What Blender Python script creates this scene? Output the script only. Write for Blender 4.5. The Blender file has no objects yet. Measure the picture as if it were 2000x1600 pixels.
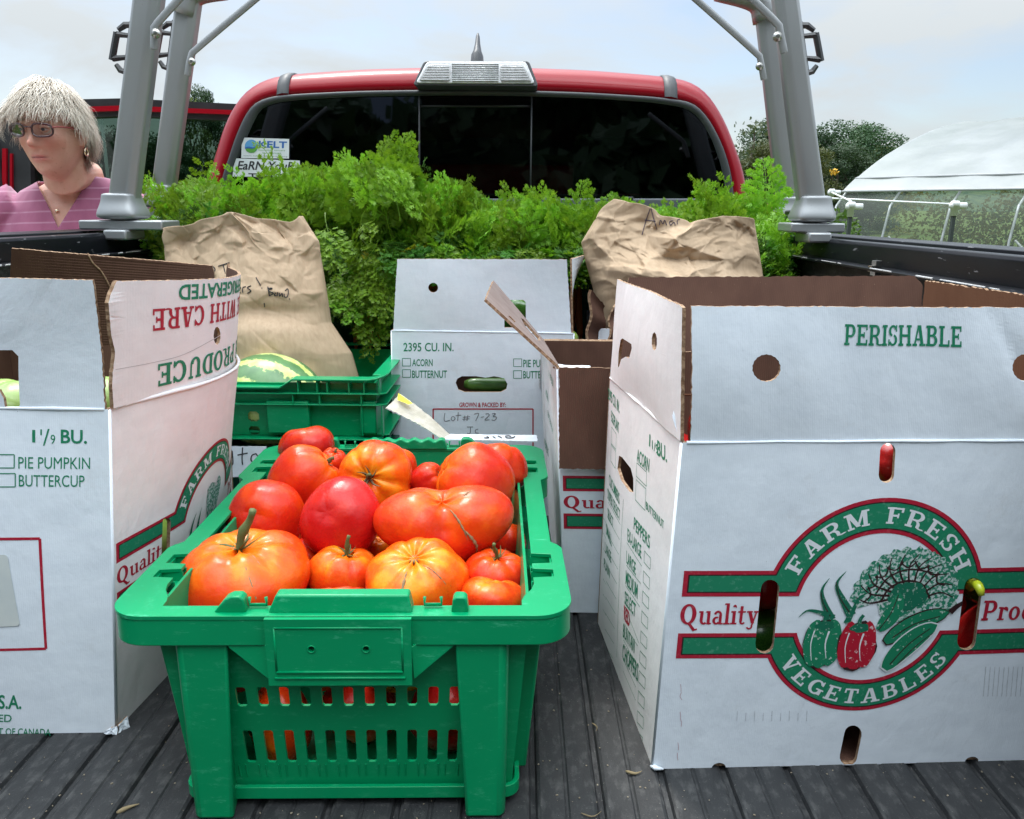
import bpy, bmesh, math, random
import numpy as np
from mathutils import Vector, Matrix, noise
from mathutils.geometry import tessellate_polygon
from mathutils.bvhtree import BVHTree

R = math.radians
random.seed(7)
S = bpy.context.scene
COL = S.collection

# ---------------------------------------------------------------- camera
FPX = 1550.0                                  # focal length in pixels of the 2000 px wide photograph
CAM = Vector((.108, 0, .575))                 # metres; bed floor is z = 0, truck axis is +y
_P, _Y, _RO = R(14.05), math.atan(15/1550), .008
FWD = Vector((-math.sin(_Y)*math.cos(_P), math.cos(_Y)*math.cos(_P), -math.sin(_P)))
_rt = Vector((math.cos(_Y), math.sin(_Y), 0)); _up = _rt.cross(FWD)
RT = (_rt + _RO*_up).normalized(); UP = RT.cross(FWD).normalized()
cd = bpy.data.cameras.new('camera'); cam = bpy.data.objects.new('camera', cd); COL.objects.link(cam)
cd.sensor_width = 36; cd.lens = 36*FPX/2000; cd.clip_start = .02; cd.clip_end = 3000
cam.matrix_world = Matrix(((RT.x, UP.x, -FWD.x, CAM.x), (RT.y, UP.y, -FWD.y, CAM.y), (RT.z, UP.z, -FWD.z, CAM.z), (0, 0, 0, 1)))
S.camera = cam

# ---------------------------------------------------------------- world: bright thin overcast, blue showing through
SUN_EL, SUN_AZ = R(60), R(-26)                # azimuth from +y towards +x
wd = bpy.data.worlds.new('World'); S.world = wd; wd.use_nodes = True
nt = wd.node_tree; nt.nodes.clear(); N, L = nt.nodes, nt.links
def wn(t, **k):
    n = N.new(t)
    for a, b in k.items(): setattr(n, a, b)
    return n
sky = wn('ShaderNodeTexSky', sky_type='NISHITA', sun_disc=False); sky.sun_elevation = SUN_EL; sky.sun_rotation = SUN_AZ
sky.air_density = 1.0; sky.dust_density = 1.5
bg1 = wn('ShaderNodeBackground'); bg1.inputs[1].default_value = .08; L.new(sky.outputs[0], bg1.inputs[0])
tc = wn('ShaderNodeTexCoord'); sep = wn('ShaderNodeSeparateXYZ'); L.new(tc.outputs['Generated'], sep.inputs[0])
# clouds on a flat sheet: direction divided by its height
zz = wn('ShaderNodeMath', operation='MAXIMUM'); L.new(sep.outputs[2], zz.inputs[0]); zz.inputs[1].default_value = 0
za = wn('ShaderNodeMath', operation='ADD'); L.new(zz.outputs[0], za.inputs[0]); za.inputs[1].default_value = .22
dx = wn('ShaderNodeMath', operation='DIVIDE'); L.new(sep.outputs[0], dx.inputs[0]); L.new(za.outputs[0], dx.inputs[1])
dy = wn('ShaderNodeMath', operation='DIVIDE'); L.new(sep.outputs[1], dy.inputs[0]); L.new(za.outputs[0], dy.inputs[1])
cb = wn('ShaderNodeCombineXYZ'); L.new(dx.outputs[0], cb.inputs[0]); L.new(dy.outputs[0], cb.inputs[1])
no = wn('ShaderNodeTexNoise'); no.inputs['Scale'].default_value = 1.5; no.inputs['Detail'].default_value = 7; no.inputs['Roughness'].default_value = .55
no.inputs['Distortion'].default_value = .4
L.new(cb.outputs[0], no.inputs['Vector'])
mr = wn('ShaderNodeMapRange'); L.new(no.outputs[0], mr.inputs[0])
for i, v in zip((1, 2, 3, 4), (.38, .62, .15, .98)): mr.inputs[i].default_value = v
# brighter towards the zenith as an overcast sky is
zp = wn('ShaderNodeMath', operation='POWER'); L.new(zz.outputs[0], zp.inputs[0]); zp.inputs[1].default_value = 3.0
st = wn('ShaderNodeMath', operation='MULTIPLY_ADD'); L.new(zp.outputs[0], st.inputs[0]); st.inputs[1].default_value = 5.0; st.inputs[2].default_value = .38
bg2 = wn('ShaderNodeBackground'); bg2.inputs[0].default_value = (.90, .965, 1, 1); L.new(st.outputs[0], bg2.inputs[1])
mx = wn('ShaderNodeMixShader'); L.new(mr.outputs[0], mx.inputs[0]); L.new(bg1.outputs[0], mx.inputs[1]); L.new(bg2.outputs[0], mx.inputs[2])
wo = wn('ShaderNodeOutputWorld'); L.new(mx.outputs[0], wo.inputs[0])

sl = bpy.data.lights.new('sun', 'SUN'); sl.energy = 1.15; sl.angle = R(13); sl.color = (1, .955, .89)
so = bpy.data.objects.new('sun', sl); COL.objects.link(so)
sd = Vector((math.sin(SUN_AZ)*math.cos(SUN_EL), math.cos(SUN_AZ)*math.cos(SUN_EL), math.sin(SUN_EL)))
so.rotation_euler = sd.to_track_quat('Z', 'Y').to_euler()
S.view_settings.view_transform = 'Standard'; S.view_settings.look = 'None'; S.view_settings.gamma = 1
S.view_settings.exposure = 1.0; S.view_settings.use_curve_mapping = False
S.cycles.use_denoising = True; S.cycles.max_bounces = 7; S.cycles.transparent_max_bounces = 12
S.cycles.sample_clamp_indirect = 6

# ---------------------------------------------------------------- helpers
def ray(x, y): return FWD + (x-1000)/FPX*RT + (800-y)/FPX*UP
def aY(x, y, Y): r = ray(x, y); return CAM + r*(Y/r.y)
def aX(x, y, X): r = ray(x, y); return CAM + r*((X-CAM.x)/r.x)
def aZ(x, y, Z=0): r = ray(x, y); return CAM + r*((Z-CAM.z)/r.z)
def proj(p):
    d = p-CAM; z = d.dot(FWD); return (1000+FPX*d.dot(RT)/z, 800-FPX*d.dot(UP)/z)
V = Vector

def link(o, parent=None):
    COL.objects.link(o)
    if parent is not None: o.parent = parent
    return o
def thing(name, label, cat, loc=(0, 0, 0), rotz=0, group=None, kind=None):
    o = bpy.data.objects.new(name, None); o.empty_display_size = .05; COL.objects.link(o)
    o.location = loc; o.rotation_euler = (0, 0, rotz); tag(o, label, cat, group, kind)
    return o
def tag(o, label=None, cat=None, group=None, kind=None):
    if label: o['label'] = label
    if cat: o['category'] = cat
    if group: o['group'] = group
    if kind: o['kind'] = kind
    return o
def mobj(name, me, mats, parent=None, smooth=False):
    if not isinstance(mats, (list, tuple)): mats = [mats]
    for m in mats: me.materials.append(m)
    if smooth:
        me.polygons.foreach_set('use_smooth', [True]*len(me.polygons))
    o = bpy.data.objects.new(name, me)
    return link(o, parent)
def frombm(name, bm, mats, parent=None, smooth=False):
    me = bpy.data.meshes.new(name); bm.normal_update(); bm.to_mesh(me); bm.free()
    return mobj(name, me, mats, parent, smooth)
def pyd(name, vs, fs, mats, parent=None, smooth=False):
    me = bpy.data.meshes.new(name); me.from_pydata([tuple(v) for v in vs], [], fs); me.update()
    return mobj(name, me, mats, parent, smooth)
def bevel(o, w=.002, seg=2, ang=35):
    m = o.modifiers.new('bevel', 'BEVEL'); m.width = w; m.segments = seg; m.limit_method = 'ANGLE'; m.angle_limit = R(ang)
    m.harden_normals = False
    o.data.polygons.foreach_set('use_smooth', [True]*len(o.data.polygons))
    try: o.data.set_sharp_from_angle(angle=R(40))
    except Exception: pass
    return o
def bx(bm, lo, hi, M=None):
    """axis box into bm"""
    vs = [bm.verts.new(((lo, hi)[i & 1][0], (lo, hi)[i >> 1 & 1][1], (lo, hi)[i >> 2 & 1][2])) for i in range(8)]
    for f in ((0, 2, 3, 1), (4, 5, 7, 6), (0, 1, 5, 4), (2, 6, 7, 3), (0, 4, 6, 2), (1, 3, 7, 5)):
        bm.faces.new([vs[i] for i in f])
    if M is not None: bmesh.ops.transform(bm, matrix=M, verts=vs)
    return vs
def box(name, lo, hi, m, parent=None, bev=0, seg=2):
    bm = bmesh.new(); bx(bm, lo, hi); o = frombm(name, bm, m, parent)
    if bev: bevel(o, bev, seg)
    return o
def tube(bm, pts, rad, n=8, cap=True, flat=1.0, upv=None):
    """sweep a round (or flattened) section along pts; rad scalar or list"""
    pts = [V(p) for p in pts]; k = len(pts)
    if not isinstance(rad, (list, tuple)): rad = [rad]*k
    rings = []; prev = None
    for i, p in enumerate(pts):
        t = (pts[min(i+1, k-1)]-pts[max(i-1, 0)]).normalized()
        u = upv if upv is not None else prev
        if u is None: u = V((0, 0, 1)) if abs(t.z) < .9 else V((1, 0, 0))
        a = t.cross(u)
        if a.length < 1e-6: a = t.orthogonal()
        a.normalize(); b = a.cross(t).normalized(); prev = b
        rings.append([bm.verts.new(p+rad[i]*(a*math.cos(2*math.pi*j/n)+b*flat*math.sin(2*math.pi*j/n))) for j in range(n)])
    for r0, r1 in zip(rings, rings[1:]):
        for j in range(n): bm.faces.new((r0[j], r0[(j+1) % n], r1[(j+1) % n], r1[j]))
    if cap: bm.faces.new(rings[0]); bm.faces.new(rings[-1][::-1])
    return rings
def tubeo(name, pts, rad, m, parent=None, n=8, **k):
    bm = bmesh.new(); tube(bm, pts, rad, n, **k); bmesh.ops.recalc_face_normals(bm, faces=bm.faces); return frombm(name, bm, m, parent, True)
def lathe(bm, prof, n=16, M=None):
    rings = [[bm.verts.new((r*math.cos(2*math.pi*j/n), r*math.sin(2*math.pi*j/n), z)) for j in range(n)] for r, z in prof]
    for r0, r1 in zip(rings, rings[1:]):
        for j in range(n): bm.faces.new((r0[j], r0[(j+1) % n], r1[(j+1) % n], r1[j]))
    bm.faces.new(rings[0][::-1]); bm.faces.new(rings[-1])
    if M is not None: bmesh.ops.transform(bm, matrix=M, verts=[v for r in rings for v in r])
def smoothline(pts, n):
    """Catmull-Rom resample of a polyline to n points, evenly spaced"""
    pts = [V(p) for p in pts]; out = []
    for i in range(len(pts)-1):
        p0, p1, p2, p3 = pts[max(i-1, 0)], pts[i], pts[i+1], pts[min(i+2, len(pts)-1)]
        for k in range(12):
            t = k/12; out.append(.5*((2*p1)+(p2-p0)*t+(2*p0-5*p1+4*p2-p3)*t*t+(3*p1-p0-3*p2+p3)*t**3))
    out.append(pts[-1])
    d = [0]
    for a, b in zip(out, out[1:]): d.append(d[-1]+(b-a).length)
    res = []; j = 0
    for i in range(n):
        s = d[-1]*i/(n-1)
        while j < len(d)-2 and d[j+1] < s: j += 1
        f = 0 if d[j+1] == d[j] else (s-d[j])/(d[j+1]-d[j]); res.append(out[j].lerp(out[j+1], f))
    return res

# ---------------------------------------------------------------- materials
MATS = {}
def newmat(name):
    m = bpy.data.materials.new(name); m.use_nodes = True; MATS[name] = m
    nt = m.node_tree; b = nt.nodes['Principled BSDF']
    return m, nt, b
def nd(nt, t, ins=None, **k):
    n = nt.nodes.new(t)
    for a, b in k.items(): setattr(n, a, b)
    for a, b in (ins or {}).items():
        if isinstance(b, bpy.types.NodeSocket): nt.links.new(b, n.inputs[a])
        else: n.inputs[a].default_value = b
    return n
def col(c): return (*c, 1) if len(c) == 3 else c
def noise_fac(nt, scale, detail=5, lo=.4, hi=.6, coord='Object', stretch=None, rough=.55, a=0., b=1.):
    t = nd(nt, 'ShaderNodeTexCoord'); src = t.outputs[coord]
    if stretch: src = nd(nt, 'ShaderNodeMapping', {'Vector': src, 'Scale': stretch}).outputs[0]
    n = nd(nt, 'ShaderNodeTexNoise', {'Vector': src, 'Scale': scale, 'Detail': detail, 'Roughness': rough})
    return nd(nt, 'ShaderNodeMapRange', {0: n.outputs[0], 1: lo, 2: hi, 3: a, 4: b}).outputs[0]
def mixc(nt, fac, a, b, mode='MIX'):
    n = nd(nt, 'ShaderNodeMix', data_type='RGBA', blend_type=mode)
    for i, v in ((0, fac), (6, a), (7, b)):
        if isinstance(v, bpy.types.NodeSocket): nt.links.new(v, n.inputs[i])
        else: n.inputs[i].default_value = col(v) if i else v
    return n.outputs[2]
def bump(nt, bsdf, h, strength=.2, dist=.001, prev=None):
    n = nd(nt, 'ShaderNodeBump', {'Height': h, 'Strength': strength, 'Distance': dist})
    if prev is not None: nt.links.new(prev, n.inputs['Normal'])
    nt.links.new(n.outputs[0], bsdf.inputs['Normal']); return n.outputs[0]
def simple(name, c, rough=.5, metal=0, c2=None, scale=8, coord='Object', bscale=0, bstr=.2, bdist=.001, spec=.5, coat=0, detail=5, lo=.35, hi=.65, stretch=None):
    m, nt, b = newmat(name)
    b.inputs['Roughness'].default_value = rough; b.inputs['Metallic'].default_value = metal; b.inputs['Specular IOR Level'].default_value = spec
    if coat: b.inputs['Coat Weight'].default_value = coat; b.inputs['Coat Roughness'].default_value = .03
    if c2 is not None:
        nt.links.new(mixc(nt, noise_fac(nt, scale, detail, lo, hi, coord, stretch), c, c2), b.inputs['Base Color'])
    else: b.inputs['Base Color'].default_value = col(c)
    if bscale: bump(nt, b, noise_fac(nt, bscale, 4, 0, 1, coord, stretch), bstr, bdist)
    return m
# car paint, metals, plastics
PAINT = simple('red_paint', (.29, .002, .011), .34, coat=.18, spec=.18, c2=(.31, .003, .012), scale=3, bscale=220, bstr=.03)
BLACKP = simple('black_plastic', (.018, .019, .022), .38, c2=(.03, .032, .036), scale=14, bscale=300, bstr=.12)
TRIM = simple('grey_trim', (.045, .05, .058), .5, c2=(.06, .065, .07), scale=20, bscale=400, bstr=.1)
RUBBER = simple('rubber', (.014, .014, .015), .7)
STEEL = simple('bolt_steel', (.5, .5, .48), .3, metal=1, c2=(.35, .34, .32), scale=60)
CABIN = simple('cabin_fabric', (.02, .022, .025), .85, c2=(.03, .03, .033), scale=40)
def rackmat():
    m, nt, b = newmat('rack_aluminium')
    f = noise_fac(nt, 5, 6, .35, .65, stretch=(1, 1, .15))
    c = mixc(nt, f, (.30, .315, .325), (.36, .375, .385))
    sp = noise_fac(nt, 260, 3, .72, .78)
    c = mixc(nt, sp, c, (.2, .2, .2))
    nt.links.new(c, b.inputs['Base Color']); b.inputs['Metallic'].default_value = .55; b.inputs['Roughness'].default_value = .42
    bump(nt, b, noise_fac(nt, 500, 3, 0, 1), .08, .0005); return m
RACK = rackmat()
def railmat():
    m, nt, b = newmat('rail_black')
    dust = noise_fac(nt, 9, 6, .5, .75, stretch=(1, .25, 1)); sc = noise_fac(nt, 120, 4, .66, .70, stretch=(1, .2, 1))
    c = mixc(nt, dust, (.008, .009, .012), (.022, .023, .026)); c = mixc(nt, sc, c, (.16, .16, .17))
    nt.links.new(c, b.inputs['Base Color']); nt.links.new(nd(nt, 'ShaderNodeMapRange', {0: dust, 3: .30, 4: .55}).outputs[0], b.inputs['Roughness']); b.inputs['Specular IOR Level'].default_value = .14
    return m
RAIL = railmat()
def linermat():
    m, nt, b = newmat('bed_liner')
    d1 = noise_fac(nt, 7, 8, .42, .72, stretch=(1, .35, 1), rough=.65); d2 = noise_fac(nt, 90, 8, .5, .68, stretch=(1, .5, 1), rough=.7)
    grit = noise_fac(nt, 700, 2, .70, .76)
    c = mixc(nt, d1, (.008, .009, .011), (.032, .034, .036)); c = mixc(nt, nd(nt, 'ShaderNodeMath', {0: d2, 1: .5}, operation='MULTIPLY').outputs[0], c, (.095, .096, .095))
    c = mixc(nt, grit, c, (.3, .29, .26))
    nt.links.new(c, b.inputs['Base Color']); b.inputs['Roughness'].default_value = .62
    p = bump(nt, b, noise_fac(nt, 160, 6, 0, 1, rough=.7), .5, .001); bump(nt, b, noise_fac(nt, 900, 2, 0, 1), .35, .0004, p)
    return m
LINER = linermat()
def tint(name, tr, rough=.02, glosscol=(1, 1, 1)):
    m, nt, b = newmat(name); nt.nodes.remove(b); out = nt.nodes['Material Output']
    t = nd(nt, 'ShaderNodeBsdfTransparent', {0: col(tr)}); g = nd(nt, 'ShaderNodeBsdfGlossy', {0: col(glosscol), 'Roughness': rough})
    fr = nd(nt, 'ShaderNodeFresnel', {0: 1.5}); mx = nd(nt, 'ShaderNodeMixShader', {0: fr.outputs[0], 1: t.outputs[0], 2: g.outputs[0]})
    nt.links.new(mx.outputs[0], out.inputs[0]); return m
PRIV = tint('privacy_glass', (.045, .055, .055), .02, (.55, .6, .68)); DOORGL = tint('door_glass', (.32, .40, .36)); WSGL = tint('windscreen_glass', (.7, .8, .78), .05, (.1, .1, .1)); SPEC = tint('spectacle_lens', (.93, .93, .93), .02, (.25, .25, .25))
LENS = simple('lamp_lens', (.80, .82, .84), .12, coat=1, c2=(.6, .61, .63), scale=120)
LENSD = simple('lamp_lens_dark', (.42, .43, .44), .15, coat=1, c2=(.6, .6, .61), scale=90)

def card(name, base, base2, stain, corr=.5):
    """white coated corrugated board: faint flutes, fibre mottling, scuffs. UV is metres on the board"""
    m, nt, b = newmat(name); uv = nd(nt, 'ShaderNodeTexCoord').outputs['UV']
    f = noise_fac(nt, 22, 8, .35, .68, 'UV', (1, 2.2, 1), .65); g = noise_fac(nt, 160, 5, .3, .7, 'UV', (.45, 2.6, 1))
    c = mixc(nt, f, base, base2); c = mixc(nt, nd(nt, 'ShaderNodeMath', {0: g, 1: .3}, operation='MULTIPLY').outputs[0], c, base2)
    s = noise_fac(nt, 11, 10, .56, .80, 'UV', rough=.78, b=.75); c = mixc(nt, s, c, stain)
    s2 = noise_fac(nt, 420, 3, .735, .76, 'UV', b=.7); c = mixc(nt, s2, c, (.2, .2, .22))
    nt.links.new(c, b.inputs['Base Color']); b.inputs['Roughness'].default_value = .52; b.inputs['Specular IOR Level'].default_value = .35
    mp = nd(nt, 'ShaderNodeMapping', {'Vector': uv, 'Scale': (150, 6, 1)})
    w = nd(nt, 'ShaderNodeTexWave', {'Vector': mp.outputs[0], 'Scale': 1, 'Distortion': .6, 'Detail': 2}, wave_type='BANDS', bands_direction='X')
    p = bump(nt, b, w.outputs[0], .10*corr, .0012)
    p = bump(nt, b, noise_fac(nt, 12, 7, 0, 1, 'UV', (1, .6, 1)), .55, .006, p); dn = nd(nt, 'ShaderNodeTexVoronoi', {'Vector': nd(nt, 'ShaderNodeMapping', {'Vector': uv, 'Rotation': (0, 0, .5), 'Scale': (7, 3, 1)}).outputs[0], 'Scale': 1, 'Randomness': 1}, feature='DISTANCE_TO_EDGE'); p = bump(nt, b, nd(nt, 'ShaderNodeMapRange', {0: dn.outputs[0], 2: .06}).outputs[0], .22, .0012, p)
    bump(nt, b, noise_fac(nt, 600, 3, 0, 1, 'UV', (.5, 1, 1)), .12, .0004, p)
    return m
CARD = card('white_board_skylit', (.765, .83, .90), (.69, .755, .83), (.58, .60, .62))  # blue skylight on the fronts is put into this white
CARDW = card('white_board_warmlit', (.84, .82, .825), (.77, .75, .76), (.60, .59, .58))  # same board; warm light on sides towards the crate put into the colour
def kraft(name, a, b2, c3, corr=1):
    m, nt, b = newmat(name); uv = nd(nt, 'ShaderNodeTexCoord').outputs['UV']
    mp = nd(nt, 'ShaderNodeMapping', {'Vector': uv, 'Scale': (125, 3, 1)})
    w = nd(nt, 'ShaderNodeTexWave', {'Vector': mp.outputs[0], 'Scale': 1, 'Distortion': 1.2, 'Detail': 2}, wave_type='BANDS', bands_direction='X')
    f = noise_fac(nt, 30, 8, .35, .65, 'UV', (1, .5, 1)); c = mixc(nt, f, a, b2)
    c = mixc(nt, nd(nt, 'ShaderNodeMath', {0: w.outputs[0], 1: .22}, operation='MULTIPLY').outputs[0], c, c3)
    sp = noise_fac(nt, 300, 3, .70, .74, 'UV', b=.5); c = mixc(nt, sp, c, (.35, .25, .17))
    nt.links.new(c, b.inputs['Base Color']); b.inputs['Roughness'].default_value = .85; b.inputs['Specular IOR Level'].default_value = .2
    bump(nt, b, w.outputs[0], .12*corr, .0012); return m
BROWN = kraft('brown_board', (.098, .050, .036), (.125, .065, .046), (.075, .037, .027))
BROWNC = kraft('brown_board_warm', (.15, .068, .038), (.18, .085, .048), (.12, .055, .03))
EDGE = simple('board_edge', (.20, .115, .065), .9, c2=(.36, .24, .15), scale=260, lo=.4, hi=.6)
def printmat(name, c, c2, sc=260, lo=.56, hi=.72):
    m, nt, b = newmat(name); f = noise_fac(nt, sc, 4, lo, hi, b=.65); nt.links.new(mixc(nt, f, c, c2), b.inputs['Base Color'])
    b.inputs['Roughness'].default_value = .5; b.inputs['Specular IOR Level'].default_value = .35; return m
PGREEN = printmat('print_green', (.012, .205, .105), (.10, .33, .22)); PRED = printmat('print_red', (.40, .012, .035), (.5, .08, .10))
PDARK = printmat('print_dark', (.03, .012, .014), (.12, .05, .05)); PWHITE = printmat('print_white', (.70, .735, .77), (.62, .66, .70))
PLEAF = printmat('print_leaf', (.02, .20, .12), (.74, .78, .80), 330, .47, .55); PLEAFD = printmat('print_leaf_dark', (.008, .14, .08), (.45, .55, .5), 300, .6, .66)
PPEPR = printmat('print_pepper_red', (.42, .01, .03), (.75, .65, .66), 240, .62, .66); PPEPG = printmat('print_pepper_green', (.01, .20, .10), (.65, .75, .7), 240, .62, .66)
INK = simple('marker_ink', (.018, .018, .024), .6); PENCIL = simple('pencil_grey', (.16, .17, .19), .6)
def plastic(name, c, c2, worn):
    m, nt, b = newmat(name)
    f = noise_fac(nt, 6, 6, .3, .7); k = mixc(nt, f, c, c2)
    s1 = noise_fac(nt, 26, 10, .55, .68, stretch=(1, 1, 2.2), rough=.85, b=.35); s2 = noise_fac(nt, 120, 8, .59, .66, stretch=(.25, 1, 1), rough=.8, b=.45)
    sc = nd(nt, 'ShaderNodeMath', {0: s1, 1: s2}, operation='MAXIMUM').outputs[0]
    k = mixc(nt, sc, k, worn); nt.links.new(k, b.inputs['Base Color'])
    nt.links.new(nd(nt, 'ShaderNodeMapRange', {0: sc, 3: .30, 4: .62}).outputs[0], b.inputs['Roughness'])
    b.inputs['Specular IOR Level'].default_value = .26
    p = bump(nt, b, noise_fac(nt, 60, 5, 0, 1), .06, .001); bump(nt, b, noise_fac(nt, 900, 2, 0, 1), .05, .0003, p); return m
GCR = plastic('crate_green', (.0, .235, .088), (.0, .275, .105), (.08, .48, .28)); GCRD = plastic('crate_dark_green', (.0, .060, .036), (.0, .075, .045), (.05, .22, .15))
def anchor(root, loc):
    """root keeps its base point; its direct children were modelled in world coordinates"""
    root.location = loc; inv = Matrix.Translation(-V(loc))
    for o in list(COL.objects):
        if o.parent is root: o.matrix_parent_inverse = inv
# ======================================================================= pickup truck
truck = thing('pickup_truck', 'red pickup truck with open bed, dark rear window and roof brake lamp', 'pickup truck')
# bed floor: liner sheet with raised strips
floor = box('bed_floor', (-.70, -.55, -.03), (.70, 1.93, -.006), LINER, truck)
rr = random.Random(3)
def strip_mesh(x0, x1, y0, y1):
    bm = bmesh.new(); n = 26; rows = []
    prof = [(x0, -.006), (x0+.002, -.0015), (x0+.005, 0), ((x0+x1)/2-.0028, 0), ((x0+x1)/2-.001, -.0014), ((x0+x1)/2+.001, -.0014), ((x0+x1)/2+.0028, 0), (x1-.005, 0), (x1-.002, -.0015), (x1, -.006)]
    for i in range(2):
        y = y0+(y1-y0)*i; rows.append([bm.verts.new((x, y, z)) for x, z in prof])
    for j in range(len(prof)-1): bm.faces.new((rows[0][j], rows[0][j+1], rows[1][j+1], rows[1][j]))
    bm.normal_update(); me = bpy.data.meshes.new('rib'); bm.to_mesh(me); bm.free(); me.materials.append(LINER); return me
SP = .068; base = strip_mesh(-SP/2+.0025, SP/2-.0025, -.55, 1.93)
k = 0
x = -.69+SP/2
while x < .69:
    o = bpy.data.objects.new('rib', base); o.location = (x, 0, .0); link(o, floor); x += SP
# bed walls, wheel wells, bulkhead
for s in (-1, 1):
    bm = bmesh.new(); bx(bm, (s*.70-.006, -.02, -.02), (s*.70+.006, 1.94, .485))
    for i in range(7): yy = .1+i*.27; bx(bm, (s*.692-.004, yy, .05), (s*.692+.004, yy+.12, .42))
    bevel(frombm('bed_wall', bm, LINER, truck), .003)
    bm = bmesh.new()                                                     # wheel well
    rings = []
    for yy, zz in ((1.24, .0), (1.28, .11), (1.36, .17), (1.46, .20), (1.62, .20), (1.72, .17), (1.80, .11), (1.84, .0)):
        rings.append([bm.verts.new((s*.694, yy, zz+.002)), bm.verts.new((s*.56, yy, zz)), bm.verts.new((s*.535, yy, -.005))])
    for r0, r1 in zip(rings, rings[1:]):
        for j in range(2): bm.faces.new((r0[j], r0[j+1], r1[j+1], r1[j]))
    frombm('wheel_well', bm, LINER, truck, True)
    # bedside outer skin
    bm = bmesh.new(); pr = [(.80, .515), (.86, .50), (.895, .45), (.90, .2), (.88, -.1), (.87, -.30)]
    rw = [[bm.verts.new((s*a, yy, b)) for a, b in pr] for yy in (-.05, 1.98)]
    for j in range(len(pr)-1): bm.faces.new((rw[0][j], rw[0][j+1], rw[1][j+1], rw[1][j]))
    frombm('bedside', bm, PAINT, truck, True)
    # rail on top of the wall
    bm = bmesh.new(); yy0, yy1 = -.05, 1.96
    prof = [(.70, .489), (.70, .522), (.704, .527), (.728, .527), (.731, .519), (.752, .519), (.755, .530), (.80, .532), (.806, .525), (.81, .48)]
    rw = [[bm.verts.new((s*a, y, b)) for a, b in prof] for y in (yy0, yy1)]
    for j in range(len(prof)-1): bm.faces.new((rw[0][j], rw[0][j+1], rw[1][j+1], rw[1][j]))
    rail = bevel(frombm('bed_rail', bm, RAIL, truck), .0012, 2, 25)
    # inner lip with its worn bright edge
    lip = box('rail_lip', (min(s*.665, s*.702), yy0, .486), (max(s*.665, s*.702), yy1, .4905), RAIL, rail, .001)
    bm = bmesh.new(); r2 = random.Random(5+s); yy = .3
    while yy < 1.9:
        ln = r2.uniform(.012, .11); tube(bm, [(s*.6652, yy, .4903), (s*.6651, yy+ln, .4904)], r2.uniform(.0007, .0016), 5); yy += ln+(r2.uniform(.0, .03) if r2.random() < .7 else r2.uniform(.03, .12))
    tag(frombm('worn_edge', bm, simple('worn_metal' if s < 0 else 'worn_metal_b', (.55, .55, .55), .5, c2=(.35, .35, .36), scale=200), rail, True), kind='stuff')
bx0 = aX(1703, 512, .672)
bm = bmesh.new(); q = V((.680, bx0.y, .491)); lathe(bm, [(.004, -.028), (.004, .006)], 8, Matrix.Translation(q)); bx(bm, q+V((-.010, -.005, .0)), q+V((.006, .008, .003)))
lathe(bm, [(.008, .003), (.008, .011)], 6, Matrix.Translation(q)); lathe(bm, [(.009, -.012), (.009, -.006)], 6, Matrix.Translation(q)); lathe(bm, [(.013, -.006), (.013, -.0045)], 12, Matrix.Translation(q))
frombm('rail_bolt', bm, STEEL, truck)
box('bed_bulkhead', (-.70, 1.925, -.02), (.70, 1.94, .50), LINER, truck)
box('bulkhead_cap', (-.70, 1.905, .495), (.70, 1.965, .515), RAIL, truck, .004)
for i in range(9): box('bulkhead_rib', (-.62+i*.15, 1.917, .06), (-.56+i*.15, 1.9245, .44), LINER, truck, .002)
# ---------------------------------------------------------------- cab
def cabpt(p, Y=1.955, lean=.16, z0=.6):
    """pixel of the photograph onto the leaning back of the cab"""
    n = V((0, 1, -lean)); r = ray(*p); t = (n.dot(V((0, Y, z0)))-n.dot(CAM))/n.dot(r); return CAM+r*t
NC = 90
glassL = [(446, 392), (449, 362), (458, 327), (472, 290), (490, 246), (506, 217), (524, 205), (560, 197), (640, 191), (740, 187.5), (930, 186), (1110, 190), (1240, 197), (1305, 204), (1345, 214), (1370, 236), (1389, 268), (1404, 306), (1414, 345), (1420, 392)]
sealL = [(430, 405), (434, 352), (447, 310), (461, 268), (480, 226), (500, 202), (530, 190), (570, 185), (640, 181), (740, 177.5), (930, 176), (1110, 180), (1240, 187), (1305, 193), (1350, 202), (1378, 226), (1400, 262), (1416, 300), (1428, 345), (1435, 405)]
outL = [(378, 420), (388, 358), (404, 300), (420, 248), (440, 205), (468, 168), (503, 147), (545, 137), (620, 130.5), (740, 124), (930, 120.5), (1110, 125), (1220, 132), (1310, 140.5), (1360, 152), (1395, 178), (1424, 224), (1447, 280), (1466, 340), (1478, 420)]
def loop(lst, n=NC, off=(0, 0, 0)): return [p+V(off) for p in smoothline([cabpt(p) for p in lst], n)]
G, SL, OL = loop(glassL), loop(sealL), loop(outL)
cx = sum((p.x for p in OL))/NC
def lerp_loop(a, b, t, dy): return [p.lerp(q, t)+V((0, dy, 0)) for p, q in zip(a, b)]
def shrink(Lp, k, dy, dz=0):
    return [V((cx+(p.x-cx)*k, p.y+dy, .3+(p.z-.3)*k+dz)) for p in Lp]
loops = [shrink(SL, 1, .012), lerp_loop(SL, OL, .0, -.001), lerp_loop(SL, OL, .35, .004), lerp_loop(SL, OL, .62, .014), lerp_loop(SL, OL, .82, .030), lerp_loop(SL, OL, .95, .056), shrink(OL, 1.0, .095), shrink(OL, 1.003, .2), shrink(OL, 1.006, .5), shrink(OL, 1.003, .9), shrink(OL, .985, 1.12), shrink(OL, .93, 1.30)]
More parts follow.
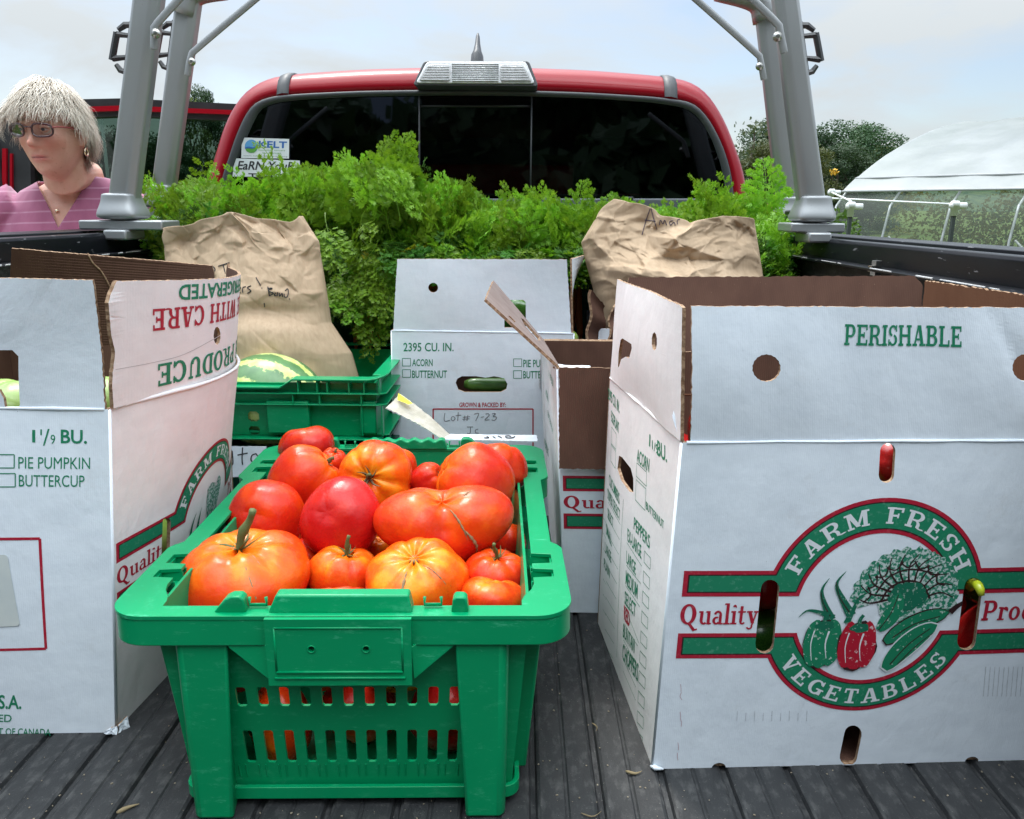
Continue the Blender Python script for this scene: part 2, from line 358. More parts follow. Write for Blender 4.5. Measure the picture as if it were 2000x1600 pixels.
def skinloops(name, loops, m, parent, close_bottom=None, smooth=True):
    bm = bmesh.new(); rw = [[bm.verts.new(p) for p in lp] for lp in loops]
    for r0, r1 in zip(rw, rw[1:]):
        for j in range(len(r0)-1): bm.faces.new((r0[j], r0[j+1], r1[j+1], r1[j]))
    bmesh.ops.recalc_face_normals(bm, faces=bm.faces); return frombm(name, bm, m, parent, smooth)
body = skinloops('cab_shell', loops, PAINT, truck)
body.data.materials.append(CABIN)
# inner lining, a few mm inside
skinloops('headliner', [shrink(lp, .972, .016) for lp in (loops[1], loops[3], loops[5], loops[6], loops[8], loops[10], loops[11])], CABIN, truck)
# lower cab back and sides
bm = bmesh.new(); bx(bm, (-.86, 1.975, -.35), (.84, 2.0, .585)); bevel(frombm('cab_back', bm, PAINT, truck), .01, 4); box('inner_back', (-.66, 2.002, -.35), (.66, 2.03, .60), CABIN, truck)
box('cab_side', (-.87, 2.03, -.35), (-.80, 2.42, .42), PAINT, truck, .02); box('cab_side', (.78, 2.03, -.35), (.85, 3.4, .60), PAINT, truck, .02)
box('cab_floor', (-.80, 2.05, -.36), (.78, 3.6, -.30), CABIN, truck)
# glass seal and panes
skinloops('window_seal', [shrink(SL, 1, -.003), lerp_loop(SL, G, .3, -.008), lerp_loop(SL, G, .85, -.005), lerp_loop(SL, G, 1.05, .004)], TRIM, truck)
a, b2 = cabpt((428, 388)), cabpt((1436, 388)); c0, c1 = cabpt((428, 420)), cabpt((1436, 420))
bm = bmesh.new(); vs = [bm.verts.new(p+V((0, dy, 0))) for dy in (-.010, .012) for p in (a, b2, c1, c0)]
for f in ((0, 1, 2, 3), (7, 6, 5, 4), (0, 4, 5, 1), (3, 2, 6, 7), (0, 3, 7, 4), (1, 5, 6, 2)): bm.faces.new([vs[i] for i in f])
bevel(frombm('window_sill', bm, simple('sill_grey', (.085, .095, .11), .42), truck), .004, 3)
window = thing('rear_window', None, 'x'); del window['category']; window.parent = truck
cuts = [-9, cabpt((819, 300)).x, cabpt((1037, 300)).x, 9]
bot = cabpt((900, 392)).z
for i in range(3):
    bm = bmesh.new(); poly = [V(p) for p in G]; vs = [bm.verts.new(p) for p in poly]; f = bm.faces.new(vs)
    for xx, sgn in ((cuts[i]+.0018, -1), (cuts[i+1]-.0018, 1)):
        bmesh.ops.bisect_plane(bm, geom=bm.verts[:]+bm.edges[:]+bm.faces[:], plane_co=(xx, 0, 0), plane_no=(sgn, 0, 0), clear_outer=True)
    for v in bm.verts: v.co.y += .004 if i != 1 else .007
    frombm('pane', bm, PRIV, window)
for xx in cuts[1:3]:
    t = cabpt((819, 188)); p0 = V((xx, cabpt((819, 392)).y+.001, cabpt((819, 392)).z)); p1 = V((xx, t.y+.001, t.z))
    tubeo('divider', [p0, p1], .0022, TRIM, window, 6)
tubeo('slider_rail', [cabpt((820, 207))+V((0, .006, 0)), cabpt((1036, 207))+V((0, .006, 0))], .003, BLACKP, window, 6)
bm = bmesh.new(); p = cabpt((1226, 388)); bx(bm, p+V((-.012, -.014, -.012)), p+V((.012, .002, .004))); bevel(frombm('window_latch', bm, BLACKP, window), .002)
# black roof joints
for pa, pb in (((531, 555), 0), ((1304, 1330), 1)):
    rowsA = []
    for lp in (loops[1], loops[2], loops[3], loops[4], loops[5], loops[6], loops[7], loops[8], loops[9], loops[10]):
        x0, x1 = sorted((aY(pa[0], 160, 1.96).x, aY(pa[1], 160, 1.96).x))
        top = [p for p in lp if p.z > .70]
        def zat(xx):
            for p, q in zip(top, top[1:]):
                if (p.x-xx)*(q.x-xx) <= 0 and p.x != q.x: return p.lerp(q, (xx-p.x)/(q.x-p.x))
            return top[0]
        A, B = zat(x0), zat(x1); m_ = (A+B)/2
        rowsA.append([A+V((0, -.001, -.001)), A+V((.0005, -.002, .003)), m_+V((0, -.0035, .005)), B+V((-.0005, -.002, .003)), B+V((0, -.001, -.001))])
    bm = bmesh.new(); rw = [[bm.verts.new(p) for p in r] for r in rowsA]
    for r0, r1 in zip(rw, rw[1:]):
        for j in range(4): bm.faces.new((r0[j], r0[j+1], r1[j+1], r1[j]))
    bmesh.ops.recalc_face_normals(bm, faces=bm.faces)
    frombm('roof_joint', bm, TRIM, truck, True)
# high brake lamp
lampn = thing('brake_lamp', None, 'x'); del lampn['category']; lampn.parent = truck
def lampp(p, dy=0): return cabpt(p, Y=1.925, lean=.35, z0=.86)+V((0, dy, 0))
def trap(pts, dy0, dy1, name, m, bev=.003):
    pts = smoothclosed(pts); bm = bmesh.new(); f0 = [bm.verts.new(lampp(p, dy0)) for p in pts]; f1 = [bm.verts.new(lampp(p, dy1)) for p in pts]
    bm.faces.new(f0); bm.faces.new(f1[::-1])
    for j in range(len(pts)): k2 = (j+1) % len(pts); bm.faces.new((f0[j], f0[k2], f1[k2], f1[j]))
    bmesh.ops.recalc_face_normals(bm, faces=bm.faces); return bevel(frombm(name, bm, m, lampn), bev)
def smoothclosed(pts, r=7, n=4):
    out = []; k = len(pts)
    for i in range(k):
        p = V((*pts[i], 0)); a = V((*pts[i-1], 0)); b = V((*pts[(i+1) % k], 0)); ra = min(r, (a-p).length*.45, (b-p).length*.45)
        p0 = p+(a-p).normalized()*ra; p1 = p+(b-p).normalized()*ra
        for t in range(n+1): t /= n; q = p0*(1-t)**2+p*2*t*(1-t)+p1*t*t; out.append((q.x, q.y))
    return out
trap([(806, 167), (828, 119), (1033, 119), (1052, 169)], .0, .09, 'lamp_frame', TRIM, .004)
trap([(812, 163), (834, 121), (1027, 121), (1045, 164)], -.004, .01, 'lamp_lens', LENS, .003)
trap([(818, 158), (836, 127), (880, 127), (880, 160)], -.007, .0, 'lamp_lens', LENSD, .001)
trap([(977, 127), (1022, 127), (1040, 160), (977, 160)], -.007, .0, 'lamp_lens', LENSD, .001)
bm = bmesh.new()
for i in range(9):
    yy = 126+i*4.1; a_, b_ = lampp((883, yy), -.006), lampp((974, yy), -.006); tube(bm, [a_, b_], .0016, 5)
for i in range(6):
    for xa, xb in ((822+0*i, 878), (979, 1036)):
        yy = 132+i*5; sh = (160-yy)*.5; tube(bm, [lampp((xa+(sh if xa < 900 else 0), yy), -.008), lampp((xb-(sh if xa > 900 else 0), yy), -.008)], .0008, 4)
tag(frombm('lens_rib', bm, LENS, lampn, True), kind='stuff')
# antenna fin
A = cabpt((932, 117)); A = aY(932, 110, 2.07)
bm = bmesh.new(); k2 = A.y/1.97
for zz, w, l, dy in ((-.045, .018, .055, 0), (.0, .014, .045, .0), (.012, .0095, .034, .012), (.03, .006, .022, .022), (.046, .0045, .012, .030), (.054, .002, .005, .033)):
    ring = [bm.verts.new(A+V((w*k2*math.cos(t*math.pi/6), dy+l*math.sin(t*math.pi/6), zz*k2*1.02))) for t in range(12)]
    if zz > -.045:
        for j in range(12): bm.faces.new((prev[j], prev[(j+1) % 12], ring[(j+1) % 12], ring[j]))
    prev = ring
bm.faces.new(prev); frombm('antenna_fin', bm, TRIM, truck, True)
# seats seen through the tinted glass, windscreen
for sx in (-.36, .40):
    s_ = box('seat', (sx-.24, 2.55, -.1), (sx+.24, 2.68, .60), CABIN, truck, .04, 3); box('headrest', (sx-.13, 2.56, .63), (sx+.13, 2.64, .80), CABIN, s_, .03, 3)
box('rear_bench', (-.62, 2.1, -.1), (.62, 2.2, .60), CABIN, truck, .03, 3)
box('dashboard', (-.75, 3.2, .1), (.75, 3.5, .64), CABIN, truck, .03, 3)
ws = skinloops('windscreen', [shrink(OL, .93, 1.31), [V((p.x*1.05, 3.75, .55)) for p in OL]], WSGL, truck)
box('bonnet', (-.78, 3.5, -.35), (.78, 4.5, .45), PAINT, truck, .06, 4)
for s in (-1, 1):                                                         # side windows of the cab
    lo, hi = min(s*.70, s*.76), max(s*.70, s*.76)
# stickers on the glass
def winmap(px, py, d=-.0035): return cabpt((px, py))+V((0, d, 0))
def flatpoly(bm, pts, f, d):
    vs = [bm.verts.new(f(x, y, d)) for x, y in pts]; fa = bm.faces.new(vs); return fa
def ptext(s, bl, br, tl, f, d, bold=0.0):
    """text as a flat mesh laid between three pixels: baseline start, baseline end, cap top over the start"""
    cu = bpy.data.curves.new('t', 'FONT'); cu.body = s; cu.size = 1; cu.offset = bold; cu.resolution_u = 3; cu.fill_mode = 'FRONT'
    o = bpy.data.objects.new('t', cu); COL.objects.link(o); dg = bpy.context.evaluated_depsgraph_get(); me = bpy.data.meshes.new_from_object(o.evaluated_get(dg))
    vs = [v.co.copy() for v in me.vertices]; fs = [tuple(p.vertices) for p in me.polygons]; bpy.data.objects.remove(o); bpy.data.meshes.remove(me)
    xs = [v.x for v in vs]; x0, x1 = min(xs), max(xs); H = .73
    bl, br, tl = V((*bl, 0)), V((*br, 0)), V((*tl, 0))
    return [(bl+(br-bl)*((v.x-x0)/(x1-x0))+(tl-bl)*(v.y/H)) for v in vs], fs
def ptexto(name, items, f, d, m, parent):
    vs, fs = [], []
    for it in items:
        v, g = ptext(*it[:4], None, None, *it[4:]) if False else ptext(it[0], it[1], it[2], it[3], None, 0, *(it[4:5]))
        n = len(vs); vs += [f(q.x, q.y, d) for q in v]; fs += [tuple(i+n for i in p) for p in g]
    return pyd(name, vs, fs, m, parent)
STW = simple('sticker_white', (.72, .75, .78), .35, c2=(.66, .7, .73), scale=30); STB = simple('sticker_blue', (.03, .13, .42), .4); STG = simple('sticker_green', (.10, .33, .05), .4); STLB = simple('sticker_light_blue', (.1, .33, .62), .4)
def wpoly(name, polys, d, m, parent):
    bm = bmesh.new()
    for pts in polys: flatpoly(bm, pts, winmap, d)
    bmesh.ops.recalc_face_normals(bm, faces=bm.faces); return frombm(name, bm, m, parent)
st1 = wpoly('window_sticker', [[(472, 309), (473, 269), (565.5, 272), (565, 310)]], -.0030, STW, window)
wpoly('emblem', [[(492+13*math.cos(t/20*6.283), 286+13*math.sin(t/20*6.283)) for t in range(20)]], -.0034, STLB, st1)
wpoly('emblem', [[(480, 291), (486, 289.5), (494, 291), (504, 286), (502, 294), (497, 298.5), (489, 298.5), (483, 296)]], -.0038, STG, st1)
wpoly('emblem', [[(479.5, 288), (488, 286.5), (495, 288.5), (504.5, 283.5), (504.5, 286), (494, 291), (486, 289.5), (480, 291)]], -.0042, STB, st1)
ptexto('lettering', [('KELT', (506, 288), (561, 289.5), (506.5, 275), .03)], winmap, -.0034, STB, st1)
ptexto('lettering', [('kennebec estuary', (506, 294.5), (558, 295.5), (506, 291.5), 0), ('land trust', (514, 300.5), (550, 301.3), (514, 297), .01)], winmap, -.0034, STG, st1)
ptexto('lettering', [('www.kennebecestuary.org', (476, 305), (562, 307), (476, 303), 0)], winmap, -.0034, PENCIL, st1)
st2 = wpoly('window_sticker', [[(455, 345), (458, 309.5), (586, 314), (588, 346)]], -.0030, STW, window)
ptexto('lettering', [('EaRN YouR', (464, 331), (575, 333), (468, 314), .02), ('ToaST', (486, 350), (556, 352), (486, 338), .02)], winmap, -.0034, INK, st2)
# left door, standing open
door = thing('door', None, 'x'); del door['category']; door.parent = truck; YD = 2.42
def dpt(px, py, dy=0): return aY(px, py, YD+dy)
def dplate(name, outer, holes, dy0, dy1, m, parent, bev=.004):
    polys = [[dpt(*p, dy0) for p in pl] for pl in [outer]+holes]
    tri = tessellate_polygon([[V((p.x, p.z, 0)) for p in pl] for pl in polys]); flat = [p for pl in polys for p in pl]; n = len(flat)
    vs = flat+[p+V((0, dy1-dy0, 0)) for p in flat]; fs = [t for t in tri]+[tuple(i+n for i in t[::-1]) for t in tri]; k = 0
    for pl in polys:
        c = len(pl); fs += [(k+i, k+(i+1) % c, k+(i+1) % c+n, k+i+n) for i in range(c)]; k += c
    bm = bmesh.new(); bv = [bm.verts.new(v) for v in vs]
    for f in fs:
        try: bm.faces.new([bv[i] for i in f])
        except ValueError: pass
    bmesh.ops.recalc_face_normals(bm, faces=bm.faces); return frombm(name, bm, m, parent)
gl = smoothclosed([(62, 440), (58, 250), (90, 232), (240, 226), (470, 236), (470, 440)], 14)
dplate('door_frame', smoothclosed([(-8, 620), (-10, 250), (0, 205), (70, 196), (240, 192), (520, 206), (520, 620)], 16), [gl], 0, .05, BLACKP, door)
dplate('door_trim', [(70, 212), (240, 206), (520, 218), (520, 226), (240, 216), (70, 222)], [], -.012, 0, PAINT, door)
dplate('door_trim', [(2, 620), (4, 290), (12, 290), (14, 620)], [], -.008, 0, PAINT, door); dplate('door_trim', [(19, 620), (19, 300), (23, 300), (25, 620)], [], -.008, 0, PAINT, door)
dplate('door_glass', [(40, 450), (40, 228), (500, 222), (500, 450)], [], .02, .024, DOORGL, door)
box('door_panel', (dpt(-8, 440).x, YD+.001, -.4), (dpt(480, 440).x, YD+.09, .5), BLACKP, door, .02)
box('mirror', (dpt(-12, 300).x-.02, YD-.02, .60), (dpt(8, 300).x-.01, YD+.1, .78), BLACKP, door, .03, 3)
# wheels and tailgate
for s in (-1, 1):
    for yy in (1.17, 4.05):
        w = thing('wheel', None, 'x', (s*.80, yy, -.47)); del w['category']; w.parent = truck
        bm = bmesh.new(); lathe(bm, [(.25, -.12), (.36, -.12), (.38, -.08), (.38, .08), (.36, .12), (.25, .12)], 32, Matrix.Rotation(R(90), 4, 'Y')); frombm('tyre', bm, RUBBER, w, True)
        bm = bmesh.new(); lathe(bm, [(.05, -.10), (.24, -.09), (.25, .09), (.06, .07)], 24, Matrix.Rotation(R(90), 4, 'Y')); frombm('rim', bm, STEEL, w, True)
box('tailgate', (-.70, -.56, -.08), (.70, -.06, -.031), PAINT, truck, .01)
box('rear_bumper', (-.85, -.25, -.42), (.85, -.1, -.25), STEEL, truck, .02)
anchor(truck, (0, 2, -.85))

# ======================================================================= rack arches
def arch(Y, lb, lt, rb, rt_, sc, label):
    """lb/lt/rb/rt_: (left px, right px) of each post at its base and near the top edge of the photograph"""
    root = thing('ladder_rack', label, 'rack', group='aluminium rack arches over the truck bed')
    out = []
    for side, (b, t) in ((-1, (lb, lt)), (1, (rb, rt_))):
        B0, B1 = aY(b[0], b[2], Y), aY(b[1], b[2], Y); T0, T1 = aY(t[0], t[2], Y), aY(t[1], t[2], Y)
        cb_, ct = (B0+B1)/2, (T0+T1)/2; wb, wt = (B1.x-B0.x)/2, (T1.x-T0.x)/2
        k = (1.16-cb_.z)/(ct.z-cb_.z); top = cb_+(ct-cb_)*k
        # chamfered section: front facet and inner facet
        def ring(bm, c, w):
            d = w*.8; pts = [(-w, -d*.35), (-w*.72, -d), (w*.45, -d), (w, -d*.55), (w, d*.6), (w*.6, d), (-w*.7, d), (-w, d*.5)]
            return [bm.verts.new((c.x+(a if side < 0 else -a), c.y+b_, c.z)) for a, b_ in pts]
        bm = bmesh.new(); rs = [ring(bm, cb_+(top-cb_)*t_, wb+(wt-wb)*t_*min(k, 1.4)/k) for t_ in (0, .5, 1)]
        for r0, r1 in zip(rs, rs[1:]):
            for j in range(8): bm.faces.new((r0[j], r0[(j+1) % 8], r1[(j+1) % 8], r1[j]))
        bm.faces.new(rs[0]); bm.faces.new(rs[-1]); bmesh.ops.recalc_face_normals(bm, faces=bm.faces)
        post = bevel(frombm('post', bm, RACK, root), .004, 3, 20)
        # cast foot flaring onto the rail
        bm = bmesh.new(); prev = None; d = wb*1.05
        for zz, ex in ((.040*sc, 1.12), (.034*sc, 1.14), (.022*sc, 1.20), (.010*sc, 1.38), (.0, 1.52), (-.014*sc, 1.55)):
            r_ = [bm.verts.new((cb_.x+wb*ex*a, Y+d*ex*b_, cb_.z-.012*sc+zz)) for a, b_ in ((-1, -.8), (-.7, -1), (.7, -1), (1, -.8), (1, .8), (.7, 1), (-.7, 1), (-1, .8))]
            if prev:
                for j in range(8): bm.faces.new((prev[j], prev[(j+1) % 8], r_[(j+1) % 8], r_[j]))
            else: bm.faces.new(r_)
            prev = r_
        bm.faces.new(prev); bmesh.ops.recalc_face_normals(bm, faces=bm.faces); frombm('foot', bm, RACK, root, True).modifiers.new('s', 'SUBSURF').levels = 1
        zb = cb_.z-.026*sc
        bevel(box('base_plate', (cb_.x-(.075 if side < 0 else .05)*sc, Y-.035, zb-.017), (cb_.x+(.09 if side < 0 else .055)*sc, Y+.05, zb+.001), RACK, root), .003)
        box('clamp', (cb_.x-.02, Y-.052, zb-.036), (cb_.x+.025, Y+.03, zb-.0165), RACK, root, .004)
        out.append((cb_, top, wb, wt, cb_, ct))
        # tie-down cleat on the outer face
        def pp(zf): return cb_+(ct-cb_)*zf
        for zf in ((.30,) if True else ()):
            pass
        hk = tubeless = bmesh.new()
        def P(px, py): return aY(px, py, Y)
        if side < 0: q = [(-1, .0)]
        def hx(du, zf):                      # du: metres outward from the post's outer face
            c = pp(zf); w = wb+(wt-wb)*zf; return V((c.x+side*(w+du), Y, c.z))
        s_ = sc
        tube(hk, [hx(-.002, .66), hx(-.002, .90)], .006*s_, 6)
        for a in ([hx(0, .885), hx(.012*s_, .885), hx(.024*s_, .862)], [hx(0, .665), hx(.010*s_, .672), hx(.02*s_, .70)]): tube(hk, a, [.006*s_, .006*s_, .0045*s_], 6)
        tube(hk, [hx(0, .835), hx(.012*s_, .838), hx(.026*s_, .842)], [.0045*s_, .005*s_, .006*s_], 6); tube(hk, [hx(0, .735), hx(.012*s_, .732), hx(.028*s_, .728)], [.0045*s_, .005*s_, .006*s_], 6)
        tube(hk, [hx(.026*s_, .85), hx(.0275*s_, .79), hx(.029*s_, .72)], .0062*s_, 6)
        bmesh.ops.recalc_face_normals(hk, faces=hk.faces); frombm('tie_hook', hk, BLACKP, root)
    (c0, t0, w0, _, b0, u0), (c1, t1, w1, _, b1, u1) = out
    bevel(box('crossbar', (t0.x-.03, Y-.022, 1.155), (t1.x+.03, Y+.022, 1.20), RACK, root), .006, 3)
    return root, out
def brace(root, pa, pb, pc, Y, w, m=RACK, thick=.008):
    """flat stay: bolted tab down the post (pa lower end, pb bend) then up to the crossbar (pc)"""
    a, b, c = (aY(*p, Y) for p in (pa, pb, pc)); c2 = b+(c-b)*2.0
    bm = bmesh.new(); pts = smoothline([a, a.lerp(b, .8), b.lerp(c, .15), c2], 16); tube(bm, pts, w, 8, flat=.45, upv=V((0, 1, 0)))
    bmesh.ops.recalc_face_normals(bm, faces=bm.faces); return bevel(frombm('stay', bm, m, root), .001)
def bolt(root, p, Y, r):
    q = aY(*p, Y); bm = bmesh.new(); M = Matrix.Translation(q) @ Matrix.Rotation(R(90), 4, 'X')
    lathe(bm, [(r*1.5, 0), (r*1.5, r*.3), (r, r*.35), (r, r*.9), (r*.6, r*1.0)], 12, M); bmesh.ops.recalc_face_normals(bm, faces=bm.faces); frombm('bolt', bm, STEEL, root, True)
YA, YB = 1.62, 1.87
ra, _ = arch(YA, (213, 268, 405), (263, 318, 0), (1560, 1613, 410), (1511, 1557, 0), 1.0, 'grey aluminium rack arch standing on the bed rails nearer the tailgate')
brace(ra, (300, 97), (303, 50), (356, -8), YA-.042, .0075); bolt(ra, (305, 66), YA-.048, .0058)
brace(ra, (1532, 104), (1520, 48), (1470, 0), YA-.042, .0075); bolt(ra, (1518, 72), YA-.048, .0058)
anchor(ra, (0, YA, .53))
rb_, _ = arch(YB, (296, 340, 385), (345, 393, 0), (1519, 1560, 408), (1477, 1512, 30), 1.0, 'grey aluminium rack arch close behind the cab, partly covered by carrot tops')
brace(rb_, (366, 148), (374, 104), (498, 0), YB-.04, .0075); bolt(rb_, (375, 121), YB-.045, .0055)
brace(rb_, (1492, 156), (1482, 108), (1360, 0), YB-.04, .0075); bolt(rb_, (1483, 130), YB-.045, .0055)
# curved shoulder castings of the second arch
for (px, py), (qx, qy), (ex, ey) in (((360, 30), (378, -12), (440, -20)), ((1497, 40), (1480, 0), (1400, -18))):
    bm = bmesh.new(); pts = smoothline([aY(px, py, YB), aY(qx, qy, YB), aY(ex, ey, YB)], 10); tube(bm, pts, [.029, .029, .028, .027, .026, .025, .024, .023, .022, .021], 12, flat=1.1, upv=V((0, 1, 0))); bmesh.ops.recalc_face_normals(bm, faces=bm.faces)
    frombm('shoulder', bm, RACK, rb_, True)
anchor(rb_, (0, YB, .53))
bk = thing('clamp_block', 'black clamp block between the two rack feet beside the cab', 'clamp')
for (p, q) in (((1541, 411), (1566, 420)), ((1547, 420), (1564, 436))):
    A_, B_ = aY(*p, 1.76), aY(*q, 1.76); box('clamp_body', (A_.x, 1.73, B_.z), (B_.x, 1.79, A_.z), BLACKP, bk, .003)
anchor(bk, (aY(1554, 436, 1.76).x, 1.76, .53))
# ======================================================================= ground, far scene
GZ = -.85
def groundmat():
    m, nt, b = newmat('grass_field')
    f = noise_fac(nt, .35, 6, .35, .65); g = noise_fac(nt, 14, 8, .3, .7)
    c = mixc(nt, f, (.060, .105, .022), (.105, .135, .035)); c = mixc(nt, g, c, (.045, .075, .018))
    nt.links.new(c, b.inputs['Base Color']); b.inputs['Roughness'].default_value = .95; b.inputs['Specular IOR Level'].default_value = .1
    bump(nt, b, noise_fac(nt, 30, 8, 0, 1), 1, .05); return m
bm = bmesh.new(); n = 48; gv = {}
def gh(x, y):
    d = math.hypot(x, y); return GZ+(0 if d < 30 else (d-30)**1.1*.004*(1+.5*noise.noise(V((x, y, 0))*.02)))
rad_ = [0, 3, 8, 16, 30, 60, 110, 200, 400, 900]
rings = []
for r_ in rad_[1:]: rings.append([bm.verts.new((r_*math.cos(t/n*2*math.pi), r_*math.sin(t/n*2*math.pi), gh(r_*math.cos(t/n*2*math.pi), r_*math.sin(t/n*2*math.pi)))) for t in range(n)])
bm.faces.new(rings[0])
for a, b in zip(rings, rings[1:]):
    for j in range(n): bm.faces.new((a[j], a[(j+1) % n], b[(j+1) % n], b[j]))
GR = groundmat(); tag(frombm('ground', bm, GR, None, True), kind='structure')
gm, nt, b = newmat('bounce_gravel'); f = noise_fac(nt, 3, 8, .35, .65); c = mixc(nt, f, (.34, .33, .31), (.26, .25, .225)); c = mixc(nt, noise_fac(nt, 60, 4, .45, .6, b=.6), c, (.42, .41, .39)); nt.links.new(c, b.inputs['Base Color']); b.inputs['Roughness'].default_value = .95; bump(nt, b, noise_fac(nt, 90, 5, 0, 1), 1, .01)  # unseen pale lane, added to bounce light up onto the box fronts
bm = bmesh.new(); r5 = random.Random(8); ed_ = []
for i in range(40): y = -34+i*.97; ed_.append((4.6+.25*r5.uniform(-1, 1), y))
for i in range(40)[::-1]: y = -34+i*.97; ed_.append((-4.8+.25*r5.uniform(-1, 1), y))
tri = tessellate_polygon([[V((*p, 0)) for p in ed_]]); vs_ = [bm.verts.new((*p, GZ+.004)) for p in ed_]
for t_ in tri:
    try: bm.faces.new([vs_[k] for k in t_])
    except ValueError: pass
bmesh.ops.recalc_face_normals(bm, faces=bm.faces)
if bm.faces[0].normal.z < 0: bmesh.ops.reverse_faces(bm, faces=bm.faces[:])
tag(frombm('bounce_lane', bm, gm), kind='structure')
# leaf material
def leafmat(name, a, b2, trans=.35, rough=.55, sc=2., vein=None):
    m, nt, bs = newmat(name); out = nt.nodes['Material Output']
    oi = nd(nt, 'ShaderNodeObjectInfo'); f = noise_fac(nt, sc, 4, .35, .65); c = mixc(nt, f, a, b2)
    hs = nd(nt, 'ShaderNodeHueSaturation', {'Color': c, 'Hue': nd(nt, 'ShaderNodeMapRange', {0: oi.outputs['Random'], 3: .485, 4: .515}).outputs[0], 'Value': nd(nt, 'ShaderNodeMapRange', {0: oi.outputs['Random'], 3: .7, 4: 1.3}).outputs[0]})
    c = hs.outputs[0]; nt.links.new(c, bs.inputs['Base Color']); bs.inputs['Roughness'].default_value = rough; bs.inputs['Specular IOR Level'].default_value = .3
    t = nd(nt, 'ShaderNodeBsdfTranslucent', {0: mixc(nt, 1.0, c, (1.0, 1.0, .55), 'MULTIPLY')})
    mx = nd(nt, 'ShaderNodeMixShader', {0: trans, 1: bs.outputs[0], 2: t.outputs[0]}); nt.links.new(mx.outputs[0], out.inputs[0]); return m
TLEAF = [leafmat('tree_leaf_dark', (.030, .068, .030), (.055, .10, .042), .2), leafmat('tree_leaf_olive', (.075, .10, .022), (.11, .13, .035), .25), leafmat('tree_leaf_grey', (.075, .095, .055), (.10, .12, .07), .2)]
BARK = simple('bark', (.09, .07, .055), .9, c2=(.05, .04, .03), scale=6)
def crown_mesh(seed, nleaf, shape, size):
    rg = np.random.default_rng(seed); vs = []; blobs = []
    for i in range(26):
        a = rg.uniform(0, 6.283); h = rg.uniform(0, 1); r = shape(h)*math.sqrt(rg.uniform(.15, 1)); blobs.append((r*math.cos(a), r*math.sin(a), h, rg.uniform(.10, .2)))
    B = np.array(blobs); idx = rg.integers(0, len(B), nleaf); d = rg.normal(size=(nleaf, 3)); d /= np.linalg.norm(d, axis=1)[:, None]
    c = B[idx, :3]+d*(B[idx, 3]*rg.uniform(.55, 1.05, nleaf))[:, None]*np.array([1, 1, .75])
    u = rg.normal(size=(nleaf, 3)); u /= np.linalg.norm(u, axis=1)[:, None]; w = np.cross(u, d); w /= np.linalg.norm(w, axis=1)[:, None]+1e-9; s = rg.uniform(.5, 1.2, nleaf)[:, None]*size
    P = np.stack([c-u*s, c+w*s*.6, c+u*s, c-w*s*.6], 1).reshape(-1, 3)
    me = bpy.data.meshes.new('crown'); me.from_pydata(P.tolist(), [], [(4*i, 4*i+1, 4*i+2, 4*i+3) for i in range(nleaf)]); return me
rnd = lambda h: .42*math.sin(math.pi*min(1, .12+h*.88))**.6+.02
oval = lambda h: .30*math.sin(math.pi*min(1, .1+h*.9))**.8+.02
CROWNS = [crown_mesh(1, 22000, rnd, .012), crown_mesh(2, 22000, oval, .012), crown_mesh(3, 1500, rnd, .022)]
CROWNS.append(crown_mesh(9, 9000, rnd, .045))
for me in CROWNS: me.materials.append(TLEAF[0])
def trunk_mesh(seed):
    bm = bmesh.new(); r2 = random.Random(seed); tube(bm, [(0, 0, 0), (.01, 0, .3), (-.01, .01, .7), (0, 0, 1.1)], [.035, .027, .018, .006], 8)
    for i in range(7):
        a = r2.uniform(0, 6.28); z = r2.uniform(.3, .8); tube(bm, [(0, 0, z), (.12*math.cos(a), .12*math.sin(a), z+.12), (.28*math.cos(a), .28*math.sin(a), z+.3)], [.013, .009, .003], 5)
    me = bpy.data.meshes.new('trunk'); bm.to_mesh(me); bm.free(); me.materials.append(BARK); return me
TRUNK = trunk_mesh(4)
def tree(x, y, h, kind, mat, label, wide=1., group=None, low=.12):
    z = gh(x, y); t = thing('tree', label, 'tree', (x, y, z), random.uniform(0, 6), group)
    c = bpy.data.objects.new('crown', CROWNS[kind]); c.scale = (h*wide, h*wide, h*(1-low)); c.location = (0, 0, h*low); link(c, t)
    c.material_slots[0].link = 'OBJECT'; c.material_slots[0].material = TLEAF[mat]
    k = bpy.data.objects.new('trunk', TRUNK); k.scale = (h*wide*.9, h*wide*.9, h*.85); link(k, t); return t
def atd(px, Y): return aY(px, 412, Y).x
# right of the cab: trees between and behind the posts
spec = [(1462, 46, 6.0, 2, 2, .95, 'pale grey-green thin tree just right of the cab'), (1490, 44, 4.6, 0, 1, .9, 'low olive green bush tree seen right beside the cab'),
        (1512, 52, 6.6, 0, 0, .9, 'dark green tree behind the pair of rack posts'), (1548, 47, 5.0, 0, 1, .9, 'olive tree seen in the narrow gap between the two rack posts'),
        (1600, 56, 6.9, 1, 0, 1.0, 'dark tree with a lone round top right of the rack posts'), (1628, 50, 4.9, 0, 0, 1.1, 'broad dark tree low beside the plastic tunnel end'),
        (1668, 54, 6.4, 0, 0, 1.0, 'tallest dark green tree left of the plastic tunnel'), (1705, 60, 5.6, 0, 1, 1.0, 'mid green tree half hidden by the plastic tunnel'), (1575, 58, 5.4, 0, 0, 1.1, 'dark green tree standing low behind the front rack post')]
spec += [(1440+i*24, 62+(i % 3)*4, 5.0+.7*math.sin(i*1.9), 0, (0, 1, 0)[i % 3], 1.25, 'tree of the far low wood line, '+['beside the red cab pillar', 'left of the far rack post', 'behind the far rack post', 'between the posts', 'behind the near rack post', 'right of the near rack post', 'left of the yellow flower', 'above the yellow flower', 'left of the tunnel end', 'over the tunnel end', 'right over the tunnel slope'][i]) for i in range(11)]
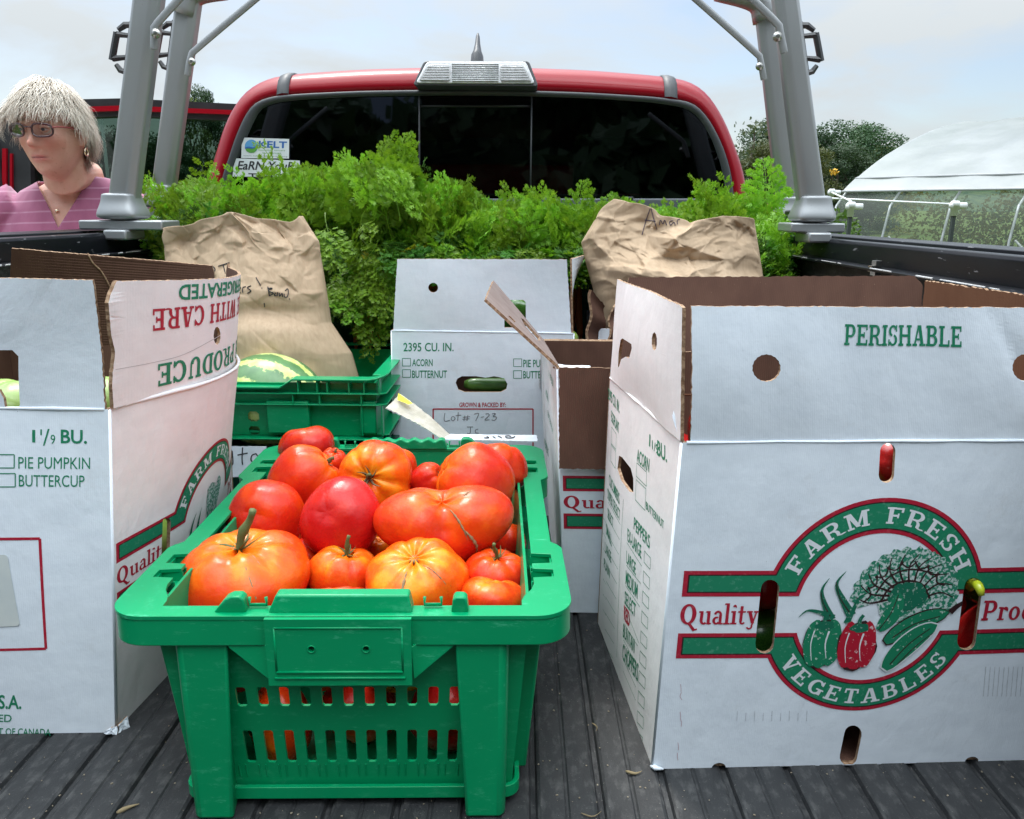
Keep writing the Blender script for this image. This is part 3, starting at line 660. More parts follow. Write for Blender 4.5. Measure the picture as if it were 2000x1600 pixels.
for px, Y, h, kd, mt, wd_, lb in spec: tree(atd(px, Y), Y, h*1.0, kd, mt, lb, wd_*1.15, 'trees beyond the field on the right', .02)
# left, seen over and through the open door
spec = [(412, 60, 9.0, 0, 0, .5, 'tree whose top shows above the open door beside the cab'), (384, 58, 8.4, 2, 1, .5, 'thin olive tree just showing over the open door')]
for i, (px, h, kd) in enumerate(((60, 5.2, 0), (150, 5.4, 1), (215, 5.5, 0), (262, 5.3, 0), (318, 5.5, 1), (352, 5.2, 0), (-60, 5.6, 0))):
    spec.append((px, 47+3*(i % 3), h, kd, 0, 1.0, 'dark tree seen through the open door glass, ' + ['behind the face', 'behind the hair', 'left of the near rack post', 'behind the near rack post', 'between the rack posts', 'right of the far rack post', 'at the photo edge'][i]))
for px, Y, h, kd, mt, wd_, lb in spec: tree(atd(px, Y), Y, h, kd, mt, lb, wd_, 'trees beyond the field on the left', .02)
# trees behind the camera: they darken the reflection in the back window
for i in range(8): tree(-8.0+(i % 4)*4.6+(i//4)*2.3+random.uniform(-.6, .6), -12-(i//4)*3.5-random.uniform(0, 1.5), 8.3+(i//4)*1.5+random.uniform(-.5, 1), 3, 0, 'large dark tree behind the photographer, mirrored in the back window', 1.0, 'trees mirrored in the back window', .02)
# wooded hill far off
bm = bmesh.new(); NXh, NYh = 60, 14; hv = []
for j in range(NYh):
    row = []
    for i in range(NXh):
        x = -260+i*14; y = 330+j*26; u = j/(NYh-1); prof = math.exp(-((x-215)/130)**2)*36+math.exp(-((x-40)/70)**2)*9+6
        z = GZ+prof*math.sin(math.pi*.5*min(1, u*1.6))+3.0*noise.noise(V((x, y, 0))*.05)+1.4*noise.noise(V((x, y, 3))*.2); row.append(bm.verts.new((x, y, z-2*(j == 0))))
    hv.append(row)
for j in range(NYh-1):
    for i in range(NXh-1): bm.faces.new((hv[j][i], hv[j][i+1], hv[j+1][i+1], hv[j+1][i]))
HILL = simple('wooded_hill', (.032, .060, .040), 1, c2=(.07, .10, .05), scale=.25, spec=0, detail=9)
tag(frombm('hill', bm, HILL, None, True), kind='structure')

# ======================================================================= plastic tunnel
tn = thing('greenhouse', 'long white plastic tunnel greenhouse with rolled-up side and pipe hoops', 'greenhouse')
ax = V((.612, -.796, 0)).normalized(); nr = V((.796, .612, 0))
c0 = V((5.62, 14.7, GZ)); HW = 4.7
def film():
    m, nt, b = newmat('plastic_film'); out = nt.nodes['Material Output']
    f = noise_fac(nt, 1.3, 7, .35, .65, stretch=(1, 1, .5)); c = mixc(nt, f, (.56, .585, .60), (.44, .47, .48))
    nt.links.new(c, b.inputs['Base Color']); b.inputs['Roughness'].default_value = .28
    t = nd(nt, 'ShaderNodeBsdfTranslucent', {0: (.55, .58, .60, 1)}); mx = nd(nt, 'ShaderNodeMixShader', {0: .5, 1: b.outputs[0], 2: t.outputs[0]})
    bump(nt, b, noise_fac(nt, 2.2, 5, 0, 1), .4, .06)
    nt.links.new(mx.outputs[0], out.inputs[0]); return m
FILM = film()
_pf = smoothline([(0, 0, 0), (.03, .9, 0), (.22, 1.65, 0), (.75, 2.05, 0), (1.8, 2.55, 0), (3.2, 3.02, 0), (4.35, 3.26, 0), (4.7, 3.30, 0)], 101)
def prof(t):
    """0 at the near ground, 1 at the far ground: across distance and height of the hoop"""
    u = t if t <= .5 else 1-t; i = min(99, int(u*200)); p = _pf[i].lerp(_pf[i+1], u*200-i); return (p.x if t <= .5 else 2*HW-p.x), p.y
def tp(s, t, dz=0, sh=0): x, z = prof(t); return c0+ax*s+nr*(x+sh)+V((0, 0, z+dz))
LT = 15.; t_e = next(t/200 for t in range(200) if prof(t/200)[1] > 1.78); t_b = next(t/200 for t in range(200) if prof(t/200)[1] > 2.02)
def sheet(name, t0, t1, m, off=0, ns=120, ntt=26):
    bm = bmesh.new(); rows = []
    for i in range(ns+1):
        s = LT*i/ns; sag = .035*(math.cos(2*math.pi*s/1.0)-1)*.5; r_ = []
        for j in range(ntt+1):
            t = t0+(t1-t0)*j/ntt; p = tp(s, t); cN = V((0, 0, 1)); o = sag*math.sin(math.pi*t)+off+.006*noise.noise(V((s*2, t*30, 0)))
            r_.append(bm.verts.new(p+V((0, 0, o))))
        rows.append(r_)
    for a, b in zip(rows, rows[1:]):
        for j in range(ntt): bm.faces.new((a[j], a[j+1], b[j+1], b[j]))
    return frombm(name, bm, m, tn, True)
sheet('plastic_cover', t_b, 1-t_e, FILM)
sheet('side_flap', t_e, t_b+.002, FILM, .015, 120, 5)
PIPE = simple('galvanised_pipe', (.40, .42, .43), .4, metal=.3)
for i in range(0, 16):
    s = i*1.0; tubeo('hoop', [tp(s, t/24, -.05) for t in range(25)], .020, PIPE, tn, 6)
tubeo('hip_rail', [tp(0, t_b, 0, -.02), tp(LT, t_b, 0, -.02)], .02, PIPE, tn, 6); tubeo('roll_bar', [tp(0, t_e, 0, -.03), tp(LT, t_e, 0, -.03)], .022, PIPE, tn, 6)
# braces inside
for i in (1, 3, 6, 9): tubeo('brace', [c0+ax*i+nr*.25+V((0, 0, 1.05)), c0+ax*(i+.75)+nr*.5+V((0, 0, .25))], .02, PIPE, tn, 6)
NET = tint('side_net', (.78, .80, .78)); _nn = NET.node_tree.nodes
for _n in list(_nn):
    if _n.type == 'BSDF_GLOSSY': _df = _nn.new('ShaderNodeBsdfDiffuse'); _df.inputs[0].default_value = (.6, .66, .6, 1); _mx = [q for q in _nn if q.type == 'MIX_SHADER'][0]; NET.node_tree.links.new(_df.outputs[0], _mx.inputs[2]); NET.node_tree.links.remove(_mx.inputs[0].links[0]); _mx.inputs[0].default_value = .12
sheet('side_net', .004, t_e, NET, -.02, 60, 8)
anchor(tn, c0)
# crop rows in the tunnel
VINE = leafmat('vine_leaf', (.16, .20, .028), (.26, .25, .03), .35, .6, 1.5); VINE2 = leafmat('vine_leaf_green', (.06, .12, .02), (.10, .17, .03), .3, .6, 1.5)
for rwi, (off, mt) in enumerate(((1.6, VINE), (3.2, VINE2))):
    rg = np.random.default_rng(20+rwi); nl = 15000
    s = rg.uniform(.3, LT-.5, nl); z = rg.uniform(0, 1, nl)**.8*(1.75+.25*np.sin(s*3+rwi)); w = rg.normal(0, .22, nl)+off
    c = np.array(c0)[None]+np.outer(s, np.array(ax))+np.outer(w, np.array(nr)); c[:, 2] = GZ+z
    u = rg.normal(size=(nl, 3)); u /= np.linalg.norm(u, axis=1)[:, None]; q = rg.normal(size=(nl, 3)); q = np.cross(u, q); q /= np.linalg.norm(q, axis=1)[:, None]; sz = rg.uniform(.02, .055, nl)[:, None]
    P = np.stack([c-u*sz, c+q*sz*.6, c+u*sz, c-q*sz*.6], 1).reshape(-1, 3)
    me = bpy.data.meshes.new('crop_row'); me.from_pydata(P.tolist(), [], [(4*i, 4*i+1, 4*i+2, 4*i+3) for i in range(nl)])
    tag(mobj('crop_row', me, mt), ['row of yellowing tall vines just inside the rolled-up side of the tunnel', 'row of greener tall vines deeper inside the plastic tunnel'][rwi], 'crop row', kind='stuff')
# trellis posts with white fittings in front of the tunnel
PVC = simple('white_pvc', (.72, .74, .75), .35); TPOST = simple('t_post_green', (.03, .04, .038), .6)
def tpost(px, py, Y, label, hgt):
    top = aY(px, py, Y); t = thing('trellis_post', label, 'post', group='dark posts with white pipe fittings by the tunnel')
    box('post', (top.x-.02, Y-.02, GZ), (top.x+.02, Y+.02, top.z-.12), TPOST, t, .004)
    bm = bmesh.new(); lathe(bm, [(.035, -.14), (.035, -.04), (.05, -.04), (.05, .0), (.035, .02)], 12, Matrix.Translation(top)); tube(bm, [top+V((-.05, 0, -.03)), top+V((.12, 0, -.03))], .035, 10); bmesh.ops.recalc_face_normals(bm, faces=bm.faces)
    frombm('fitting', bm, PVC, t, True); anchor(t, (top.x, Y, GZ)); return top
p1 = tpost(1663, 398, 9., 'dark post with white tee fitting just right of the rack foot', 1); p2 = tpost(1866, 396, 9., 'dark post with white tee fitting in the middle of the tunnel side', 1); p3 = tpost(1625, 372, 12, 'small far post with white cap at the tunnel end', 1)
pr_ = thing('trellis_pipe', 'thin white pipe joining the trellis posts in front of the tunnel', 'pipe'); tubeo('pipe', [p3+V((0, 0, -.03)), p1.lerp(p3, .02)+V((0, 0, .02)), ], .012, PVC, pr_, 6); tubeo('pipe', [V((p3.x-.8, 12, p3.z-.08)), V((p2.x+.05, 9, p2.z-.02))], .013, PVC, pr_, 6)
anchor(pr_, p1)
# plants, posts and a fence beyond the bed on the right
pole = thing('utility_pole', 'thin pale pole standing on the lawn, seen through the open door', 'pole'); q0, q1 = aY(205, 300, 30), aY(198, 230, 30); tubeo('pole', [V((q0.x, 30, GZ)), q1], .06, simple('pole_grey', (.4, .42, .42), .7), pole, 6); anchor(pole, (q0.x, 30, GZ))
def leafclump(name, c, r3, n, size, m, label, cat, seed):
    rg = np.random.default_rng(seed); d = rg.normal(size=(n, 3)); d /= np.linalg.norm(d, axis=1)[:, None]; C_ = d*np.array(r3)*rg.uniform(.3, 1, n)[:, None]**.5
    u = rg.normal(size=(n, 3)); u /= np.linalg.norm(u, axis=1)[:, None]; w = np.cross(u, rg.normal(size=(n, 3))); w /= np.linalg.norm(w, axis=1)[:, None]; s = rg.uniform(.5, 1.2, n)[:, None]*size
    P = np.stack([C_-u*s, C_+w*s*.5, C_+u*s, C_-w*s*.5], 1).reshape(-1, 3); me = bpy.data.meshes.new(name); me.from_pydata(P.tolist(), [], [(4*i, 4*i+1, 4*i+2, 4*i+3) for i in range(n)])
    o = mobj(name, me, m); o.location = c; tag(o, label, cat); return o
FL = simple('sunflower_yellow', (.65, .38, .02), .7)
leafclump('yellow_flower', aY(1629, 336, 20), (.10, .08, .09), 45, .04, FL, 'small yellow flower at the left end of the plastic tunnel', 'flower', 3)
leafclump('weed', aY(1640, 440, 12)+V((0, 0, -.3)), (.35, .3, .55), 500, .06, VINE2, 'green weeds at the foot of the near trellis post', 'weed', 8)
# ======================================================================= person beyond the left bed rail
YP = 1.80
hc = aY(104, 266, YP); HS = .81                                                 # centre of the head
HA = R(-93)                                                          # heading of the face in the ground plane
hf = V((math.cos(HA), math.sin(HA), -.05)).normalized(); hx_ = hf.cross(V((0, 0, 1))).normalized(); hz = hx_.cross(hf).normalized()
def HL(x, y, z): return hc+(hx_*x+hf*y+hz*z)*HS                            # head frame: x to her right, y forward, z up
def head_pts(nu=170, nv=130):
    th = np.linspace(0.02, math.pi-.02, nv)[:, None]; ph = np.linspace(0, 2*math.pi, nu, endpoint=False)[None]
    X = np.sin(th)*np.sin(ph); Y_ = np.sin(th)*np.cos(ph); Z = np.cos(th)*np.ones_like(ph)
    low = np.clip(-Z, 0, 1)
    x = X*.0715*(1-.20*low**1.4); y = np.where(Y_ > 0, Y_*.090, Y_*.088)*(1-.10*low**2*(Y_ > 0)-.30*low**1.2*(Y_ < 0)); z = Z*.118
    fr = np.clip(Y_, 0, 1)
    y = y-.006*fr*np.exp(-((Z-.45)/.3)**2)                            # forehead a little flatter
    def g(cx_, cz_, sx, sz): return np.exp(-((np.abs(x)-cx_)/sx)**2-((z-cz_)/sz)**2)*(Y_ > 0)
    def g0(cz_, sx, sz): return np.exp(-(x/sx)**2-((z-cz_)/sz)**2)*(Y_ > 0)
    d = np.zeros_like(x)
    br_ = np.clip((.028-z)/.055, 0, 1)*(z < .03)*(z > -.032)
    d += .018*br_*np.exp(-(x/.0105)**2)*(Y_ > 0)+.0045*g0(-.022, .0155, .008)+.006*g0(-.018, .009, .009)   # nose, wings, tip
    d -= .0115*g(.030, .014, .017, .012); d += .0055*g(.030, .034, .024, .007); d += .003*g(.030, .004, .014, .004)
    d += .0065*g(.044, -.016, .020, .018); d -= .003*g(.028, -.046, .007, .018)                             # cheek, fold beside the mouth
    d += .0055*g0(-.056, .028, .016); d += .0035*g0(-.050, .020, .0032); d += .0042*g0(-.0605, .019, .004); d -= .0050*g0(-.0552, .024, .0018)
    d -= .002*g0(-.070, .022, .005); d += .011*g0(-.092, .024, .016); d += .003*g(.055, -.078, .02, .02)+.003*g(.026, -.092, .02, .015)
    y = y+d
    P = np.stack([x, y, z], -1); return P
def person():
    root = thing('person', 'person with short grey hair, dark glasses and pink striped V-neck top, looking left', 'person')
    # ---- body volume: overlapping tapered tubes fused into one skin
    nb = aY(128, 350, YP+.045)                                         # pit of the neck
    zt = nb.z; cx_, cy_ = nb.x, nb.y+.055
    fd = V((.30, -.954, 0)).normalized(); sd_ = V((.954, .30, 0))       # chest faces the camera
    def B(a, f, z): return V((cx_, cy_, 0))+sd_*a+fd*f+V((0, 0, z))
    def torso(bm, inf=0, neck=True, sleeves=False):
        secs = [(-.98, .155, .11), (-.86, .17, .12), (-.70, .15, .105), (-.52, .150, .105), (-.36, .165, .12), (-.22, .178, .122), (-.10, .182, .105), (-.035, .160, .085), (.0, .120, .068), (.018, .075, .058)]
        secs = [(-.56, .160, .112), (-.44, .150, .108), (-.33, .160, .118), (-.22, .172, .122), (-.12, .178, .108), (-.055, .160, .088), (-.015, .118, .072), (.012, .070, .058)]
        rg2 = []
        for z, a, f in secs:
            rg2.append([bm.verts.new(B((a+inf)*math.cos(t*math.pi/16), (f+inf)*math.sin(t*math.pi/16)-.012, zt+z+(inf*.8 if z > -.05 else 0)-.02*abs(math.cos(t*math.pi/16))*(z > -.1))) for t in range(32)])
        for r0, r1 in zip(rg2, rg2[1:]):
            for j in range(32): bm.faces.new((r0[j], r0[(j+1) % 32], r1[(j+1) % 32], r1[j]))
        bm.faces.new(rg2[0]); bm.faces.new(rg2[-1])
        for s in (-1, 1):
            A0, A1, A2, A3 = B(s*.125, -.01, zt-.065), B(s*.185, -.01, zt-.095), B(s*.225, .01, zt-.33), B(s*.19, .12, zt-.56)
            if sleeves: tube(bm, [A0, A1, A1.lerp(A2, .5), A2], [.052+inf, .056+inf, .052+inf, .046+inf*1.5], 16)
            else: tube(bm, [A0, A1, A1.lerp(A2, .5), A2, A2.lerp(A3, .5), A3], [.048, .050, .044, .038, .034, .025], 14)
    bm = bmesh.new(); torso(bm)
    tube(bm, [B(0, -.02, zt-.09), B(0, .0, zt+.01), HL(0, -.028, -.105), HL(0, -.022, -.03)], [.066, .053, .047, .044], 20)
    for s in (-1, 1):
        tube(bm, [B(s*.085, -.01, zt-.52), B(s*.09, 0, zt-.72), B(s*.09, .01, zt-.98), B(s*.09, 0, zt-1.30)], [.095, .08, .055, .042], 16); tube(bm, [B(s*.09, -.04, zt-1.32), B(s*.10, .13, zt-1.345)], [.038, .03], 10)
        w = B(s*.19, .12, zt-.56); hd_ = (w-B(s*.225, .01, zt-.33)).normalized(); tube(bm, [w, w+hd_*.04, w+hd_*.085], [.024, .036, .034], 12, flat=.5)
        for i in range(4): b0_ = w+hd_*.08+sd_*(i-1.5)*.018; tube(bm, [b0_, b0_+hd_*.035+V((0, 0, -.004)), b0_+hd_*(.062+.006*(i in (1, 2)))+fd*-.006+V((0, 0, -.014))], [.0095, .0085, .007], 8)
        tube(bm, [w+hd_*.025-sd_*s*.028, w+hd_*.055-sd_*s*.048, w+hd_*.078-sd_*s*.050], [.012, .010, .008], 8)
        ear = HL(s*.0735, -.012, -.004); tube(bm, [HL(s*.069, -.005, -.026), HL(s*.0745, -.012, -.010), HL(s*.078, -.018, .010), HL(s*.073, -.012, .026)], [.007, .009, .012, .008], 10)
    P = head_pts(); nv, nu, _ = P.shape; vv = [[bm.verts.new(HL(*P[j, i])) for i in range(nu)] for j in range(nv)]
    for j in range(nv-1):
        for i in range(nu): bm.faces.new((vv[j][i], vv[j+1][i], vv[j+1][(i+1) % nu], vv[j][(i+1) % nu]))
    bm.faces.new(vv[0]); bm.faces.new(vv[-1][::-1])
    bmesh.ops.recalc_face_normals(bm, faces=bm.faces)
    def fuse(bm, vox, it, name):
        me = bpy.data.meshes.new(name); bm.to_mesh(me); bm.free(); o = bpy.data.objects.new(name, me); COL.objects.link(o)
        m = o.modifiers.new('r', 'REMESH'); m.mode = 'VOXEL'; m.voxel_size = vox
        s = o.modifiers.new('s', 'SMOOTH'); s.iterations = it; s.factor = .5
        dg_ = bpy.context.evaluated_depsgraph_get(); out = bpy.data.meshes.new_from_object(o.evaluated_get(dg_)); bpy.data.objects.remove(o); return out
    body = fuse(bm, .0026, 2, 'body')
    # colour attribute: lips and brows
    n = len(body.vertices); co = np.empty(n*3); body.vertices.foreach_get('co', co); co = co.reshape(-1, 3)-np.array(hc)
    co = co/HS; lx, ly, lz = co@np.array(hx_), co@np.array(hf), co@np.array(hz); front = ly > .045
    lip = np.exp(-(lx/.022)**4-((lz+.0553)/.0075)**2)*front; brow = np.exp(-((np.abs(lx)-.030)/.017)**4-((lz-.037)/.0045)**2)*front
    flush = .6*np.exp(-((np.abs(lx)-.042)/.025)**2-((lz+.018)/.022)**2)*front+.5*np.exp(-(lx/.014)**2-((lz+.02)/.016)**2)*front
    mouth = np.exp(-(lx/.0215)**6-((lz+.0551)/.0016)**2)*front
    for nm, a in (('mouth', mouth), ('lip', lip), ('brow', brow), ('flush', flush)): at = body.attributes.new(nm, 'FLOAT', 'POINT'); at.data.foreach_set('value', a.astype(np.float32))
    m, nt, b = newmat('skin'); at = lambda s: nd(nt, 'ShaderNodeAttribute', attribute_name=s).outputs['Fac']
    c = mixc(nt, noise_fac(nt, 30, 6, .3, .7), (.70, .41, .315), (.60, .32, .235)); c = mixc(nt, at('flush'), c, (.52, .17, .12)); c = mixc(nt, noise_fac(nt, 160, 3, .62, .70, b=.35), c, (.36, .16, .10))
    c = mixc(nt, at('lip'), c, (.58, .20, .19)); c = mixc(nt, at('mouth'), c, (.16, .04, .035)); c = mixc(nt, at('brow'), c, (.30, .22, .17)); nt.links.new(c, b.inputs['Base Color']); b.inputs['Roughness'].default_value = .48
    b.inputs['Subsurface Weight'].default_value = .15; b.inputs['Subsurface Radius'].default_value = (1, .35, .2); b.inputs['Subsurface Scale'].default_value = .008
    p_ = bump(nt, b, noise_fac(nt, 90, 6, 0, 1, stretch=(1, 1, 2.5)), .35, .0015); bump(nt, b, noise_fac(nt, 350, 3, 0, 1), .2, .0005, p_)
    mobj('body', body, m, root, True)
    # ---- top
    bm = bmesh.new(); torso(bm, .009, False, True); bmesh.ops.recalc_face_normals(bm, faces=bm.faces); sh = fuse(bm, .005, 4, 'shirt')
    bm = bmesh.new(); bm.from_mesh(sh); bpy.data.meshes.remove(sh)
    vbot = aY(113, 447, YP-.07); lc, rc2 = aY(50, 322, YP-.02), aY(190, 322, YP-.0); vd = (V((cx_, cy_, 0))-V((CAM.x, CAM.y, 0))).normalized()
    def cut(p, q, sg):
        no_ = (q-p).cross(vd).normalized()*sg; bmesh.ops.bisect_plane(bm, geom=bm.verts[:]+bm.edges[:]+bm.faces[:], plane_co=p, plane_no=no_); return p, no_
    pl1, pl2 = cut(vbot, lc, 1), cut(vbot, rc2, -1); fwd_ = (V((CAM.x, CAM.y, 0))-V((cx_, cy_, 0))).normalized()
    mid = (lc+rc2)/2; s1 = 1 if (mid-pl1[0]).dot(pl1[1]) > 0 else -1; s2 = 1 if (mid-pl2[0]).dot(pl2[1]) > 0 else -1
    ctr = V((cx_, cy_, 0))
    kill = [f for f in bm.faces if ((c_ := f.calc_center_median())-pl1[0]).dot(pl1[1])*s1 > 0 and (c_-pl2[0]).dot(pl2[1])*s2 > 0 and ((c_-ctr).dot(fwd_) > -.02 or c_.z > zt-.005)]
    bmesh.ops.delete(bm, geom=kill, context='FACES')
    bmesh.ops.bisect_plane(bm, geom=bm.verts[:]+bm.edges[:]+bm.faces[:], plane_co=(0, 0, zt-.60), plane_no=(0, 0, -1), clear_outer=True)
    r2 = random.Random(2)
    for v in bm.verts:
        q = v.co; d = (q-ctr); d.z = 0; d = d.normalized(); v.co += d*(.006*noise.noise(V((q.x*9, q.z*5, q.y*9)))+.003*noise.noise(V((q.x*22, q.z*10, 3))))
    mm, nt, b = newmat('pink_shirt'); g_ = nd(nt, 'ShaderNodeTexCoord').outputs['Object']; mp = nd(nt, 'ShaderNodeMapping', {'Vector': g_, 'Rotation': (0, R(3), 0)})
    sp_ = nd(nt, 'ShaderNodeSeparateXYZ', {0: mp.outputs[0]}); zz_ = nd(nt, 'ShaderNodeMath', {0: noise_fac(nt, 5, 3, 0, 1), 1: .012, 2: sp_.outputs[2]}, operation='MULTIPLY_ADD').outputs[0]
    fr_ = nd(nt, 'ShaderNodeMath', {0: nd(nt, 'ShaderNodeMath', {0: zz_, 1: 42.0}, operation='MULTIPLY').outputs[0]}, operation='FRACT').outputs[0]
    stp = nd(nt, 'ShaderNodeMath', {0: fr_, 1: .15}, operation='LESS_THAN').outputs[0]; stp = nd(nt, 'ShaderNodeMath', {0: stp, 1: noise_fac(nt, 26, 4, .30, .5, b=.6)}, operation='MULTIPLY').outputs[0]
    base_ = mixc(nt, noise_fac(nt, 24, 7, .35, .65, stretch=(1, 1, .3)), (.34, .105, .195), (.26, .07, .145)); nt.links.new(mixc(nt, stp, base_, (.47, .25, .35)), b.inputs['Base Color'])
    b.inputs['Roughness'].default_value = .85; b.inputs['Sheen Weight'].default_value = .3; bump(nt, b, noise_fac(nt, 500, 2, 0, 1), .3, .0006)
    so3 = frombm('shirt', bm, mm, root, True); sm = so3.modifiers.new('s', 'SOLIDIFY'); sm.thickness = .002; sm.offset = 0
    # neckline binding
    # ---- trousers and shoes
    bm = bmesh.new(); tube(bm, [B(0, -.01, zt-.60), B(0, -.01, zt-.50)], [.17, .165], 20, flat=.72, upv=fd)
    for s in (-1, 1): tube(bm, [B(s*.085, -.01, zt-.55), B(s*.09, 0, zt-.75), B(s*.09, .01, zt-1.0), B(s*.09, 0, zt-1.28)], [.105, .09, .075, .07], 16)
    bmesh.ops.recalc_face_normals(bm, faces=bm.faces); tr_ = fuse(bm, .008, 3, 'trousers'); mobj('trousers', tr_, simple('denim', (.03, .04, .07), .9), root, True)
    for s in (-1, 1):
        bm = bmesh.new(); tube(bm, [B(s*.09, -.06, zt-1.335), B(s*.10, .05, zt-1.335), B(s*.105, .16, zt-1.345)], [.047, .046, .034], 12, flat=.75); bmesh.ops.recalc_face_normals(bm, faces=bm.faces); frombm('shoe', bm, RUBBER, root, True)
    # ---- eyes
    EW = simple('eye_white', (.62, .56, .52), .2); EI = simple('iris', (.05, .06, .07), .1)
    for s in (-1, 1):
        c_ = HL(s*.030, .0735, .0135); bm = bmesh.new(); bmesh.ops.create_uvsphere(bm, u_segments=20, v_segments=14, radius=.0097, matrix=Matrix.Translation(c_)); e_ = frombm('eye', bm, EW, root, True)
        bm = bmesh.new(); bmesh.ops.create_uvsphere(bm, u_segments=14, v_segments=10, radius=.0052, matrix=Matrix.Translation(c_+hf*.0058+hx_*.001)); frombm('iris', bm, EI, e_, True)
        bm = bmesh.new()                                               # lids: upper and lower arcs over the eyeball
        for sg, hh, rd in ((1, .0052, .0032), (-1, .0055, .0022)):
            tube(bm, [HL(s*.030+u*.0135, .0855-.006*abs(u)**2-.002, .0135+sg*hh*(1-u*u)+(.0015 if sg > 0 else 0)) for u in (-1, -.6, -.2, .2, .6, 1)], [rd*.5, rd, rd, rd, rd, rd*.5], 8)
        bmesh.ops.recalc_face_normals(bm, faces=bm.faces); frombm('eyelid', bm, m, root, True)
    # ---- glasses
    GF = simple('glasses_frame', (.045, .008, .014), .18, coat=1); gl_ = bpy.data.objects.new('glasses', None); link(gl_, root)
    for s in (-1, 1):
        ring = []
        for i in range(25):
            a = 2*math.pi*i/24; ca, sa = math.cos(a), math.sin(a); k = 1/(abs(ca)**3.2+abs(sa)**3.2)**(1/3.2); x = s*(.0335+.0225*ca*k); z = .011+.0155*sa*k*(1-.05*ca); ring.append(HL(x, .1025-.55*max(0, abs(x)-.02)**1.3*2.2, z))
        bm = bmesh.new(); tube(bm, ring, .0023, 6, cap=False); bmesh.ops.recalc_face_normals(bm, faces=bm.faces); frombm('frame', bm, GF, gl_, True)
        pyd('lens', ring[:-1], [tuple(range(24))], SPEC, gl_)
        tubeo('temple', smoothline([HL(s*.0565, .088, .018), HL(s*.066, .07, .020), HL(s*.0775, .03, .018), HL(s*.0785, -.01, .012)], 8), .0017, simple('temple_%d' % s, (.30, .06, .06), .3), gl_, 6)
    tubeo('bridge', [HL(-.012, .1035, .017), HL(0, .106, .019), HL(.012, .1035, .017)], .0017, GF, gl_, 6)
    # ---- necklace pendant and ear ring
    pn = aY(112, 412, YP-.085); body_o = [o for o in root.children if o.name.startswith('body')][0]
    bv = BVHTree.FromPolygons([v.co for v in body_o.data.vertices], [tuple(f.vertices) for f in body_o.data.polygons]); h = bv.ray_cast(CAM, (pn-CAM).normalized())
    pn = h[0] if h[0] else pn; bm = bmesh.new(); bmesh.ops.create_icosphere(bm, subdivisions=2, radius=.0042, matrix=Matrix.Translation(pn+V((.001, -.003, 0)))); frombm('pendant', bm, simple('gold', (.85, .74, .55), .2, metal=1), root, True)
    bm = bmesh.new(); e0 = HL(-.081, -.008, -.040); tube(bm, [e0+hf*(.006*math.cos(a*.52))+V((0, 0, .008*math.sin(a*.52))) for a in range(13)], .0018, 6, cap=False); frombm('earring', bm, MATS['gold'], root, True)
    # ---- hair: many strands combed forward and outward from the crown
    def hairmat(nm, a, b_):
        m, nt, b = newmat(nm); f = noise_fac(nt, 28, 6, .35, .65, stretch=(1, 1, .4)); nt.links.new(mixc(nt, f, a, b_), b.inputs['Base Color']); b.inputs['Roughness'].default_value = .42; return m
    HM = [hairmat('hair_silver', (.74, .665, .56), (.60, .53, .44)), hairmat('hair_grey', (.56, .48, .385), (.44, .37, .29)), hairmat('hair_white', (.82, .77, .69), (.70, .65, .56))]
    def inside(q):                                                     # push out of the skull
        l = q-hc; x, y, z = l.dot(hx_), l.dot(hf), l.dot(hz); return math.sqrt((x/.0765)**2+(y/.1)**2+(z/.119)**2), x, y, z
    r2 = random.Random(9); crown = V((.012, -.035, .125)); bms = [bmesh.new() for _ in HM]
    def strand(x, y, z, ln, lift, seed, wd, mi, dirx=None):
        p = V((x, y, z)); out = V((p.x/.0765**2, p.y/.1**2, p.z/.119**2)).normalized()
        away = (p-crown); away -= out*away.dot(out); away = away.normalized() if away.length > 1e-4 else V((0, 1, 0))
        d = (away*.9+V((0, 0, -.35))+out*.35+V((r2.uniform(-.25, .25), r2.uniform(-.2, .2), r2.uniform(-.15, .15)))).normalized()
        if dirx: d = (d+V(dirx)).normalized()
        pts = [p.copy()]; n_ = 9
        for i in range(n_):
            p = p+d*(ln/n_); e = math.sqrt((p.x/.0765)**2+(p.y/.1)**2+(p.z/.119)**2); out = V((p.x/.0765**2, p.y/.1**2, p.z/.119**2)).normalized()
            tgt = 1.05+lift*math.sin(math.pi*min(1, (i+1)/n_*.9)); cu_ = .16*math.sin(i*.9+seed*.37+p.x*40); d = (d*.86+V((0, 0, -.13))+V((r2.uniform(-.16, .16)+cu_*.9, r2.uniform(-.14, .14)+cu_*.6, cu_*.4))+V((.07 if p.y > .04 else 0, 0, 0))).normalized()
            if e < tgt: p = p*(tgt/e); d = (d-out*min(0, d.dot(out))*.9).normalized()
            elif e > tgt+.12: d = (d-out*.28).normalized()
            pts.append(p.copy())
            zl = .048+.02*math.sin(seed) if p.y > .045 else (-.012+.02*math.sin(seed*1.7) if p.y > -.03 else -.050+.02*math.sin(seed))
            if p.z < zl and i > 1 and not dirx: break
        n_ = len(pts)-1; bm = bms[mi]; prev = None; side = None
        for i, q in enumerate(pts):
            t = (pts[min(i+1, n_)]-pts[max(i-1, 0)]).normalized(); o_ = V((q.x, q.y, q.z)).normalized(); sdv = t.cross(o_).normalized(); w = wd*(1-.75*(i/n_)**2)
            a_, b_, c_ = q-sdv*w, q+sdv*w, q+o_*w*.7; ring = [bm.verts.new(HL(*a_)), bm.verts.new(HL(*c_)), bm.verts.new(HL(*b_))]
            if prev: bm.faces.new((prev[0], prev[1], ring[1], ring[0])); bm.faces.new((prev[1], prev[2], ring[2], ring[1]))
            prev = ring
    k = 0
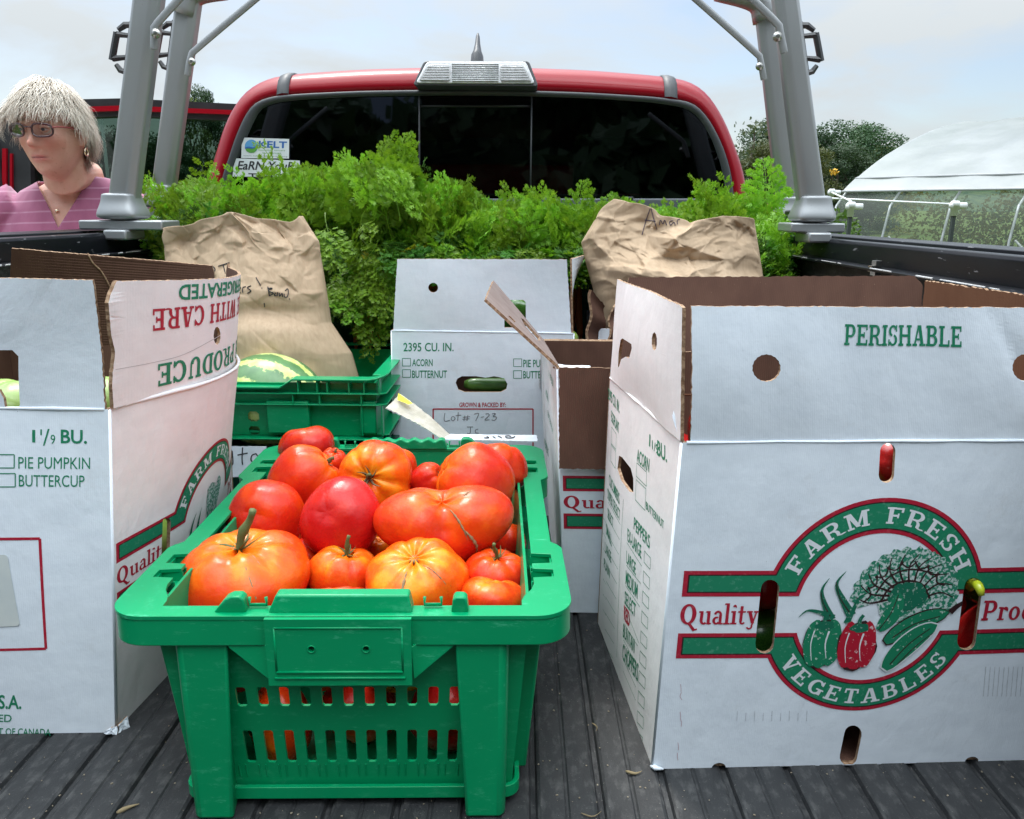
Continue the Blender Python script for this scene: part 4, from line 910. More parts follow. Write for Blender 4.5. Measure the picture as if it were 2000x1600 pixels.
    while k < 6500:
        a = r2.uniform(-math.pi, math.pi); z = r2.uniform(-.62, 1); s_ = math.sqrt(1-z*z); x, y = s_*math.sin(a), s_*math.cos(a)
        # hairline: forehead above, temples behind the eyes, nape below
        if y > .1 and z < .52: continue
        if -.25 < y <= .1 and z < .18+.5*max(0, y): continue
        if y <= -.25 and z < -.62: continue
        ln = r2.uniform(.05, .095) if z > .1 else r2.uniform(.03, .055); mi = r2.choices((0, 1, 2), (5, 3, 3))[0]
        if y > .1: ln = r2.uniform(.04, .085)
        strand(x*.0765, y*.1, z*.119, ln, r2.uniform(.08, .24), k, r2.uniform(.0004, .0011), mi); k += 1
    for i in range(160):                                                # wisps blown forward past the glasses, and at the temple
        strand(r2.uniform(.045, .072), r2.uniform(.03, .07), r2.uniform(.055, .085), r2.uniform(.06, .10), r2.uniform(.2, .4), i, .0008, r2.choice((0, 2)), (.6, .35, -.25))
    hr = link(bpy.data.objects.new('hair', None), root)
    for bm, m_ in zip(bms, HM): frombm('strands', bm, m_, hr, True)['kind'] = 'stuff'
    bm = bmesh.new(); rows = []                                          # dense under-layer
    for j in range(25):
        th = math.pi*.66*j/24; row = []
        for i in range(48):
            a = 2*math.pi*i/48; x, y, z = math.sin(th)*math.sin(a), math.sin(th)*math.cos(a), math.cos(th); lim = .56 if y > .12 else (.26+.5*max(0, y) if y > -.25 else -.55)
            if z < lim: z = lim; s_ = math.sqrt(max(0, 1-z*z)); x, y = s_*math.sin(a), s_*math.cos(a)
            kk = 1.045+.05*max(0, z)+.02*noise.noise(V((x*4, y*4, z*4))); row.append(bm.verts.new(HL(x*.0765*kk, y*.1*kk, z*.119*kk)))
        rows.append(row)
    for a_, b_ in zip(rows, rows[1:]):
        for i in range(48): bm.faces.new((a_[i], a_[(i+1) % 48], b_[(i+1) % 48], b_[i]))
    bmesh.ops.remove_doubles(bm, verts=bm.verts, dist=1e-5); bmesh.ops.recalc_face_normals(bm, faces=bm.faces); frombm('hair_base', bm, HM[0], hr, True)
    anchor(root, (cx_, cy_, GZ)); return root
person()
# ======================================================================= boards: panels, flaps and print
class Quad:
    """a board seen from its outer side: corners bottom-left, bottom-right, top-right, top-left in world metres"""
    def __init__(s, bl, br, tr, tl, bulge=None):
        s.c = [V(p) for p in (bl, br, tr, tl)]; bl, br, tr, tl = s.c
        s.W = ((br-bl).length+(tr-tl).length)/2; s.H = ((tl-bl).length+(tr-br).length)/2
        s.n = ((br-bl)+(tr-tl)).cross((tl-bl)+(tr-br)).normalized(); s.b = bulge
    def at(s, u, v, w=0):
        a, b = u/s.W, v/s.H; p = (s.c[0]*(1-a)+s.c[1]*a)*(1-b)+(s.c[3]*(1-a)+s.c[2]*a)*b
        if s.b: w = w+s.b(a, b)
        return p+s.n*w
    def uv(s, px, py):
        u, v = s.W/2, s.H/2
        for _ in range(14):
            x, y = proj(s.at(u, v)); e = 1e-4; xa, ya = proj(s.at(u+e, v)); xb, yb = proj(s.at(u, v+e))
            A = np.array([[(xa-x)/e, (xb-x)/e], [(ya-y)/e, (yb-y)/e]])
            try: d = np.linalg.solve(A, [px-x, py-y])
            except np.linalg.LinAlgError: break
            u += max(-.2, min(.2, d[0])); v += max(-.2, min(.2, d[1]))
        return (u, v)
    def px(s, pts): return [s.uv(*p) for p in pts]
def rag(pts, amp=.0005, step=.004, rr=random.Random(11)):
    """board edges are cut a little rough"""
    out = []
    for i in range(len(pts)):
        a = V((*pts[i], 0)); b = V((*pts[(i+1) % len(pts)], 0)); n = max(1, int((b-a).length/step)); t = (b-a).normalized() if (b-a).length else V((1, 0, 0)); q = V((-t.y, t.x, 0))
        for k in range(n):
            p = a.lerp(b, k/n)+(q*rr.uniform(-amp, amp) if k else V((0, 0, 0))); out.append((p.x, p.y))
    return out
def oval(cx_, cy_, rx, ry, n=26, jag=0):
    return [(cx_+rx*math.cos(t*2*math.pi/n)*(1+jag*(t % 2)), cy_+ry*math.sin(t*2*math.pi/n)*(1+jag*(t % 2))) for t in range(n)]
def stadium(a, b, r, n=8):
    a, b = V((*a, 0)), V((*b, 0)); t = (b-a).normalized(); q = V((-t.y, t.x, 0)); out = []
    for k in range(n+1): an = math.pi*k/n; p = b+r*(q*math.cos(an)+t*math.sin(an)); out.append((p.x, p.y))
    for k in range(n+1): an = math.pi*k/n; p = a+r*(-q*math.cos(an)-t*math.sin(an)); out.append((p.x, p.y))
    return out
def board(name, Q, parent, outer=None, holes=(), t=.004, mats=(None, None, None), cuts=(0, 0), ragged=.0005, label=None):
    outer = outer or [(0, 0), (Q.W, 0), (Q.W, Q.H), (0, Q.H)]
    if ragged: outer = rag(outer, ragged)
    polys = [[V((*p, 0)) for p in pl] for pl in [outer]+list(holes)]
    tri = tessellate_polygon(polys); flat = [p for pl in polys for p in pl]
    bm = bmesh.new(); bv = [bm.verts.new(p) for p in flat]
    for f in tri:
        if len(set(f)) == 3:
            a, b, c = (flat[i] for i in f)
            if abs((b-a).cross(c-a).z) < 1e-12: continue
            ff = (bv[f[0]], bv[f[1]], bv[f[2]]) if (b-a).cross(c-a).z > 0 else (bv[f[0]], bv[f[2]], bv[f[1]])
            try: bm.faces.new(ff)
            except ValueError: pass
    for ax_, k, ln in ((0, cuts[0], Q.W), (1, cuts[1], Q.H)):
        for i in range(1, k):
            co = [0, 0, 0]; co[ax_] = ln*i/k; no_ = [0, 0, 0]; no_[ax_] = 1
            bmesh.ops.bisect_plane(bm, geom=bm.verts[:]+bm.edges[:]+bm.faces[:], plane_co=co, plane_no=no_)
    bm.verts.index_update(); P = [v.co.copy() for v in bm.verts]; F_ = [[v.index for v in f.verts] for f in bm.faces]
    E_ = []
    for f in bm.faces:
        k = len(f.verts)
        for i in range(k):
            e = f.edges[i]
            if len(e.link_faces) == 1: E_.append((f.loops[i].vert.index, f.loops[i].link_loop_next.vert.index))
    bm.free(); n = len(P)
    vs = [Q.at(p.x, p.y, 0) for p in P]+[Q.at(p.x, p.y, -t) for p in P]
    fs = [tuple(f) for f in F_]+[tuple(i+n for i in f[::-1]) for f in F_]+[(b, a, a+n, b+n) for a, b in E_]
    me = bpy.data.meshes.new(name); me.from_pydata([tuple(v) for v in vs], [], fs)
    m0, m1, m2 = (mats[0] or CARD), (mats[1] or BROWN), (mats[2] or EDGE)
    for m in (m0, m1, m2): me.materials.append(m)
    k = len(F_); me.polygons.foreach_set('material_index', [0]*k+[1]*k+[2]*len(E_))
    uvl = me.uv_layers.new(name='UVMap'); uvs = []
    for pl in me.polygons:
        for li in pl.loop_indices:
            p = P[me.loops[li].vertex_index % n]; uvs += [p.x, p.y]
    uvl.data.foreach_set('uv', uvs)
    o = bpy.data.objects.new(name, me); link(o, parent)
    if label: o['label'] = label
    return o
def crease(Q, v, parent, u0=0, u1=None, r=.0016, m=None):
    u1 = Q.W if u1 is None else u1; k = 14; rr = random.Random(int(v*1e4))
    return tubeo('crease', [Q.at(u0+(u1-u0)*i/k, v+rr.uniform(-.0004, .0004), -.0004) for i in range(k+1)], [r*rr.uniform(.7, 1.15) for i in range(k+1)], m or CARD, parent, 6)
from mathutils.geometry import delaunay_2d_cdt
def inpoly(x, y, P):
    c = False; n = len(P); j = n-1
    for i in range(n):
        if (P[i][1] > y) != (P[j][1] > y) and x < (P[j][0]-P[i][0])*(y-P[i][1])/(P[j][1]-P[i][1])+P[i][0]: c = not c
        j = i
    return c
def cutpoly(pts, slots):
    """triangles of an outline with the die-cut slots left open, or None when no slot touches it"""
    bb = lambda P: (min(p[0] for p in P), min(p[1] for p in P), max(p[0] for p in P), max(p[1] for p in P))
    A = bb(pts); near = [s for s in slots if (B := bb(s))[0] < A[2] and B[2] > A[0] and B[1] < A[3] and B[3] > A[1]]
    if not near: return None
    vs = [V((p[0], p[1])) for p in pts]; eds = [(i, (i+1) % len(pts)) for i in range(len(pts))]
    for s in near: k = len(vs); vs += [V((p[0], p[1])) for p in s]; eds += [(k+i, k+(i+1) % len(s)) for i in range(len(s))]
    vo, _, fo, _, _, _ = delaunay_2d_cdt(vs, eds, [], 0, 1e-7); out = []
    for f in fo:
        cx2 = sum(vo[i].x for i in f)/len(f); cy2 = sum(vo[i].y for i in f)/len(f)
        if inpoly(cx2, cy2, pts) and not any(inpoly(cx2, cy2, s) for s in near): out.append([(vo[i].x, vo[i].y) for i in f])
    return out
def opened(Q, polys):
    sl_ = getattr(Q, 'slots', None)
    if not sl_: return polys
    out = []
    for p in polys: c = cutpoly(p, sl_); out += [p] if c is None else c
    return out
def printed(name, Q, polys, w, m, parent, k=6):
    """flat print: closed outlines in board metres, laid a fraction of a millimetre above the board"""
    bm = bmesh.new(); polys = opened(Q, polys)
    for pts in polys:
        vs = [V((*p, 0)) for p in pts]; tri = tessellate_polygon([vs]); bv = [bm.verts.new(p) for p in vs]
        for f in tri:
            if len(set(f)) < 3: continue
            a, b, c = (vs[i] for i in f); cr = (b-a).cross(c-a).z
            if abs(cr) < 1e-13: continue
            try: bm.faces.new([bv[i] for i in (f if cr > 0 else (f[0], f[2], f[1]))])
            except ValueError: pass
    if Q.b:
        for i in range(1, 24):
            bmesh.ops.bisect_plane(bm, geom=bm.verts[:]+bm.edges[:]+bm.faces[:], plane_co=(Q.W*i/24, 0, 0), plane_no=(1, 0, 0))
            bmesh.ops.bisect_plane(bm, geom=bm.verts[:]+bm.edges[:]+bm.faces[:], plane_co=(0, Q.H*i/24, 0), plane_no=(0, 1, 0))
    for v in bm.verts: v.co = Q.at(v.co.x, v.co.y, w)
    return frombm(name, bm, m, parent)
def line(a, b, w):
    a, b = V((*a, 0)), V((*b, 0)); t = (b-a).normalized(); q = V((-t.y, t.x, 0))*w/2; return [tuple((a-q).xy), tuple((b-q).xy), tuple((b+q).xy), tuple((a+q).xy)]
def frame4(p, w):
    """outline of a quadrilateral as four bars"""
    return [line(p[i], p[(i+1) % 4], w) for i in range(4)]
def words(name, Q, items, w, m, parent):
    """items: (text, baseline start, baseline end, cap top over the start[, weight]) in pixels of the photograph"""
    vs, fs = [], []
    for it in items:
        bl, br, tl = (Q.uv(*p) for p in it[1:4]) if not (len(it) > 5 and it[5] == 'uv') else it[1:4]
        v, g = ptext(it[0], bl, br, tl, None, 0, it[4] if len(it) > 4 else .012); n = len(vs)
        vs += [(p.x, p.y) for p in v]; fs += [tuple(i+n for i in p) for p in g]
    if Q.b:
        bm = bmesh.new(); bv = [bm.verts.new((*p, 0)) for p in vs]
        for f in fs:
            try: bm.faces.new([bv[i] for i in f])
            except ValueError: pass
        for i in range(1, 24): bmesh.ops.bisect_plane(bm, geom=bm.verts[:]+bm.edges[:]+bm.faces[:], plane_co=(Q.W*i/24, 0, 0), plane_no=(1, 0, 0))
        for v in bm.verts: v.co = Q.at(v.co.x, v.co.y, w)
        return frombm(name, bm, m, parent)
    return pyd(name, [Q.at(x, y, w) for x, y in vs], fs, m, parent)
# ---- slab serif capitals and a heavy old-style roman, drawn as strokes: each glyph = (width, [polygons]), cap height 1
def rc(x0, y0, x1, y1): return [(x0, y0), (x1, y0), (x1, y1), (x0, y1)]
def dg(xa, ya, xb, yb, w): return [(xa, ya), (xa+w, ya), (xb+w, yb), (xb, yb)]
def rg_(cx_, cy_, rx, ry, ix, iy, a0, a1, n=14):
    A = [math.radians(a0+(a1-a0)*i/n) for i in range(n+1)]
    return [(cx_+rx*math.cos(a), cy_+ry*math.sin(a)) for a in A]+[(cx_+ix*math.cos(a), cy_+iy*math.sin(a)) for a in reversed(A)]
T_ = .115
def sv(x, w=.2, e=.09, bot=True, top=True):                       # stem with slab serifs
    r = [rc(x, 0, x+w, 1)]
    if bot: r.append(rc(x-e, 0, x+w+e, T_))
    if top: r.append(rc(x-e, 1-T_, x+w+e, 1))
    return r
SL = {
 'F': (.80, sv(.1)+[rc(.2, 1-T_, .74, 1), rc(.64, .72, .74, 1), rc(.3, .44, .56, .56), rc(.5, .36, .58, .64)]),
 'A': (.96, [dg(.10, 0, .38, 1, .12), dg(.62, 0, .40, 1, .22), rc(.22, .27, .70, .37), rc(0, 0, .34, T_), rc(.52, 0, .96, T_), rc(.36, .9, .60, 1)]),
 'R': (.96, sv(.1)+[rc(.2, 1-T_, .5, 1), rc(.2, .42, .5, .53), rg_(.48, .71, .32, .29, .13, .18, -90, 90), rg_(.45, .2, .30, .27, .12, .2, 0, 85), rc(.57, .06, .75, .22), rg_(.83, .12, .26, .12, .1, .04, 180, 330)]),
 'M': (1.14, [rc(.10, 0, .22, 1), rc(.80, 0, 1.0, 1), dg(.44, .08, .10, 1, .22), dg(.46, .08, .78, 1, .12), rc(0, 0, .34, T_), rc(.70, 0, 1.1, T_), rc(0, 1-T_, .3, 1), rc(.78, 1-T_, 1.1, 1)]),
 'E': (.84, sv(.1)+[rc(.2, 1-T_, .76, 1), rc(.2, 0, .78, T_), rc(.66, .74, .76, 1), rc(.68, 0, .78, .28), rc(.3, .44, .56, .56), rc(.5, .36, .58, .64)]),
 'S': (.78, [rg_(.38, .72, .33, .28, .16, .18, 20, 255), rg_(.38, .28, .34, .28, .16, .18, -160, 75), rc(.60, .68, .69, 1), rc(.04, 0, .13, .32)]),
 'H': (1.06, sv(.1)+sv(.72)+[rc(.2, .44, .8, .56)]),
 'V': (.96, [dg(.42, 0, .10, 1, .22), dg(.44, 0, .72, 1, .12), rc(0, 1-T_, .44, 1), rc(.58, 1-T_, .96, 1)]),
 'G': (.96, [rg_(.5, .5, .46, .5, .24, .38, 35, 325), rc(.68, .06, .88, .44), rc(.54, .36, .98, .46), rc(.76, .68, .85, 1)]),
 'T': (.88, [rc(.34, 0, .54, 1), rc(.2, 0, .68, T_), rc(.04, 1-T_, .84, 1), rc(.04, .7, .14, 1), rc(.74, .7, .84, 1)]),
 'B': (.88, sv(.1)+[rc(.2, 1-T_, .48, 1), rc(.2, .46, .5, .57), rc(.2, 0, .5, T_), rg_(.46, .745, .30, .255, .11, .15, -90, 90), rg_(.47, .28, .34, .28, .14, .17, -90, 90)]),
 'L': (.82, sv(.1)+[rc(.2, 0, .76, T_), rc(.66, 0, .76, .32)]),
 'P': (.84, sv(.1)+[rc(.2, 1-T_, .48, 1), rc(.2, .38, .48, .49), rg_(.46, .69, .32, .31, .12, .20, -90, 90)]),
 'I': (.42, sv(.1)), 'D': (.94, sv(.1)+[rc(.2, 1-T_, .42, 1), rc(.2, 0, .42, T_), rg_(.42, .5, .46, .5, .24, .39, -90, 90)]),
 'O': (.98, [rg_(.49, .5, .46, .51, .23, .39, 0, 360, 28)]), 'U': (.98, [rc(.1, .3, .3, 1), rc(.68, .3, .78, 1), rg_(.44, .32, .34, .33, .14, .22, 180, 360), rc(0, 1-T_, .4, 1), rc(.58, 1-T_, .9, 1)]),
 'C': (.86, [rg_(.48, .5, .46, .51, .24, .39, 38, 322), rc(.72, .68, .81, 1), rc(.72, 0, .81, .3)]),
 'Q': (1.08, [rg_(.5, .5, .48, .51, .23, .40, 0, 360, 28), [(.42, .1), (.62, .1), (.95, -.22), (1.1, -.2), (1.1, -.28), (.85, -.34)]]),
 'u': (.74, [rc(.08, .2, .26, .66), rc(.5, 0, .68, .66), rg_(.32, .2, .24, .21, .07, .11, 180, 320), rc(0, .58, .2, .66), rc(.42, .58, .6, .66), rc(.6, 0, .76, .08)]),
 'a': (.66, [rc(.42, .0, .59, .46), rg_(.34, .44, .25, .24, .1, .14, 0, 165), rg_(.28, .19, .24, .20, .08, .11, 60, 330), rc(.55, 0, .68, .08)]),
 'l': (.36, [rc(.1, 0, .28, 1.04), rc(0, 0, .38, .08), rc(.0, .96, .2, 1.04)]), 'i': (.36, [rc(.1, 0, .28, .66), rc(0, 0, .38, .08), rc(0, .58, .2, .66), rg_(.19, .86, .11, .11, .0, .0, 0, 360)]),
 't': (.48, [rc(.12, .14, .29, .9), rc(0, .58, .46, .66), rg_(.31, .16, .19, .17, .05, .08, 180, 330)]), 'y': (.70, [dg(.30, .05, .06, .66, .2), dg(.30, -.1, .54, .66, .1), rg_(.22, -.1, .2, .16, .10, .08, 200, 360), rc(0, .58, .34, .66), rc(.42, .58, .72, .66)]),
 'r': (.54, [rc(.08, 0, .26, .66), rc(0, 0, .38, .08), rc(0, .58, .2, .66), rg_(.38, .50, .16, .17, .0, .0, -20, 160)]),
 'o': (.68, [rg_(.33, .33, .31, .35, .13, .25, 0, 360, 24)]), 'd': (.74, [rc(.46, 0, .64, 1.04), rg_(.32, .33, .29, .35, .12, .24, 40, 320), rc(.36, .96, .5, 1.04), rc(.6, 0, .74, .08)]),
 'c': (.58, [rg_(.33, .33, .30, .35, .12, .24, 45, 318), rg_(.48, .52, .09, .09, 0, 0, 0, 360)]), 'e': (.62, [rg_(.32, .33, .30, .35, .12, .24, 0, 318), rc(.1, .33, .6, .41)]), ' ': (.42, []),
}
def slab(s, place, track=.06):
    """polygons of a string; place(x, y) maps text space to board metres"""
    out = []; x = 0
    for ch in s:
        wd2, pl = SL[ch]
        for p in pl: out.append([(a+x, b) for a, b in p])
        x += wd2+track
    return x-track, out
def slab_line(Q, s, bl, br, tl, track=.06, inuv=False):
    W_, pl = slab(s, None, track)
    bl, br, tl = (V((*(q if inuv else Q.uv(*q)), 0)) for q in (bl, br, tl))
    return [[tuple((bl+(br-bl)*(x/W_)+(tl-bl)*y).xy) for x, y in p] for p in pl]
def layered(name, Q, polys, w, m, parent, dw=.00002):
    """overlapping strokes: each a hair above the last so no two faces share a plane"""
    bm = bmesh.new(); L_i = []
    for i, p in enumerate(polys): L_i += [(i, q) for q in opened(Q, [p])]
    for i, pts in L_i:
        tri = tessellate_polygon([[V((*p, 0)) for p in pts]]); bv = [bm.verts.new(Q.at(*p, w+dw*(i % 7))) for p in pts]
        for f in tri:
            if len(set(f)) == 3:
                try: bm.faces.new([bv[j] for j in f])
                except ValueError: pass
    return frombm(name, bm, m, parent)
# ---- the round emblem with its two bands
def emblem(Q, parent, cu, cv, Rr, xl, xr, clip=None, text=True, quality=True, veg=True, sx=1.0):
    c = lambda x, y: (cu+x*Rr*sx, cv+y*Rr)
    def half(sign, ins):
        R_, r_ = 1-ins, .69+ins; y0, y1 = (.125+ins, .36-ins) if sign > 0 else (.22+ins, .46-ins)
        a1 = math.asin(y1/R_); a0 = math.asin(y0/r_); n = 40; L_ = [(xl+ins*1.2, sign*y0), (xl+ins*1.2, sign*y1)]
        L_ += [(-R_*math.cos(a1+(math.pi-2*a1)*i/n), sign*R_*math.sin(a1+(math.pi-2*a1)*i/n)) for i in range(n+1)]
        L_ += [(xr-ins*1.2, sign*y1), (xr-ins*1.2, sign*y0)]
        L_ += [(r_*math.cos(a0+(math.pi-2*a0)*i/n), sign*r_*math.sin(a0+(math.pi-2*a0)*i/n)) for i in range(n+1)]
        return [c(*p) for p in L_]
    P_ = lambda ins, w, m: printed('print', Q, [q for q in (half(1, ins), half(-1, ins)) if q], w, m, parent)
    P_(0, .0003, PRED); P_(.034, .0004, PDARK); P_(.045, .0005, PGREEN)
    if text:
        polys = []
        for s, r0, a_c, half_, inv in (('FARM FRESH', .775, 90, 66, 1), ('VEGETABLES', .925, 270, 58, -1)):
            W_, pl = slab(s, None, .16); h = .145
            for p in pl:
                q = []
                for x, y in p:
                    a = math.radians(a_c-inv*(-half_+2*half_*x/W_)*1.0) if inv > 0 else math.radians(a_c+(-half_+2*half_*x/W_))
                    rr_ = r0+h*y if inv > 0 else r0-h*y; q.append(c(rr_*math.cos(a), rr_*math.sin(a)))
                polys.append(q)
        layered('lettering', Q, polys, .0006, PWHITE, parent)
    if quality:
        pl = slab_line(Q, 'Quality', c(xl-.0, -.135), c(-.98-.04, -.135), c(xl, .055), .05, True)+slab_line(Q, 'Produce', c(1.02, -.135), c(xr, -.135), c(1.02, .055), .05, True)
        layered('lettering', Q, pl, .0004, PRED, parent)
    if veg: vegart(Q, parent, c)
def blob(c, x, y, rx, ry, n=22, wob=.06, rot=0, seed=1, fr=5):
    r2 = random.Random(seed); ph = [r2.uniform(0, 6) for _ in range(3)]; out = []
    for i in range(n):
        t = 2*math.pi*i/n; k = 1+wob*math.sin(fr*t+ph[0])+wob*.6*math.sin((fr*2+1)*t+ph[1]); a, b = rx*k*math.cos(t), ry*k*math.sin(t)
        out.append(c(x+a*math.cos(rot)-b*math.sin(rot), y+a*math.sin(rot)+b*math.cos(rot)))
    return out
def curvep(c, pts, w0, w1=None, n=14):
    w1 = w0 if w1 is None else w1; P = smoothline([V((*p, 0)) for p in pts], n); L_, R_2 = [], []
    for i, p in enumerate(P):
        t = (P[min(i+1, n-1)]-P[max(i-1, 0)]).normalized(); q = V((-t.y, t.x, 0)); k = math.sin(math.pi*min(1, (i+.3)/(n-1)))**.4 if w1 == 'leaf' else 1
        w = w0*k if w1 == 'leaf' else w0+(w1-w0)*i/(n-1); L_.append(c(*(p+q*w).xy)); R_2.append(c(*(p-q*w).xy))
    return L_+R_2[::-1]
def vegart(Q, parent, c0_):
    c = lambda x, y: c0_(x*.88+.01, y*.88+.045)
    G = lambda n, polys, w, m: layered(n, Q, polys, w, m, parent, .000012)
    # leafy head: outer frill, inner leaves with dark veins
    let = []; vein = []; r2 = random.Random(4)
    for i in range(15):
        a = math.radians(-12+i*13.5); x, y = .30+.43*math.cos(a), .06+.40*math.sin(a); let.append(blob(c, x, y, .13, .11, 18, .10, a, i, 5))
    for i in range(9):
        a = math.radians(5+i*20); let.append(blob(c, .30+.26*math.cos(a), .06+.25*math.sin(a), .13, .11, 18, .09, a, 30+i, 5))
    let.append(blob(c, .32, .05, .30, .26, 30, .04, 0, 3))
    G('print', let, .0006, PLEAF)
    for i in range(12):
        a = math.radians(0+i*16); p0 = (.30+.16*math.cos(a), .04+.14*math.sin(a)); p1 = (.30+.36*math.cos(a+.18), .05+.34*math.sin(a+.18)); p2 = (.30+.50*math.cos(a+.02), .05+.47*math.sin(a+.02)); vein.append(curvep(c, [p0, p1, p2], .012, .005))
    for i in range(8):
        a = math.radians(20+i*20); b2 = a+.42; vein.append(curvep(c, [(.30+.42*math.cos(a), .05+.40*math.sin(a)), (.30+.36*math.cos((a+b2)/2), .05+.33*math.sin((a+b2)/2)), (.30+.42*math.cos(b2), .05+.40*math.sin(b2))], .008, .008))
    vein += [curvep(c, [(.06, .02), (.12, .16), (.28, .24), (.46, .20), (.56, .05)], .012, .010), curvep(c, [(.0, .12), (.10, .28), (.30, .36), (.55, .32)], .010, .008)]
    G('print', vein, .00075, PDARK)
    G('print', [blob(c, .33, .08, .20, .15, 26, .05, 0, 9)], .0009, PLEAFD)
    # hot peppers
    ch = [curvep(c, [(-.42, -.16), (-.52, .02), (-.56, .16), (-.50, .28)], .045, .002), curvep(c, [(-.22, -.12), (-.34, .06), (-.42, .22), (-.34, .35)], .05, .002), curvep(c, [(-.40, -.14), (-.55, -.08), (-.68, -.06), (-.76, -.13)], .035, .002), curvep(c, [(-.26, -.2), (-.20, -.02), (-.16, .08), (-.05, .14)], .035, .002)]
    G('print', ch, .0009, PLEAFD); G('print', [curvep(c, [(-.44, -.12), (-.53, .02), (-.57, .14)], .006, .003), curvep(c, [(-.25, -.08), (-.37, .08), (-.43, .24)], .006, .003)], .0011, PDARK)
    lf = [curvep(c, [(.08, -.28), (.20, -.10), (.24, .12)], .09, 'leaf')]; G('print', lf, .0010, PPEPG); G('print', [curvep(c, [(.08, -.28), (.18, -.1), (.23, .1)], .006, .004)], .00112, PDARK)
    # courgettes
    G('print', [curvep(c, [(.16, -.42), (.34, -.28), (.58, -.16), (.80, -.10)], .11, 'leaf'), curvep(c, [(.80, -.10), (.86, -.04), (.92, .0)], .035, .02)], .00115, PDARK)
    G('print', [curvep(c, [(.17, -.41), (.34, -.28), (.58, -.16), (.79, -.10)], .095, 'leaf')], .0012, PPEPG)
    G('print', [curvep(c, [(.20, -.72), (.34, -.52), (.52, -.34), (.70, -.22)], .125, 'leaf')], .0013, PWHITE); G('print', [curvep(c, [(.21, -.71), (.34, -.52), (.52, -.34), (.69, -.23)], .112, 'leaf')], .00135, PPEPG)
    G('print', [curvep(c, [(.26, -.66), (.42, -.44), (.62, -.27)], .007, .005), curvep(c, [(.34, -.66), (.50, -.46), (.66, -.32)], .006, .004), curvep(c, [(.24, -.36), (.44, -.22), (.70, -.14)], .006, .004)], .0014, PDARK)
    # bell peppers
    def bell(x, y, m, lw, st):
        G('print', [blob(c, x, y, .205, .27, 28, .045, 0, st, 4)], lw, PDARK); G('print', [blob(c, x-.095, y+.01, .10, .255, 20, .03, 0, st+1, 3), blob(c, x+.095, y+.01, .10, .255, 20, .03, 0, st+2, 3), blob(c, x, y-.01, .12, .255, 20, .03, 0, st+3, 3)], lw+.00005, m)
        G('print', [curvep(c, [(x-.1, y+.15), (x-.12, y), (x-.09, y-.18)], .007, .003), curvep(c, [(x+.05, y+.14), (x+.03, y), (x+.06, y-.16)], .010, .003)], lw+.0001, PWHITE)
        G('print', [blob(c, x, y+.20, .10, .05, 14, .1, 0, 5), curvep(c, [(x, y+.18), (x-.01, y+.28), (x+.02, y+.34)], .022, .018)], lw+.00012, PLEAFD)
    bell(-.48, -.42, PPEPG, .0013, 5); bell(-.12, -.45, PPEPR, .0015, 9)
# ---- a produce box from its eight body corners (clockwise from front left, seen from above)
def prodbox(label, base4, top4, loc, bulges=None, holes=None, t=.004, mats=None, outers=None, group='white farm produce boxes'):
    bulges = bulges or {}; holes = holes or {}; mats = mats or {}
    root = thing('produce_box', label, 'box', group=group); fl, fr, br_, bl_ = [V(p) for p in base4]; tl, tr, ur, ul = [V(p) for p in top4]
    ins = lambda a, b, k=.0045: V(a)+(V(b)-V(a)).normalized()*k
    qs = {'front': Quad(fl, fr, tr, tl, bulges.get('front')), 'right': Quad(ins(fr, br_), ins(br_, fr), ins(ur, tr), ins(tr, ur), bulges.get('right')), 'back': Quad(br_, bl_, ul, ur, bulges.get('back')), 'left': Quad(ins(bl_, fl), ins(fl, bl_, .002), ins(tl, ul, .002), ins(ul, tl), bulges.get('left'))}
    ps = {}
    for k, Q in qs.items():
        h = holes.get(k, []); h = h(Q) if callable(h) else h; Q.slots = h
        ou = (outers or {}).get(k); ou = ou(Q) if ou else None
        ps[k] = board('side_panel', Q, root, ou, h, t, mats.get(k, (None, None, None)), (16, 12) if Q.b else (0, 0), 0)
    for a, b in ((fl, tl), (fr, tr)): tubeo('corner_fold', [V(a)+V((0, .0022, .001)), V(b)+V((0, .0022, -.001))], .0022, mats.get('corner', CARD), root, 8)
    bt = Quad(V(fl)+V((.004, .004, .002)), V(fr)+V((-.004, .004, .002)), V(br_)+V((-.004, -.004, .002)), V(bl_)+V((.004, -.004, .002)))
    board('bottom_panel', bt, root, None, [], .003, (BROWN, BROWN, EDGE), (0, 0), 0)
    return root, qs, ps
def pxshape(Q, pts, jag=0):
    p = Q.px(pts); return rag(p, jag, .0018, random.Random(3)) if jag else p
def hole_px(Q, cx_, cy_, rx, ry, n=26, jag=0): return Q.px(oval(cx_, cy_, rx, ry, n, jag))
def slot_px(Q, a, b, r, jag=.0): return Q.px(stadium(a, b, r))

# ======================================================================= right front box
fl, fr = V((.254, .728, 0)), V((.675, .752, 0)); bl_, br_ = V((.224, 1.040, 0)), V((.645, 1.062, 0))
tl = V((.264, .728, .362)); tr = V((.684, .752, .362)); ul = V((.228, 1.044, .360)); ur = V((.648, 1.064, .360))
def h_front(Q): return [slot_px(Q, (1734, 881), (1731, 928), 15), slot_px(Q, (1504, 1150), (1493, 1258), 18), slot_px(Q, (1901, 1146), (1887, 1252), 18), slot_px(Q, (1666, 1434), (1657, 1478), 17)]
def o_front(Q):
    o = [(0, 0)]
    for px_ in (1405, 1897):
        u = Q.uv(px_, 1490)[0]; o += [(u-.0075, 0)]+[(u-.0075*math.cos(a*math.pi/8), .0058*math.sin(a*math.pi/8)) for a in range(1, 8)]+[(u+.0075, 0)]
    return o+[(Q.W, 0), (Q.W, Q.H), (0, Q.H)]
def h_left(Q): return [Q.px([(1209, 890), (1215, 893), (1232, 915), (1237, 935), (1237, 962), (1229, 960), (1213, 938), (1206, 915)])]
